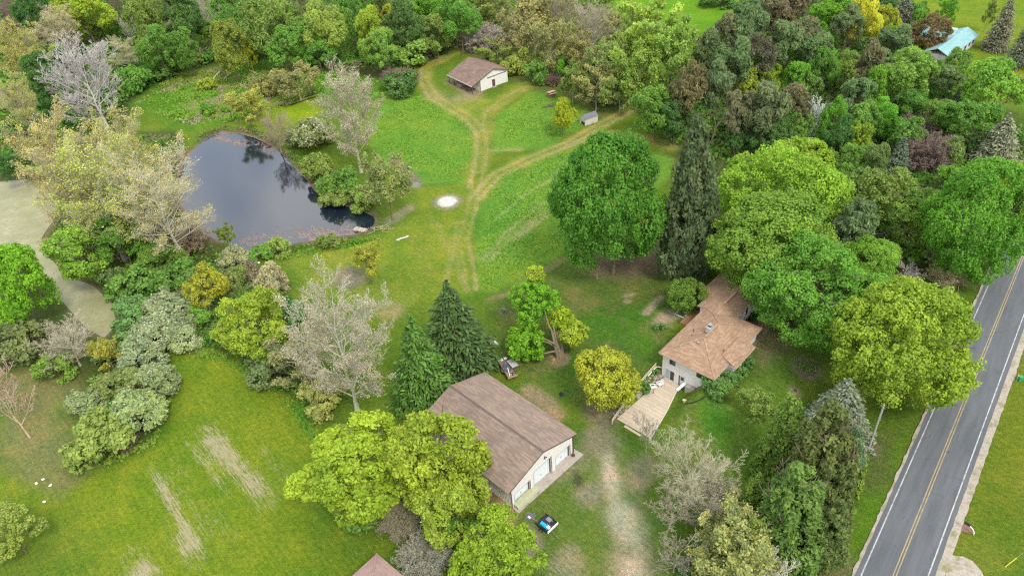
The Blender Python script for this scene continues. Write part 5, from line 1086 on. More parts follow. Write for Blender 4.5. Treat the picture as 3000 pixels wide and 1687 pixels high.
# garage
def garage():
    W, L, HR, EV, OV, OF = 11.94, 18.0, 6.05, 3.85, .7, .33; sl = (HR - EV) / (W / 2 + OV); zf = lambda x: EV + sl * (min(x, W - x) + OV) - .17
    t = thing('garage', 'long brown roofed pole barn garage with three white doors in its gable end', 'garage', (-2.5, 60.15, 0), 0.7341)
    def notch(l, r, h, ch=.38): return [(l, 0.02), (l, h - ch), (l + ch, h), (r, h), (r, .02)]
    D = ((.55, 3.45, 2.35), (4.2, 7.6, 3.3), (8.4, 11.35, 2.45))
    P = [(0, .02)]
    for l, r, h in D: P += notch(l, r, h)
    P += [(W, .02), (W, zf(W)), (W / 2, zf(W / 2)), (0, zf(0))]
    MB().prism(P, 'y', 0, .14).build('front_wall', M_WHITE, t)
    MB().prism([(0, .02), (W, .02), (W, zf(W)), (W / 2, zf(W / 2)), (0, zf(0))], 'y', L - .48, L - .33).build('back_wall', M_WHITE, t)
    MB().box(0, .14, .142, L - .482, .02, zf(.0)).build('side_wall', M_CREAM, t); MB().box(W - .14, W, .142, L - .482, .02, zf(W)).build('side_wall', M_CREAM, t)
    rib_wall(t, .15, L - .5, 0, .05, lambda x: zf(0), M_CREAM, -1, .3, 'y'); rib_wall(t, .15, L - .5, W, .05, lambda x: zf(0), M_CREAM, 1, .3, 'y')
    b = MB()
    for i in range(1, 40):
        x = W * i / 40; top = zf(x) - .03; bot = .05
        for l, r, h in D:
            if l - .03 < x < r + .03: bot = h + .03 if x > l + .36 else h - .3
        b.box(x - .018, x + .018, -.02, 0, bot, top, 0, .5)
    stuff(b.build('siding_ribs', M_WHITE, t))
    for l, r, h in D:
        d = bpy.data.objects.new('garage_door', None); COL.objects.link(d); d.parent = t; n = 5
        for i in range(n):
            z0, z1 = .03 + (h - .03) * i / n, .03 + (h - .03) * (i + 1) / n - .015
            MB().box(l - .02, r - .07, .36, .4, z0, z1).build('panel', M_DOORW, d)
        hnd = MB(); hnd.box((l + r) / 2 - .12, (l + r) / 2 + .12, .335, .36, .95, 1.02); hnd.build('handle', M_BLK2, d)
        j = MB(); j.box(r - .06, r + .0, .142, .42, .03, h - .005); j.box(r - .002, r + .11, -.025, .0, .03, h + .06); j.build('jamb', M_TRIM, t)
        s = MB(); s.prism([(l - .05, .03), (l, .03), (l, h - .38), (l + .38, h), (r, h), (r, h + .05), (l + .36, h + .05), (l - .05, h - .36)], 'y', -.022, .0); s.build('door_trim', M_METAL, t)
    sU = math.hypot(1, sl); Wd = (W / 2 + OV) * sU; LL = L + OF
    roof_plane(t, (-OV, LL - OF, EV), (0, -1, 0), (1, 0, sl), [(0, 0), (LL, 0), (LL, Wd), (0, Wd)], M_SH_GAR, M_TRIM, .2, .9, 1)
    roof_plane(t, (W + OV, -OF, EV), (0, 1, 0), (-1, 0, sl), [(0, 0), (LL, 0), (LL, Wd), (0, Wd)], M_SH_GAR, M_TRIM, .2, .9, 2)
    rc = MB()
    for i in range(40): y0 = -OF + LL * i / 40; rc.prism([(W / 2 - .17, HR - .015), (W / 2, HR + .045), (W / 2 + .17, HR - .015), (W / 2, HR + .01)], 'y', y0 + .01, y0 + LL / 40)
    rc.build('ridge_cap', M_TRIM, t)
    for x in (-.03, W - .06): c = MB(); c.box(x, x + .13, -.05, -.001, .02, zf(0) - .05); c.build('corner_trim', M_TRIM, t)
    f = MB(); f.bar((-OV, -OF - .01, EV - .07), (W / 2, -OF - .01, HR - .07), .03, .2); f.bar((W + OV, -OF - .01, EV - .07), (W / 2, -OF - .01, HR - .07), .03, .2); f.build('fascia', M_TRIM, t)
    lp = MB(); lp.box(6.36, 6.46, -.12, 0, 4.42, 4.52); lp.tube([(6.34, -.12, 4.46), (6.22, -.3, 4.36)], [.05, .09], 8); lp.tube([(6.48, -.12, 4.46), (6.6, -.3, 4.36)], [.05, .09], 8); lp.build('floodlight', M_BLK2, t)
    dp = MB(); dp.tube([(W + .1, -.14, EV - .3), (W + .06, -.14, 3.0), (W + .02, -.14, .5)], .055, 8); dp.build('downspout', M_TRIM, t)
    for y, x in ((4.2, W + .1), (5.6, W + .1)): MB().tube([(x, y, EV + .12), (x, y, EV + .32)], .06, 8).build('roof_vent', M_METAL, t)
    c, s = math.cos(.7341), math.sin(.7341)
    return lambda a, b: (-2.5 + a * c - b * s, 60.15 + a * s + b * c), .7341
G2W, GYAW = garage()
ap = MB(); ap.prism([G2W(-.05, -1.2), G2W(12.84, -1.2), G2W(12.7, .6), G2W(0, .6)], 'z', -.1, .075)
setting(ap.build('pavement', M_CONC))
def dz(x, y): return gz1(x, y)

def overturned_boat():
    x, y = G2W(.25, -.35); t = thing('rowing_boat', 'overturned pale green flat bottomed boat in front of the left garage door', 'boat', (x, y, .08), GYAW + .02)
    xs = np.linspace(0, 4.35, 12); V = []; F = []
    for i, xx in enumerate(xs):
        f = xx / 4.35; wg = .64 - .22 * max(0, f - .62) ** 1.3 * 3.0; wt = wg * .74; hz = .52 - .36 * max(0, f - .74) ** 1.2 * 3.6; hz = max(hz, .16)
        V += [(xx, -wg, .0), (xx, -wt, hz * .93), (xx, -wt * .55, hz), (xx, wt * .55, hz), (xx, wt, hz * .93), (xx, wg, .0)]
    for i in range(11):
        for k in range(5): F.append((6 * i + k, 6 * i + k + 1, 6 * i + 6 + k + 1, 6 * i + 6 + k))
    F += [tuple(range(6)), tuple(reversed(range(66, 72)))]
    m = plain('faded green boat paint', (.40, .43, .27), .55, .1, 2.5, dirt=((.47, .33, .16), 1.1, .56)); b = MB(); b.add(V, F, 0, .3); h = b.build('hull', m, t)
    for yy in (-.26, 0, .26):
        MB().bar((.05, yy, .53), (3.25, yy, .53), .045, .04, 0, .1).build('strake', m, t)
    r = MB(); r.tube([(0, -.65, .01), (3.0, -.65, .01), (4.36, -.36, .01)], .03, 6); r.tube([(0, .65, .01), (3.0, .65, .01), (4.36, .36, .01)], .03, 6); r.build('gunwale', M_METAL, t)
overturned_boat()
x, y = G2W(11.68, -.3); t = thing('round_pot', 'small dark round pot at the foot of the garage downspout', 'pot', (x, y, .075), 0)
b = MB(); b.tube([(0, 0, 0), (0, 0, .1), (0, 0, .3), (0, 0, .4)], [.14, .24, .24, .17], 12); b.build('pot_body', plain('dark red pot', (.09, .045, .045), .5, .2, 4), t); MB().tube([(0, 0, .405), (0, 0, .7)], [.06, .03], 8).build('neck', M_TRIM, t)
x, y = G2W(3.9, -1.5)
x, y, z = atg(1221, 1237); t = thing('blue_barrel', 'blue plastic barrel half hidden by the lime tree at the garage side', 'barrel', (x, y, z)); bm_ = plain('blue plastic', (.03, .09, .30), .45, .1, 4)
b = MB(); b.tube([(0, 0, 0), (0, 0, .1), (0, 0, .45), (0, 0, .8), (0, 0, .88)], [.25, .29, .31, .29, .24], 14); b.build('barrel_body', bm_, t); b = MB(); b.tube([(0, 0, .3), (0, 0, .34)], .32, 14); b.tube([(0, 0, .58), (0, 0, .62)], .32, 14); b.build('hoop', bm_, t)
x, y = at(1133, 957, .6); t = thing('wire_crate', 'grey wire crate behind the far end of the garage', 'crate', (x, y, gz1(x, y)), .6); b = MB()
for a in (0, .45, .9, 1.35, 1.8): b.tube([(a, 0, 0), (a, 0, 1.6)], .02, 4); b.tube([(a, 1, 0), (a, 1, 1.6)], .02, 4)
for h in (0.05, .4, .8, 1.2, 1.6): b.tube([(0, 0, h), (1.8, 0, h), (1.8, 1, h), (0, 1, h), (0, 0, h)], .02, 4)
b.build('wire_mesh', M_METAL, t); MB().box(.1, 1.7, .1, .9, .0, .9).build('board', M_GREYW, t)

# barn
def barn():
    W, L, HR, C, OV, OF, LE = 9.38, 11.97, 5.27, 4.66, .51, .42, 3.04
    t = thing('barn', 'white barn with brown roof, open lean to on posts and small red brown door', 'barn', (-3.76, 196.84, 0), .60334)
    slL = (HR - 2.41) / (C + LE); slR = (HR - 3.45) / (W + OV - C); zl = lambda x: (2.41 + slL * (x + LE) if x < C else HR - slR * (x - C)) - .17
    MB().prism([(0, 0), (1.9, 0), (1.9, 2.15), (2.95 + 1.35, 2.15), (2.95 + 1.35, 0), (W, 0), (W, zl(W)), (C, zl(C)), (0, zl(0))], 'y', 0, .12).build('front_wall', M_WHITE, t) if False else MB().prism([(0, 0), (W, 0), (W, zl(W)), (C, zl(C)), (0, zl(0))], 'y', 0, .12).build('front_wall', M_WHITE, t)
    MB().prism([(0, 0), (W, 0), (W, zl(W)), (C, zl(C)), (0, zl(0))], 'y', L - OF - .2, L - OF).build('back_wall', M_WHITE, t)
    MB().box(0, .12, .122, L - OF - .202, 0, zl(0)).build('side_wall', M_CREAM, t); MB().box(W - .12, W, .122, L - OF - .202, 0, zl(W) - .02).build('side_wall', M_WHITE, t)
    rib_wall(t, .1, W - .1, 0, .05, zl, M_WHITE, -1, .3, 'x'); rib_wall(t, .15, L - .7, 0, .05, lambda x: zl(0), M_CREAM, -1, .3, 'y')
    uL = math.hypot(1, slL); uR = math.hypot(1, slR)
    roof_plane(t, (-LE, L, 2.41), (0, -1, 0), (1, 0, slL), [(0, 0), (L + OF, 0), (L + OF, (C + LE) * uL), (0, (C + LE) * uL)], M_SH_BARN, M_TRIM, .24, 1.0, 5)
    roof_plane(t, (W + OV, -OF, 3.45), (0, 1, 0), (-1, 0, slR), [(0, 0), (L + OF, 0), (L + OF, (W + OV - C) * uR), (0, (W + OV - C) * uR)], M_SH_BARN, M_TRIM, .24, 1.0, 6)
    f = MB(); f.bar((-LE - .01, -OF, 2.36), (-LE - .01, L, 2.36), .04, .22); f.build('eave_fascia', plain('pale eave board', (.66, .60, .50), .6, .05), t)
    f = MB(); f.bar((-LE, -OF - .01, 2.35), (C, -OF - .01, HR - .06), .03, .18); f.bar((W + OV, -OF - .01, 3.39), (C, -OF - .01, HR - .06), .03, .18); f.build('fascia', M_TRIM, t)
    for y in (.0, 2.95, 8.9, 11.4): MB().box(-2.74, -2.58, y, y + .16, 0, 2.4 if y else 2.42).build('post', M_DARKW, t)
    for x in (-.02, W - .1): MB().box(x, x + .13, -.045, -.001, .0, zl(0) - .1).build('corner_trim', M_TRIM if x < 0 else M_WHITE, t)
    MB().box(2.5, 8.9, -.16, -.03, 3.05, 3.22).build('door_track', plain('grey steel track', (.22, .22, .22), .5, .1, 3, .4), t)
    p = MB(); p.box(5.15, 8.9, -.075, -.025, .12, 3.0, 0, .2); p.build('sliding_door', M_WHITE, t)
    d = bpy.data.objects.new('door', None); COL.objects.link(d); d.parent = t
    dm = plain('red brown door', (.12, .06, .055), .5, .15, 3); MB().box(4.02, 4.95, -.09, -.03, .2, 2.2).build('leaf', dm, d); MB().box(4.82, 4.88, -.13, -.09, 1.1, 1.25).build('handle', M_METAL, d)
    f = MB(); f.box(3.93, 4.01, -.1, -.002, .12, 2.28); f.box(4.96, 5.04, -.1, -.002, .12, 2.28); f.box(4.012, 4.958, -.1, -.002, 2.21, 2.28); f.build('door_frame', M_WHITE, d); MB().box(3.9, 5.1, -.7, -.1, .0, .14).build('door_step', M_CONC, d)
    c, s = math.cos(.60334), math.sin(.60334); B2W = lambda a, b: (-3.76 + a * c - b * s, 196.84 + a * s + b * c)
    x, y = B2W(-1.7, 7.2); o = thing('lumber_stack', 'stack of grey boards under the barn lean to', 'boards', (x, y, 0), .60334)
    for i in range(4):
        for j in range(3): MB().box(-.75 + .5 * j, -.28 + .5 * j, -1.0, 1.1 - .1 * i, .1 + .16 * i, .24 + .16 * i).build('board', M_GREYW, o)
    x, y = B2W(-1.1, 3.4); o = thing('scrap_heap', 'low brown heap under the barn lean to behind the second post', 'heap', (x, y, 0)); b = MB()
    for i in range(5): b.blob((i * .25 - .5, (i % 2) * .3, .15), (.35, .3, .2), 0, None, i)
    b.build('heap_body', M_BROWNW, o)
barn()

# small outbuildings
def shed():
    t = thing('garden_shed', 'small weathered white shed with a slate grey roof beside the grass track', 'shed', (21.64, 169.73, 0), math.atan2(1.78, 3.3)); W, D, H, HR = 3.7, 2.45, 1.75, 2.45
    m = plain('weathered white shed boards', (.56, .53, .46), .8, .12, 3, dirt=((.36, .25, .16), .8, .57))
    MB().box(0, W, 0, .06, 0.05, H).build('side_wall', m, t); MB().box(0, W, D - .06, D, .05, H).build('side_wall', m, t)
    g = [(.062, .05), (.45, .05), (.45, .75), (1.9, .75), (1.9, .05), (D - .062, .05), (D - .062, H), (D / 2, HR - .08), (.062, H)]
    MB().prism(g, 'x', 0, .06).build('gable_wall', m, t); MB().prism([(.062, .05), (D - .062, .05), (D - .062, H), (D / 2, HR - .08), (.062, H)], 'x', W - .06, W).build('gable_wall', m, t)
    sl = (HR - H) / (D / 2); u = math.hypot(1, sl) * (D / 2 + .12)
    roof_plane(t, (-.1, -.12, H - .12 * sl + .03), (1, 0, 0), (0, 1, sl), [(0, 0), (W + .2, 0), (W + .2, u), (0, u)], M_SH_GREY, M_WHITE, .2, .8, 7, .05)
    roof_plane(t, (W + .1, D + .12, H - .12 * sl + .03), (-1, 0, 0), (0, -1, sl), [(0, 0), (W + .2, 0), (W + .2, u), (0, u)], M_SH_GREY, M_WHITE, .2, .8, 8, .05)
    for yy in (.5, 1.15): MB().box(.3, .36, yy, yy + .5, .05, .72).build('gate_board', M_DARKW, t)
    for yy in (.03, D - .13): MB().box(-.05, -.002, yy, yy + .1, .02, H).build('corner_post', M_FRAME, t)
shed()
x, y, z = atg(1392, 245); t = thing('feed_hut', 'tiny hut with a tan roof half hidden behind the yellow green tree', 'hut', (x - 1.0, y - .6, z), .5)
MB().box(0, 1.9, 0, .06, 0, 1.2).build('wall', M_BROWNW, t); MB().box(0, .06, .062, 1.5, 0, 1.2).build('wall', M_BROWNW, t); MB().box(1.84, 1.9, .062, 1.5, 0, 1.2).build('wall', M_BROWNW, t); MB().box(.062, 1.838, 1.44, 1.5, 0, 1.2).build('wall', M_BROWNW, t)
hm = plain('tan board roof', (.46, .30, .19), .85, .1, 4); 
for k in range(4): MB().bar((-.15, -.2 + .5 * k, 1.2 + (.3 if k in (1, 2) else 0)), (2.05, -.2 + .5 * k, 1.2 + (.3 if k in (1, 2) else 0)), .5, .05, 0, k * .25).build('roof_board', hm, t)
x, y, z = atg(1382, 270); t = thing('brush_pile', 'dark pile of dead branches beside the yellow green tree', 'brush pile', (x, y, z)); b = MB(); rg = random.Random(9)
for i in range(46): a = rg.uniform(0, 6.28); px, py = rg.gauss(0, 1.1), rg.gauss(0, .5); l = rg.uniform(.5, 1.5); b.tube([(px, py, rg.uniform(.05, .5)), (px + l * math.cos(a), py + l * .6 * math.sin(a), rg.uniform(.1, .9))], [.05, .02], 5)
o = b.build('branches', M_BARK, t); o.color = (.16, .13, .1, 1)

# main house
def house():
    hx, hy = HO; t = thing('house', 'white split level house with a tan shingled hip roof and a rear wing', 'house', (hx, hy, 0), HYAW)
    E, R_, W, D = 5.0, 7.0, 9.35, 14.09; wx0, wx1, wy0, wy1 = .5, 8.85, .5, 13.6
    zt = E - .02
    # front wall with openings for the sliding door and the entrance door
    P = [(wx0, -.1), (1.03, -.1), (1.03, 2.08), (2.68, 2.08), (2.68, -.1), (3.55, -.1), (3.55, 2.02), (4.45, 2.02), (4.45, -.1), (wx1, -.1), (wx1, zt), (wx0, zt)]
    MB().prism(P, 'y', wy0, wy0 + .15).build('front_wall', M_WHITE, t)
    MB().box(wx0, wx0 + .15, wy0 + .152, wy1, -.1, zt).build('side_wall', M_WHITE, t); MB().box(wx1 - .15, wx1, wy0 + .152, wy1, 1.0, zt).build('side_wall', M_WHITE, t); MB().box(wx0 + .152, wx1 - .152, wy1 - .15, wy1, 1, zt).build('back_wall', M_WHITE, t)
    bx = MB(); bx.box(wx1 + .002, 10.1, 4.3, 9.4, 1.5, zt - .15); bx.build('bay', M_WHITE, t)
    cl = MB()
    for z in np.arange(2.5, zt - .1, .22): cl.box(wx0 - .006, wx1 + .006, wy0 - .012, wy0 - .001, z, z + .02, 0, .8)
    stuff(cl.build('clapboard_lines', M_WHITE, t))
    # sliding door
    sd_ = bpy.data.objects.new('sliding_door', None); COL.objects.link(sd_); sd_.parent = t
    curt = plain('pale curtain glass', (.42, .50, .49), .15, .08, 2, spec=.6)
    MB().box(1.1, 1.84, wy0 + .05, wy0 + .07, .1, 2.0).build('pane', curt, sd_); MB().box(1.9, 2.6, wy0 + .08, wy0 + .1, .1, 2.0).build('pane', M_GLASS, sd_)
    f = MB(); f.box(1.03, 1.1, wy0 - .02, wy0 + .12, .02, 2.07); f.box(2.61, 2.68, wy0 - .02, wy0 + .12, .02, 2.07); f.box(1.102, 2.608, wy0 - .02, wy0 + .12, .0, .09); f.box(1.102, 2.608, wy0 - .02, wy0 + .12, 2.002, 2.07); f.box(1.83, 1.91, wy0 + .0, wy0 + .11, .092, 2.0); f.build('frame', M_FRAME, sd_)
    ed = bpy.data.objects.new('entrance_door', None); COL.objects.link(ed); ed.parent = t
    MB().box(3.6, 4.4, wy0 + .06, wy0 + .1, .0, 1.98).build('leaf', plain('pale blue grey door', (.60, .66, .70), .5, .05), ed); MB().box(3.74, 4.26, wy0 + .045, wy0 + .062, 1.15, 1.8).build('pane', M_GLASS, ed); MB().box(4.28, 4.34, wy0, wy0 + .06, .95, 1.05).build('handle', M_METAL, ed)
    MB().box(3.46, 3.55, wy0 - .03, wy0 + .1, -.05, 2.02).build('frame', M_TRIM, ed)
    window(t, 1.7, wy0, 3.37, 1.0, .95); window(t, 6.24, wy0, 3.42, 1.0, .9)
    MB().box(2.78, 2.92, wy0 - .12, wy0 - .001, 1.75, 1.95).build('wall_lamp', M_FRAME, t)
    # right side: dark window bands under the eaves
    for y0, y1, x in ((1.0, 3.6, wx1), (4.6, 9.0, 10.1), (10.2, 13.0, wx1)):
        b = MB(); b.box(x + .001, x + .05, y0, y1, 3.75, 4.7); b.build('window_band', M_GLASS, t)
        f = MB()
        for k in range(4): yy = y0 + (y1 - y0) * k / 3; f.box(x + .0505, x + .075, yy - .03, yy + .03, 3.75, 4.7)
        f.build('mullion', M_FRAME, t)
    # hip roof
    sl = (R_ - E) / (W / 2); u = math.hypot(1, sl); hb0, hb1 = 4.8, 9.1; fl = W / 2 * u
    roof_plane(t, (0, D, E), (0, -1, 0), (1, 0, sl), [(0, 0), (D, 0), (D - hb0, fl), (D - hb1, fl)], M_SH_HOU, M_FASC, .17, .55, 11)
    roof_plane(t, (W, 0, E), (0, 1, 0), (-1, 0, sl), [(0, 0), (D, 0), (hb1, fl), (hb0, fl)], M_SH_HOU, M_FASC, .17, .55, 12)
    s2 = (R_ - E) / hb0; roof_plane(t, (0, 0, E), (1, 0, 0), (0, 1, s2), [(0, 0), (W, 0), (W / 2, hb0 * math.hypot(1, s2))], M_SH_HOU, M_FASC, .17, .55, 13)
    s3 = (R_ - E) / (D - hb1); roof_plane(t, (W, D, E), (-1, 0, 0), (0, -1, s3), [(0, 0), (W, 0), (W / 2, (D - hb1) * math.hypot(1, s3))], M_SH_HOU, M_FASC, .17, .55, 14)
    # low extension over the bay, a shade flatter than the main slope
    sb = .36; ub = math.hypot(1, sb); roof_plane(t, (10.57, 3.9, E - .07), (0, 1, 0), (-1, 0, sb), [(0, 0), (5.85, 0), (5.5, 2.6 * ub), (.4, 2.6 * ub)], M_SH_HOU, M_FASC, .17, .55, 15)
    for p, q in (((W / 2, hb0, R_), (W / 2, hb1, R_)), ((0, 0, E), (W / 2, hb0, R_)), ((W, 0, E), (W / 2, hb0, R_)), ((0, D, E), (W / 2, hb1, R_)), ((W, D, E), (W / 2, hb1, R_))): ridge_cap(t, Vector(p) + Vector((0, 0, .015)), Vector(q) + Vector((0, 0, .015)), M_SH_HOU, .26)
    for p, q in (((4.67, 5.0, R_ + .07), (4.67, 6.1, R_ + .07)), ((4.67, 7.2, R_ + .07), (4.67, 8.6, R_ + .07))): MB().bar(p, q, .34, .09, 0, .8).build('ridge_vent', M_SH_HOU, t)
    f = MB()
    for p, q in (((0, 0), (W, 0)), ((W, 0), (W, 3.9)), ((10.57, 3.9), (10.57, 9.75)), ((W, 9.75), (W, D)), ((0, 0), (0, 13.3)), ((W, 3.88), (10.57, 3.88))):
        dz_ = -.07 if p[0] > 10 or q[0] > 10 else 0; f.bar((*p, E - .12 + dz_), (*q, E - .12 + dz_), .05, .15)
    f.build('gutter', M_FASC, t)
    # chimney, vents
    ch = bpy.data.objects.new('chimney', None); COL.objects.link(ch); ch.parent = t; cz = R_ - .25
    MB().box(4.1, 4.72, 6.15, 7.15, cz, cz + .95).build('stack', plain('pale chimney stone', (.52, .50, .44), .9, .15, 4), ch); MB().box(4.02, 4.8, 6.07, 7.23, cz + .952, cz + 1.05).build('coping', M_CONC, ch); MB().box(4.2, 4.62, 6.55, 7.05, cz + 1.052, cz + 1.35).build('flue', M_BLK2, ch); MB().box(4.12, 4.7, 6.48, 7.12, cz + 1.36, cz + 1.42).build('flue_cap', M_METAL, ch); MB().box(4.0, 4.82, 6.05, 6.14, cz + .02, cz + .2).build('flashing', M_TRIM, ch)
    def onroof(fx, fy):
        z = 6.3
        for _ in range(8): x, y = at(fx, fy, z); a, b_ = w2h(x, y); z = E + min(sl * min(a, W - a), s2 * b_)
        return float(a), float(b_), float(z)
    for (fx, fy), r, hh, nm, mt in ((((2032) / PX, 972 / PX), .06, .55, 'vent_pipe', M_BLK2), ((2027 / PX, 983 / PX), .1, .16, 'vent_pipe', M_TRIM), ((2045 / PX, 1006 / PX), .2, .28, 'roof_vent', M_METAL), ((2120 / PX, 1029 / PX), .05, .4, 'vent_pipe', M_BLK2)):
        a, b_, z = onroof(fx, fy); MB().tube([(a, b_, z - .05), (a, b_, z + hh)], r, 10).build(nm, mt, t)
    # rear wing
    ez, rz_ = 4.6, 6.12; xr, xl, xr2 = 2.45, -1.4, 5.1; slw = (rz_ - ez) / (xr - xl); slr = (rz_ - ez) / (xr2 - xr); uw, ur = math.hypot(1, slw), math.hypot(1, slr)
    o = 25.0; S = lambda b_: o - b_
    roof_plane(t, (xl, o, ez), (0, -1, 0), (1, 0, slw), [(0, -1.95 * uw), (S(17.4), -1.95 * uw), (S(17.4), 0), (S(13.3), 0), (S(13.1), (0.1 - xl) * uw), (S(11.3), (xr - xl) * uw), (0, (xr - xl) * uw)], M_SH_HOU, M_FASC, .17, .55, 16)
    roof_plane(t, (xr2, 12.9, ez), (0, 1, 0), (-1, 0, slr), [(1.0, 0), (12.1, 0), (12.1, (xr2 - xr) * ur), (-1.6, (xr2 - xr) * ur)], M_SH_HOU, M_FASC, .17, .55, 17)
    ridge_cap(t, (xr, 11.4, rz_ + .01), (xr, 25, rz_ + .01), M_SH_HOU, .26); MB().bar((xr + .1, 14.6, rz_ + .08), (xr + .1, 18.3, rz_ + .08), .34, .09, 0, .8).build('ridge_vent', M_SH_HOU, t)
    wl = MB(); wl.box(-1.0, 4.6, 13.62, 24.6, 1.0, ez - .05); wl.box(-2.9, -1.002, 17.9, 24.6, 1.0, 3.85); wl.build('wing_wall', M_WHITE, t)
    gd = MB(); gd.box(4.602, 4.66, 15.4, 18.2, 2.3, 4.2); gd.build('wing_door', M_DOORW, t); MB().box(4.602, 4.68, 18.4, 18.9, 2.3, 4.3).build('dark_door', M_BLK2, t); window(t, -1.0, 16.8, 2.9, .9, 1.0, -1, M_FRAMEB, rz=-math.pi / 2)
    window(t, -2.2, 17.9, 2.6, .7, 1.2, -1, M_FRAMEB, slats=2)
house()

# patio, walls and what stands round it
def h3(a, b, z): x, y = h2w(a, b); return x, y, z
def patio():
    t = thing('patio_deck', 'tan boarded patio below the house, widening towards the lawn', 'patio', (*h2w(0, 0), 0), HYAW)
    lf = lambda b: .95 - .06 * (-b); rg = random.Random(2)
    rt_ = lambda b: 3.75 + (1.35 * (-b) / 5.5 if b > -5.5 else 1.35 + .9 * (-b - 5.5) / 5.2); n = 17; y0, y1 = .42, -10.9
    for i in range(n):
        b0, b1 = y0 + (y1 - y0) * i / n, y0 + (y1 - y0) * (i + 1) / n + .022
        z = .10 + rg.uniform(-.006, .006); sk = .5
        MB().prism([(lf(b0), b0 - 0 * sk), (rt_(b0), b0 + .0), (rt_(b1), b1), (lf(b1), b1)], 'z', z - .12, z, 0, rg.random()).build('plank', M_PLANK, t)
    MB().prism([(1.9, -11.0), (4.8, -11.15), (4.8, -11.5), (1.9, -11.45)], 'z', -.05, .05).build('step', M_PLANK, t)
    e = MB(); pts = [(rt_(b) + .08, b) for b in np.linspace(-.2, -10.9, 12)]
    for p, q in zip(pts[:-1], pts[1:]): e.bar((*p, .1), (*q, .1), .16, .22)
    e.build('edging', plain('pale edging', (.58, .50, .42), .9, .15, 3), t)
patio()
def rock_wall():
    t = thing('rock_retaining_wall', 'bank of rounded field stones along the left edge of the patio', 'stone wall', (*h2w(0, 0), 0), HYAW); rg = random.Random(4)
    shared = [MB().blob((0, 0, 0), (1, .8, .62), 0, None, s, 7, 4, .2).mesh('stone', M_STONE) for s in range(5)]
    for i in range(120):
        b = rg.uniform(-10.5, .3); f = rg.random(); a = .75 + .055 * b - f * (1.15 if b > -3.5 else .75); x, y = h2w(a, b); z = gz1(x, y)
        if b < -6.5 and rg.random() < .4: continue
        o = link('stone', shared[i % 5], t); o.location = (a, b, max(z, .06 + .5 * f * (b > -4)) + .02); s = rg.uniform(.12, .27); o.scale = (s, s, s); o.rotation_euler = (rg.uniform(-.4, .4), rg.uniform(-.4, .4), rg.uniform(0, 6))
rock_wall()
def rail_fence():
    P = [(1650, 914), (1623, 944), (1597, 975), (1568, 1015), (1540, 1056)]; w_ = []
    for fx, fy in P:
        z = .8
        for _ in range(6): x, y = at(fx, fy, z); z = gz1(x, y) + .8
        w_.append(Vector((x, y, z)))
    t = thing('rail_fence', 'low pale timber rail fence running beside the patio', 'fence', tuple(w_[0] - Vector((0, 0, .8)))); o = w_[0] - Vector((0, 0, .8)); m = plain('pale weathered rail', (.58, .48, .33), .85, .12, 4)
    for p in w_: q = p - o; MB().box(q.x - .06, q.x + .06, q.y - .06, q.y + .06, q.z - .95, q.z + .08).build('post', m, t)
    for p, q in zip(w_[:-1], w_[1:]):
        for dzz in (.0, -.4): MB().bar(p - o + Vector((.0, 0, dzz)), q - o + Vector((0, 0, dzz)), .09, .1).build('rail', m, t)
rail_fence()
def chair(a, b, rz, label):
    x, y = h2w(a, b); t = thing('lawn_chair', label, 'chair', (x, y, .105), HYAW + rz, 'white chairs on the patio')
    for i in range(5): MB().bar((-.27, -.25 + .12 * i, .36 - .03 * i), (.27, -.25 + .12 * i, .36 - .03 * i), .1, .025).build('seat_slat', M_PVC, t)
    for i in range(5): MB().bar((-.22 + .11 * i, .3, .24), ((-.26 + .13 * i), .62, .98 - .05 * abs(i - 2)), .1, .025, up=(0, 1, 0)).build('back_slat', M_PVC, t)
    for s in (-1, 1): MB().box(s * .36 - .06, s * .36 + .06, -.38, .42, .55, .58).build('arm', M_PVC, t)
    for s in (-1, 1):
        MB().box(s * .32 - .025, s * .32 + .025, -.34, -.24, 0, .55).build('leg', M_PVC, t); MB().bar((s * .32, .45, .0), (s * .32, .3, .55), .05, .1).build('leg', M_PVC, t)
chair(1.05, -2.55, 2.4, 'white plastic lawn chair, the one farther from the house wall'); chair(1.45, -1.5, -.25, 'white plastic lawn chair, the one nearer the house wall')
t = thing('garden_stake', 'short dark stake standing on the patio in front of the farther white chair', 'stake', h3(1.5, -3.3, .1)); MB().tube([(0, 0, 0), (0, 0, .75)], .04, 6).build('shaft', M_BLK2, t); MB().tube([(0, 0, .0), (0, 0, .03)], .12, 10).build('foot', M_BLK2, t)
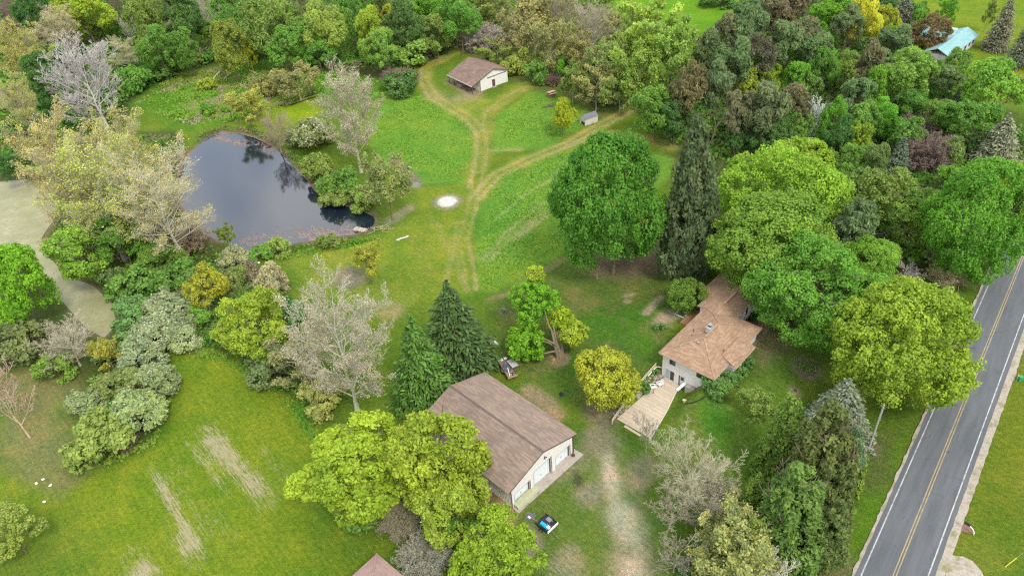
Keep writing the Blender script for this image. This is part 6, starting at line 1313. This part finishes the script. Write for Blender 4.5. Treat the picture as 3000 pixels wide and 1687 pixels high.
def platform():
    pts = [((1700 + x / 4.83) / PX, (1000 + y / 4.83) / PX) for x, y in ((1560, 545), (1672, 608), (1600, 690), (1482, 640))]
    A, B, C_, D_ = [np.array(at(*p, 1.25)) for p in pts]; t = thing('wooden_hatch', 'grey weathered wooden hatch beside the entrance door', 'hatch', (*A, 1.25)); n = 6
    for i in range(n):
        f0, f1 = i / n, (i + .94) / n; q = [D_ + (C_ - D_) * f0, D_ + (C_ - D_) * f1, A + (B - A) * f1, A + (B - A) * f0]; MB().prism([tuple(p - A) for p in q], 'z', -.06, 0).build('board', M_GREYW, t)
    b = MB(); V = [(*(p - A), z) for z in (-1.2, -.065) for p in (D_, C_, B, A)]; b.add(V, [(0, 1, 5, 4), (1, 2, 6, 5), (2, 3, 7, 6), (3, 0, 4, 7), (0, 3, 2, 1), (4, 5, 6, 7)]); b.build('well_wall', M_CONC, t)
    P = [at((1700 + x / 4.83) / PX, (1000 + y / 4.83) / PX, z) for x, y, z in ((1368, 690, .2), (1430, 655, .5), (1480, 600, .8))]
    t = thing('splash_board', 'white board leaning beside the entrance door at the patio edge', 'board', (*P[0], .1)); MB().bar((0, 0, .12), (P[2][0] - P[0][0], P[2][1] - P[0][1], .85), .5, .06).build('panel', M_PVC, t); MB().bar((.05, .1, .05), (P[2][0] - P[0][0] + .1, P[2][1] - P[0][1] + .1, .7), .3, .05).build('panel', M_PVC, t)
    def px(x, y, z): return (*at((1700 + x / 4.83) / PX, (1000 + y / 4.83) / PX, z), z)
    t = thing('drain_pipe', 'white drain pipe at the left corner of the house front', 'pipe', px(1150, 370, 1.3)); o = Vector(px(1150, 370, 1.3)); MB().tube([Vector(px(x, y, 1.3)) - o for x, y in ((1150, 370), (1110, 358), (1080, 360), (1040, 395), (960, 490))], .07, 8).build('pipe_run', M_PVC, t)
    pts = []
    for x, y in ((1760, 790), (1680, 835), (1590, 870), (1490, 888)): a = atg((1700 + x / 4.83) / PX, (1000 + y / 4.83) / PX); pts.append(Vector((a[0], a[1], a[2] + .08)))
    t = thing('drain_hose', 'black corrugated drain hose on the grass below the house bushes', 'hose', tuple(pts[0])); MB().tube([p - pts[0] for p in pts], .075, 8).build('hose_run', M_BLACK, t)
    a = atg((1700 + 1490 / 4.83) / PX, (1000 + 835 / 4.83) / PX); t = thing('wood_scraps', 'pale wood scraps on the grass above the black hose', 'scraps', a); rg = random.Random(1)
    for i in range(6): MB().bar((rg.uniform(-.5, .5), rg.uniform(-.3, .3), .05), (rg.uniform(-.5, .5) + .3, rg.uniform(-.3, .3), .08), .12, .04).build('scrap', plain('fresh wood', (.6, .48, .28), .8, .1), t)
platform()
for fx, fy, wp, hp, lb in ((1882, 913, 38, 38, 'round green shrub at the right end of the house bay'), (1862, 937, 34, 34, 'round green shrub at the front corner of the house bay'), (1838, 952, 48, 36, 'green shrub below the house bay corner'), (1822, 968, 40, 30, 'green shrub under the right front corner of the house'), (1781, 968, 52, 36, 'bright green shrub beside the wooden hatch'), (1808, 976, 60, 36, 'green shrub below the front right corner of the house'), (1799, 986, 42, 26, 'low green shrub at the upper end of the black hose'), (1648, 937, 18, 18, 'small green shrub on the rock bank near the house corner'), (1620, 972, 34, 28, 'green shrub on the rock bank behind the white chairs'), (1660, 822, 26, 20, 'small green shrub by the lower steps of the rear deck'), (1893, 795, 26, 30, 'green shrub by the wing door')):
    crown('bush', fx, fy, wp, hp, (.10, .215, .045) if 'bright' not in lb else (.12, .25, .05), lb)

def deck():
    t = thing('rear_deck', 'reddish brown wooden deck behind the house with a lower step', 'deck', (*h2w(0, 0), 0), HYAW); z = 1.35
    for i in range(9): MB().box(-3.3 + .34 * i, -3.3 + .34 * i + .32, 11.6, 17.2, z - .06, z).build('plank', M_RUST, t)
    for i in range(4): MB().box(-4.6, -3.36, 11.2 + .42 * i, 11.2 + .42 * i + .4, .95, 1.02).build('step_board', M_RUST, t)
    MB().box(-3.3, -.3, 11.66, 17.14, .4, z - .062).build('skirt', M_DARKW, t)
    for y in (11.65, 13.1, 14.5, 16.0): MB().box(-3.38, -3.3, y, y + .09, .6, z + .9).build('post', M_DARKW, t)
    MB().box(-3.4, -3.28, 13.0, 16.1, z + .9, z + .96).build('rail', M_GREYW, t)
    t = thing('planter_box', 'grey edged planter box with dark soil beside the rear deck', 'planter', (*h2w(-5.1, 13.0), .5), HYAW)
    for p, q in (((0, 0), (1.6, 0)), ((1.6, 0), (1.6, 1.9)), ((1.6, 1.9), (0, 1.9)), ((0, 1.9), (0, 0))): MB().bar((*p, .4), (*q, .4), .12, .8).build('board', M_FRAME, t)
    MB().box(.065, 1.535, .065, 1.835, .1, .68).build('soil', M_DARKW, t)
deck()
def flower_bed():
    P = [atg(*q) for q in ((2005, 912), (2016, 903), (2046, 916), (2042, 933), (2024, 948), (2006, 932))]; c = np.mean(P, 0); t = thing('flower_bed', 'small flower bed with a dark stone border on the lawn right of the house', 'flower bed', tuple(c)); rg = random.Random(8); sh = [MB().blob((0, 0, 0), (1, .7, .6), 0, None, 40 + s, 6, 4, .2).mesh('edging_stone', plain('dark edging stone', (.13, .10, .085), .9, .2, 4)) for s in range(3)]
    for i in range(6):
        p, q = np.array(P[i]), np.array(P[(i + 1) % 6]); n = max(2, int(np.hypot(*(q - p)[:2]) / .3))
        for k in range(n): o = link('edging_stone', sh[k % 3], t); v = p + (q - p) * k / n - c; o.location = (v[0], v[1], v[2] + .05); o.scale = (.19, .15, .17); o.rotation_euler = (0, 0, rg.uniform(0, 6))
    R = np.random.RandomState(4); C = np.stack([R.normal(0, .7, 260), R.normal(0, .7, 260), .05 + .3 * R.rand(260)], 1); V, Q = leaves(R, C, unit(R.normal(size=C.shape) + np.array([0, 0, .8])), .2); stuff(link('plants', leaf_mesh('plants', V, Q, R.rand(260)), t, (.15, .28, .06)))
flower_bed()

# second house beyond the wood
def house2():
    yw = math.radians(41.4); t = thing('far_house', 'low house with a turquoise roof beyond the wood at the upper right', 'house', (119.2, 185.4, 0), yw); L, D, E, R_ = 20.0, 7.0, 2.6, 4.3
    m = plain('grey white siding', (.62, .62, .60), .7, .1, 1.2, dirt=((.42, .40, .36), .9, .52)); w_ = MB(); w_.box(.4, L - .4, .5, D - .4, 0, E - .02); w_.build('wall', m, t); w_ = MB(); w_.box(12.9, 19.2, D - .398, 12.4, 0, E - .05); w_.build('wing_wall', m, t)
    sl = (R_ - E) / (D / 2); u = math.hypot(1, sl) * D / 2
    roof_plane(t, (0, 0, E), (1, 0, 0), (0, 1, sl), [(0, 0), (L, 0), (L, u), (0, u)], M_TURQ, M_FASC, .34, 1.6, 21); roof_plane(t, (L, D, E), (-1, 0, 0), (0, -1, sl), [(0, 0), (L, 0), (L, u), (0, u)], M_TURQ, M_FASC, .34, 1.6, 22)
    hw = 3.5; cx = 16.0; s2 = (R_ + .02 - E) / hw; u2 = math.hypot(1, s2) * hw
    roof_plane(t, (cx - hw, 12.8, E), (0, -1, 0), (1, 0, s2), [(0, 0), (5.8, 0), (9.3, u2), (0, u2)], M_TURQ, M_FASC, .34, 1.6, 23); roof_plane(t, (cx + hw, 12.8, E), (0, -1, 0), (-1, 0, s2), [(0, 0), (5.8, 0), (9.3, u2), (0, u2)], M_TURQ, M_FASC, .34, 1.6, 24)
    MB().prism([(19.3, 6.2), (23.0, 6.6), (22.4, 9.8), (19.2, 9.4)], 'z', 2.3, 2.42).build('porch_roof', M_PVC, t)
    for x in (1.0, 4.6, 8.0, 11.6, 14.6, 17.0): window(t, x, .5, .95, 1.3, 1.15, -1, M_FRAMEB, slats=1)
    MB().box(.35, L - .35, .44, .499, 0, .5).build('plinth', plain('grey stone plinth', (.45, .44, .42), .9, .2, 3), t)
    for x, y in ((12.4, 4.1), (12.9, 4.9), (14.6, 3.2)): z = R_ - abs(y - D / 2) * sl; MB().tube([(x, y, z - .1), (x, y, z + .35)], .2, 10).build('roof_vent', M_PVC, t)
    d = thing('far_deck', 'brown deck with a white railing behind the turquoise roofed house', 'deck', (*[(119.2 + a * math.cos(yw) - b * math.sin(yw), 185.4 + a * math.sin(yw) + b * math.cos(yw)) for a, b in ((13.5, 13.4),)][0], 0), yw - .22); dm = plain('pinkish deck boards', (.44, .31, .25), .85, .12, 3)
    for i in range(14): MB().box(-1 + .85 * i, -1 + .85 * i + .82, 0, 3.4, .5, .6).build('plank', dm, d)
    for i in range(15): MB().box(.0 + .62 * i, .16 + .62 * i, -.1, -.02, .5, 1.45).build('baluster', M_PVC, d)
    MB().box(-.1, 9.0, -.13, -.001, 1.45, 1.55).build('rail', M_PVC, d)
    for x in (1.6, 3.2, 6.1): MB().box(x, x + .14, .2, 3.2, .61, 1.1).build('partition', M_DARKW, d)
    MB().box(3.4, 5.9, 1.2, 3.2, .61, .72).build('mat', M_GREYW, d); MB().box(-1, 10.9, 3.36, 3.42, .6, 1.3).build('back_rail', M_DARKW, d)
house2()
# corner of a neighbour's hip roof at the bottom edge
def corner_roof():
    z = 3.0; C = np.array(at(948, 1391, z)); A = np.array(at(883, 1449, z)); B = np.array(at(1017, 1449, z)); ua = (A - C) / np.hypot(*(A - C)); ub = (B - C) / np.hypot(*(B - C)); mid = (ua + ub); mid /= np.hypot(*mid)
    e1 = np.array([mid[0] * math.cos(-.785) - mid[1] * math.sin(-.785), mid[0] * math.sin(-.785) + mid[1] * math.cos(-.785)]); e2 = np.array([mid[0] * math.cos(.785) - mid[1] * math.sin(.785), mid[0] * math.sin(.785) + mid[1] * math.cos(.785)])
    L = 9.0; t = thing('pavilion', 'corner of a pinkish hip roofed building at the bottom edge', 'building', (C[0], C[1], 0), math.atan2(e1[1], e1[0])); sl = .42; u = math.hypot(1, sl) * L / 2; P = [(0, 0), (L, 0), (L / 2, u)]
    for k, (o, e, uu) in enumerate((((0, 0), (1, 0), (0, 1)), ((L, 0), (0, 1), (-1, 0)), ((L, L), (-1, 0), (0, -1)), ((0, L), (0, -1), (1, 0)))): roof_plane(t, (*o, z), (*e, 0), (*uu, sl), P, M_SH_PINK, M_FASC, .2, .7, 30 + k)
    for p in ((0, 0), (L, 0), (L, L), (0, L)): ridge_cap(t, (*p, z + .02), (L / 2, L / 2, z + sl * L / 2 + .02), M_SH_PINK, .22, 'hip_cap')
    MB().box(.5, L - .5, .5, L - .5, 0, z - .02).build('wall', M_WHITE, t)
corner_roof()

# ------------------------------------------------------------------ vehicles and small things
def wheel(parent, x, y, z, r, wd, axis='y'):
    e = bpy.data.objects.new('wheel', None); COL.objects.link(e); e.parent = parent; e.location = (x, y, z)
    b = MB(); b.tube([(0, -wd / 2, 0), (0, -wd / 2 + .03, 0), (0, wd / 2 - .03, 0), (0, wd / 2, 0)], [r * .9, r, r, r * .9], 16); b.build('tyre', M_BLACK, e); b = MB(); b.tube([(0, -wd / 2 - .012, 0), (0, wd / 2 + .012, 0)], r * .55, 12); b.build('rim', M_METAL, e)
def trailer1():
    p = np.array([-1.1, 83.64]); q = np.array([-2.7, 88.1]); L = 4.5; yw = math.atan2(*(q - p)[::-1]); t = thing('wooden_trailer', 'old wooden sided flat trailer behind the garage loaded with scrap', 'trailer', (*p, gz1(*p)), yw); W = .78
    for i in range(6): MB().box(.02, L, -W + .262 * i, -W + .262 * i + .25, .5, .56).build('plank', M_BROWNW, t)
    for y in (-W - .03, W + .0):
        for k in range(2): MB().box(0, L, y, y + .035, .57 + .2 * k, .75 + .2 * k).build('side_board', M_BROWNW, t)
    for k in range(2): MB().box(-.04, -.002, -W - .03, W + .035, .57 + .2 * k, .75 + .2 * k).build('end_board', plain('tan end board', (.42, .29, .17), .8, .15, 4), t)
    for y in (-W - .17, W + .17): wheel(t, L * .45, y, .3, .3, .2); 
    for y in (-W - .17, W + .17): MB().box(L * .45 - .4, L * .45 + .4, y - .12, y + .12, .64, .68).build('fender', M_DARKW, t)
    MB().bar((L, 0, .42), (L + 1.3, 0, .42), .1, .1).build('tongue', M_DARKW, t); MB().box(.3, L - .1, -.5, -.42, .38, .495).build('frame_rail', M_DARKW, t); MB().box(.3, L - .1, .42, .5, .38, .495).build('frame_rail', M_DARKW, t)
    c, s = math.cos(yw), math.sin(yw); T = lambda a, b, z: (p[0] + a * c - b * s, p[1] + a * s + b * c, z + gz1(*p))
    o = thing('grey_panel', 'flat grey panel resting across the right edge of the wooden trailer', 'panel', T(2.5, -1.05, 1.02), yw + .12); MB().box(-.95, .95, -.55, .55, 0, .05).build('sheet', plain('grey plastic sheet', (.40, .37, .37), .6, .05), o)
    for y in (-.5, .5): MB().box(-.9, .9, y - .03, y + .03, -.06, -.001).build('rib', M_GREYW, o)
    o = thing('tarp_heap', 'crumpled dark grey tarpaulin in the middle of the wooden trailer', 'tarpaulin', T(2.4, .1, .56), yw); MB().blob((0, 0, .12), (1.0, .55, .2), 0, None, 3, 11, 6, .22).build('cloth', plain('dark tarp', (.085, .10, .11), .7, .25, 5), o)
    o = thing('white_boards', 'white boards and pieces lying across the far end of the wooden trailer', 'boards', T(4.4, .0, .62), yw)
    for y, l, a in ((-.55, .55, .2), (.1, .7, -.1), (.6, .5, .35)): MB().box(-.25, .3, y - .22, y + .2, .0 + .03 * abs(y), .06 + .03 * abs(y)).build('board', M_PVC, o)
    o = thing('white_post', 'white post lying at an angle on the wooden trailer', 'post', T(.35, .35, .6), yw - .12); MB().bar((0, 0, .05), (1.7, -.15, .3), .1, .1).build('shaft', M_PVC, o)
    o = thing('scrap_bits', 'tan and dark scraps in the near end of the wooden trailer', 'scrap', T(.8, -.2, .56), yw); rg = random.Random(6)
    for i in range(9): MB().blob((rg.uniform(-.5, .6), rg.uniform(-.35, .35), .08), (.14, .1, .08), 0, None, i, 6, 4).build('scrap', random.choice([M_BLACK, M_PLANK, M_GREYW, M_BROWNW]), o)
trailer1()
def trailer2():
    c0 = np.array([1.72, 57.0]); yw = math.atan2(-.74, .67); t = thing('utility_trailer', 'small dark utility trailer with a white tailgate in front of the garage', 'trailer', (*c0, gz1(*c0)), yw); L, W = 1.05, .95
    MB().box(-L, L, -W, W, .45, .5).build('bed', M_BLK2, t)
    for y in (-W, W - .03): MB().box(-L, L - .001, y, y + .03, .502, .78).build('side_panel', M_BLK2, t)
    MB().box(L, L + .06, -W - .03, W + .03, .42, .86).build('tailgate', M_PVC, t)
    b = MB()
    for y in (-W, W): b.tube([(-L, y, .5), (-L, y, 1.0)], .025, 6); b.tube([(-L, y, 1.0), (.2, y, .95)], .022, 6)
    b.tube([(-L, -W, 1.0), (-L, W, 1.0)], .025, 6); b.tube([(-L, -W, .75), (-L, W, .75)], .02, 6); b.build('rail_frame', M_DARKW, t)
    for y in (-W - .14, W + .14): wheel(t, .0, y, .27, .27, .18)
    MB().bar((L + .06, -.25, .4), (L + 1.5, -.6, .35), .07, .07).build('tongue', plain('olive drawbar', (.16, .19, .09), .6, .15), t)
    MB().bar((-L, -.5, .55), (-L - 1.2, -.75, .4), .06, .06).build('jack_arm', M_METAL, t); MB().box(-L - 1.5, -L - 1.1, -.88, -.6, .36, .42).build('jack_plate', M_PVC, t)
    c, s = math.cos(yw), math.sin(yw); T = lambda a, b, z: (c0[0] + a * c - b * s, c0[1] + a * s + b * c, z + gz1(*c0))
    o = thing('blue_tank', 'bright turquoise blue plastic tank lying in the small trailer', 'tank', T(.25, -.5, .5), yw); bl = plain('turquoise plastic', (.02, .42, .62), .4, .06, 3)
    MB().tube([(-.75, 0, .27), (-.68, 0, .27), (.5, 0, .27), (.58, 0, .27)], [.2, .27, .27, .2], 14).build('tank_body', bl, o); MB().tube([(-.2, 0, .52), (-.2, 0, .6)], .1, 10).build('cap', bl, o)
    o = thing('white_box', 'white box standing against the turquoise tank in the small trailer', 'box', T(.78, -.5, .8), yw); MB().box(-.2, .16, -.16, .2, 0, .25).build('carton', M_PVC, o, bevel=.01); MB().box(-.21, .17, -.17, .21, .252, .28).build('lid', M_PVC, o)
    o = thing('dark_crate', 'dark grey crate on the right side of the small trailer', 'crate', T(-.05, .45, .5), yw); g = plain('dark grey crate', (.11, .12, .13), .5, .1)
    MB().box(-.3, .35, -.25, .3, 0, .05).build('crate_floor', g, o)
    for a in ((-.3, .35, -.25, -.21), (-.3, .35, .26, .3), (-.3, -.26, -.208, .258), (.31, .35, -.208, .258)): MB().box(*a, .052, .34).build('crate_side', g, o)
    MB().box(-.32, .37, -.27, .32, .342, .38).build('lid', plain('grey lid', (.2, .21, .22), .5, .1), o)
    rg = random.Random(5); o = thing('trailer_rubble', 'dark rubble strewn on the bed of the small trailer', 'rubble', T(-.1, 0, .5), yw)
    for i in range(14): MB().blob((rg.uniform(-.9, .9), rg.uniform(-.1, .85), .04), (.1, .08, .06), 0, None, i, 6, 4).build('piece', random.choice([M_BLACK, M_DARKW, M_GREYW]), o)
    x, y, z = atg(1333, 1297); setting(MB().prism([(x - .7, y - .5), (x + .5, y - .6), (x + .8, y + .3), (x - .3, y + .6)], 'z', z + .005, z + .02).build('pavement', plain('dark rubber mat', (.13, .13, .13), .9, .2, 3)))
trailer2()
x, y, z = atg(1345, 1370); t = thing('motor_scrap', 'small dark engine block on the bare patch below the small trailer', 'engine', (x, y, z), .5); MB().box(-.25, .3, -.2, .2, 0, .3).build('block', M_BLK2, t, bevel=.03); MB().tube([(0, 0, .3), (0, 0, .5)], .12, 8).build('cylinder', M_METAL, t); MB().tube([(.3, 0, .15), (.55, .1, .1)], .05, 6).build('pipe', M_GREYW, t)
def mower():
    x, y, z = atg(1412, 993); t = thing('lawn_mower', 'small black push mower on the lawn between garage and golden tree', 'mower', (x, y, z), 1.9)
    MB().box(-.28, .28, -.25, .25, .14, .3).build('deck', M_BLK2, t, bevel=.04); MB().tube([(.05, 0, .3), (.05, 0, .48)], .13, 10).build('engine', M_BLACK, t); b = MB(); b.tube([(-.25, -.2, .25), (-.95, -.2, .95), (-.95, .2, .95), (-.25, .2, .25)], .018, 6); b.build('handle', M_BLK2, t)
    for a in (-.24, .24):
        for c in (-.28, .28): wheel(t, a, c, .1, .1, .06)
mower()
def scrap_by_spruce():
    x, y, z = atg(1244, 868); t = thing('pale_heap', 'pale tarpaulin covered heap at the right foot of the big spruce', 'heap', (x, y, z)); MB().blob((0, 0, .35), (.75, .5, .42), 0, None, 12, 10, 6, .15).build('cover', plain('pale tarp', (.60, .57, .54), .6, .1), t)
    x, y, z = atg(1236, 862); t = thing('maroon_machine', 'maroon machine part half hidden behind the pale heap by the spruce', 'machine', (x, y, z)); MB().box(-.5, .4, -.3, .3, .1, .7).build('casing', plain('maroon paint', (.17, .05, .07), .5, .1), t, bevel=.04); MB().tube([(-.3, 0, .7), (-.3, 0, 1.1)], .06, 8).build('stack', M_BLK2, t)
    x, y, z = atg(1243, 905); t = thing('scrap_iron', 'dark scrap iron under the right branches of the big spruce', 'scrap', (x, y, z)); rg = random.Random(3)
    for i in range(7): MB().bar((rg.uniform(-.9, .9), rg.uniform(-.5, .5), .1), (rg.uniform(-.9, .9), rg.uniform(-.5, .5), .5), .12, .1).build('bar', M_BLK2 if i % 2 else M_METAL, t)
scrap_by_spruce()
def pole():
    x, y, z = atg(2186, 1125); t = thing('utility_pole', 'grey wooden utility pole between the pine and the road verge', 'utility pole', (x, y, z)); m = plain('grey pole wood', (.36, .34, .30), .9, .15, 3)
    MB().tube([(0, 0, 0), (.05, 0, 4), (.12, 0, 8.3)], [.16, .14, .115], 10).build('shaft', m, t); MB().tube([(.14, -.06, .1), (.17, -.05, 4), (.24, -.04, 7.7)], .035, 6).build('conduit', M_METAL, t)
    for h in (2.6, 5.4, 7.6): MB().box(-.03 + .012 * h, .28 + .012 * h, -.14, .05, h, h + .12).build('bracket', M_METAL, t)
    MB().tube([(.12, .02, 8.3), (.13, .02, 8.55)], .05, 8).build('insulator', M_GREYW, t)
    x, y, z = atg(1456, 668); t = thing('meter_post', 'thin dark post with a small white box at the left edge of the big maple', 'post', (x, y, z)); MB().box(-.06, .06, -.06, .06, 0, 2.4).build('shaft', M_DARKW, t); MB().box(-.28, -.062, -.1, .1, 1.5, 1.85).build('meter_box', M_PVC, t)
    x, y, z = atg(1502, 702); t = thing('short_stake', 'short pale stake under the big dark maple', 'stake', (x, y, z)); MB().box(-.05, .05, -.05, .05, 0, .9).build('shaft', M_PLANK, t); MB().box(-.06, .06, -.06, .06, .9, .94).build('cap', M_GREYW, t)
pole()
def mailbox():
    x, y, z = atg(2449, 1345); b = np.array(at(2834 / PX, 1536 / PX, 1.0)); d = b - np.array([x, y]); t = thing('mailbox', 'black roadside mailbox on an arched white post', 'mailbox', (x, y, .05)); n = 9
    pts = [(d[0] * (1 - math.cos(f * 1.57)) * .75, d[1] * (1 - math.cos(f * 1.57)) * .75, .95 * math.sin(f * 1.57)) for f in np.linspace(0, 1, n)] + [(d[0] * .95, d[1] * .95, .95)]
    MB().tube(pts, .055, 8).build('post', M_PVC, t); MB().tube([(0, 0, .35), (d[0] * .2, d[1] * .2 - .15, .3)], .04, 6).build('brace', M_PVC, t)
    e = bpy.data.objects.new('box', None); COL.objects.link(e); e.parent = t; e.location = (d[0], d[1], 1.0); e.rotation_euler = (0, 0, math.atan2(d[1], d[0]))
    P = [(-.14, 0), (.14, 0), (.14, .18)] + [(.14 * math.cos(a), .18 + .12 * math.sin(a)) for a in np.linspace(.2, 2.94, 8)] + [(-.14, .18)]
    MB().prism(P, 'x', -.32, .32).build('shell', M_BLK2, e); MB().prism([(p * .95, q * .95 + .005) for p, q in P], 'x', .322, .34).build('door', M_BLK2, e); MB().box(-.2, .15, -.16, -.142, .06, .17).build('number_plate', M_PVC, e); MB().box(-.1, -.06, -.18, -.162, .18, .36).build('flag', plain('red flag', (.4, .03, .03), .5, .1), e)
    s = 13.173; mp = [at((2750 + q[0] / s) / PX, (1490 + q[1] / s) / PX) for q in ((800, 640), (900, 600), (1010, 620), (1180, 690), (1290, 790), (1340, 900), (1330, 990), (1060, 930), (770, 830))]
    b = MB(); b.add([(px_, py_, .09) for px_, py_ in mp], [tuple(range(len(mp)))]); setting(b.build('mulch_bed', plain('red brown mulch', (.24, .13, .095), .95, .3, 7)))
mailbox()
def roadside():
    x, y, z = atg(2564, 957); t = thing('utility_pedestal', 'small green utility pedestal on the lawn right of the road', 'pedestal', (x, y, z)); g = plain('green cabinet', (.03, .30, .12), .5, .1); MB().box(-.22, .22, -.22, .22, 0, .75).build('cabinet', g, t, bevel=.03); MB().box(-.25, .25, -.25, .25, .755, .82).build('lid', g, t)
    t2 = thing('marker_stake', 'thin pale marker stake beside the green pedestal', 'stake', (x - .55, y - .1, z)); MB().box(-.03, .03, -.03, .03, 0, 1.1).build('shaft', M_GREYW, t2); MB().box(-.05, .05, -.035, .035, 1.1, 1.25).build('tip', M_PVC, t2)
    a = Vector(atg(2944 / PX, 1660 / PX)); b_ = Vector((*at(2979 / PX, 1633 / PX, .9), .9)); t = thing('guy_guard', 'slim yellow guy wire guard on the lawn at the lower right', 'wire guard', tuple(a)); MB().tube([(0, 0, 0), b_ - a], .05, 8).build('sleeve', plain('yellow plastic', (.55, .52, .06), .5, .05), t); MB().tube([b_ - a, (b_ - a) * 2.2], .012, 5).build('wire', M_METAL, t)
roadside()
def pondside():
    x, y, z = atg(903, 577); t = thing('jetty', 'small grey stone jetty slab at the pond shore', 'jetty', (x, y, -.2), -.5); 
    for k, (a, b) in enumerate(((-1.1, -.2), (-.15, .7), (.75, 1.5))): MB().box(a, b - .04, -.7 + .1 * k, .6 + .1 * k, 0, .3 - .04 * k).build('slab', M_CONC, t)
    x, y, z = atg(952, 577); t = thing('driftwood', 'pile of pale sticks on the muddy bank at the pond right end', 'driftwood', (x, y, z)); rg = random.Random(7); b = MB()
    for i in range(26): px_, py_ = rg.gauss(0, 1.4), rg.gauss(0, .7); a = rg.gauss(.5, .5); l = rg.uniform(.6, 2.0); b.tube([(px_, py_, .05), (px_ + l * math.cos(a), py_ + l * math.sin(a), rg.uniform(.05, .35))], [.05, .025], 5)
    o = b.build('sticks', M_BARK, t); o.color = (.5, .40, .29, 1)
    x, y, z = atg(1013, 602); t = thing('log_bench', 'weathered pale log bench lying on the mown lawn by the pond', 'log', (x, y, z), .42); o = MB().tube([(-1.3, 0, .2), (-.3, .05, .25), (1.2, -.05, .22)], [.2, .19, .16], 9).build('log', M_BARK, t); o.color = (.55, .5, .44, 1)
    for a in (-.8, .7): MB().box(a - .1, a + .1, -.35, .3, .0, .12).build('support', M_GREYW, t)
    MB().bar((-.6, .3, .1), (1.4, .42, .12), .16, .06).build('slat', M_PVC, t)
    for k, (p, q, r, lb) in enumerate((((596, 173), (564, 200), .2, 'long pale fallen log in the clearing, the middle of three'), ((553, 183), (536, 201), .24, 'thick pale fallen log at the left of the clearing'), ((627, 178), (649, 188), .13, 'thin pale fallen pole at the right of the clearing'))):
        a, b_ = Vector(atg(*p)), Vector(atg(*q)); t = thing('fallen_log', lb, 'log', tuple(a)); o = MB().tube([(0, 0, r), (b_ - a) * .5 + Vector((0, .2, r)), (b_ - a) + Vector((0, 0, r))], [r, r * .9, r * .6], 8).build('trunk', M_BARK, t); o.color = (.55, .47, .37, 1)
        o = MB().tube([(b_ - a) * .6 + Vector((0, 0, r)), (b_ - a) * .8 + Vector((.8, .6, .8))], [r * .5, r * .2], 6).build('branch', M_BARK, t); o.color = (.5, .43, .34, 1)
    for p, q, lb in (((698, 270), (800, 235), 'long black drain pipe lying on the bright grass beyond the pond'), ((730, 266), (800, 243), 'shorter black drain pipe nearer the pond')):
        a, b_ = Vector(atg(*p)), Vector(atg(*q)); t = thing('drain_pipe', lb, 'pipe', tuple(a)); MB().tube([(0, 0, .12), (b_ - a) * .5 + Vector((0, .3, .12)), (b_ - a) + Vector((0, 0, .12))], .13, 8).build('pipe_run', M_BLACK, t)
    x, y, z = atg(757, 690); t = thing('white_stone', 'pale stone by the shrubs at the near pond corner', 'stone', (*atg(651, 662),)); MB().blob((0, 0, .12), (.3, .22, .18), 0, None, 2).build('rock', M_PVC, t)
    for k, (fx, fy, lb) in enumerate(((109, 1206, 'white stone on the lower left lawn, the upper one'), (127, 1221, 'white stone on the lower left lawn, right and largest'), (92, 1216, 'white stone on the lower left lawn, leftmost'), (112, 1262, 'white stone on the lower left lawn, the lowest'))):
        t = thing('white_stone', lb, 'stone', atg(fx, fy), k); MB().blob((0, 0, .08), (.24 + .05 * (k == 1), .2, .14), 0, None, 20 + k).build('rock', M_PVC, t)
    x, y, z = atg(2001, 983); t = thing('tree_stump', 'dark stump sprout on a bare patch of the side lawn', 'stump', (x, y, z)); o = MB().tube([(0, 0, 0), (0, 0, .35)], [.22, .18], 9).build('stump_body', M_BARK, t); o.color = (.12, .08, .07, 1); o = MB().tube([(.1, 0, .3), (.25, .1, .9)], [.05, .02], 5).build('sprout', M_BARK, t); o.color = (.12, .08, .07, 1)
    x, y, z = atg(1268, 784); t = thing('young_shrub', 'tiny grey green shrub in a bare ring on the back lawn', 'shrub', (x, y, z)); R = np.random.RandomState(2); C = R.normal(size=(160, 3)) * .3; C[:, 2] = np.abs(C[:, 2]) + .1; V, Q = leaves(R, C, rdir(R, 160), .14, 2.2); link('foliage', leaf_mesh('foliage', V, Q, R.rand(160)), t, (.3, .36, .2))
    x, y, z = atg(1392, 908); t = thing('daffodils', 'small clump of yellow flowers at the split tree foot', 'flowers', (x, y, z)); R = np.random.RandomState(6); C = R.normal(size=(60, 3)) * .18; C[:, 2] = np.abs(C[:, 2]) + .1; V, Q = leaves(R, C, rdir(R, 60), .1, 1.2); link('petals', leaf_mesh('petals', V, Q, R.rand(60), M_PETAL), t, (.75, .6, .06))
pondside()
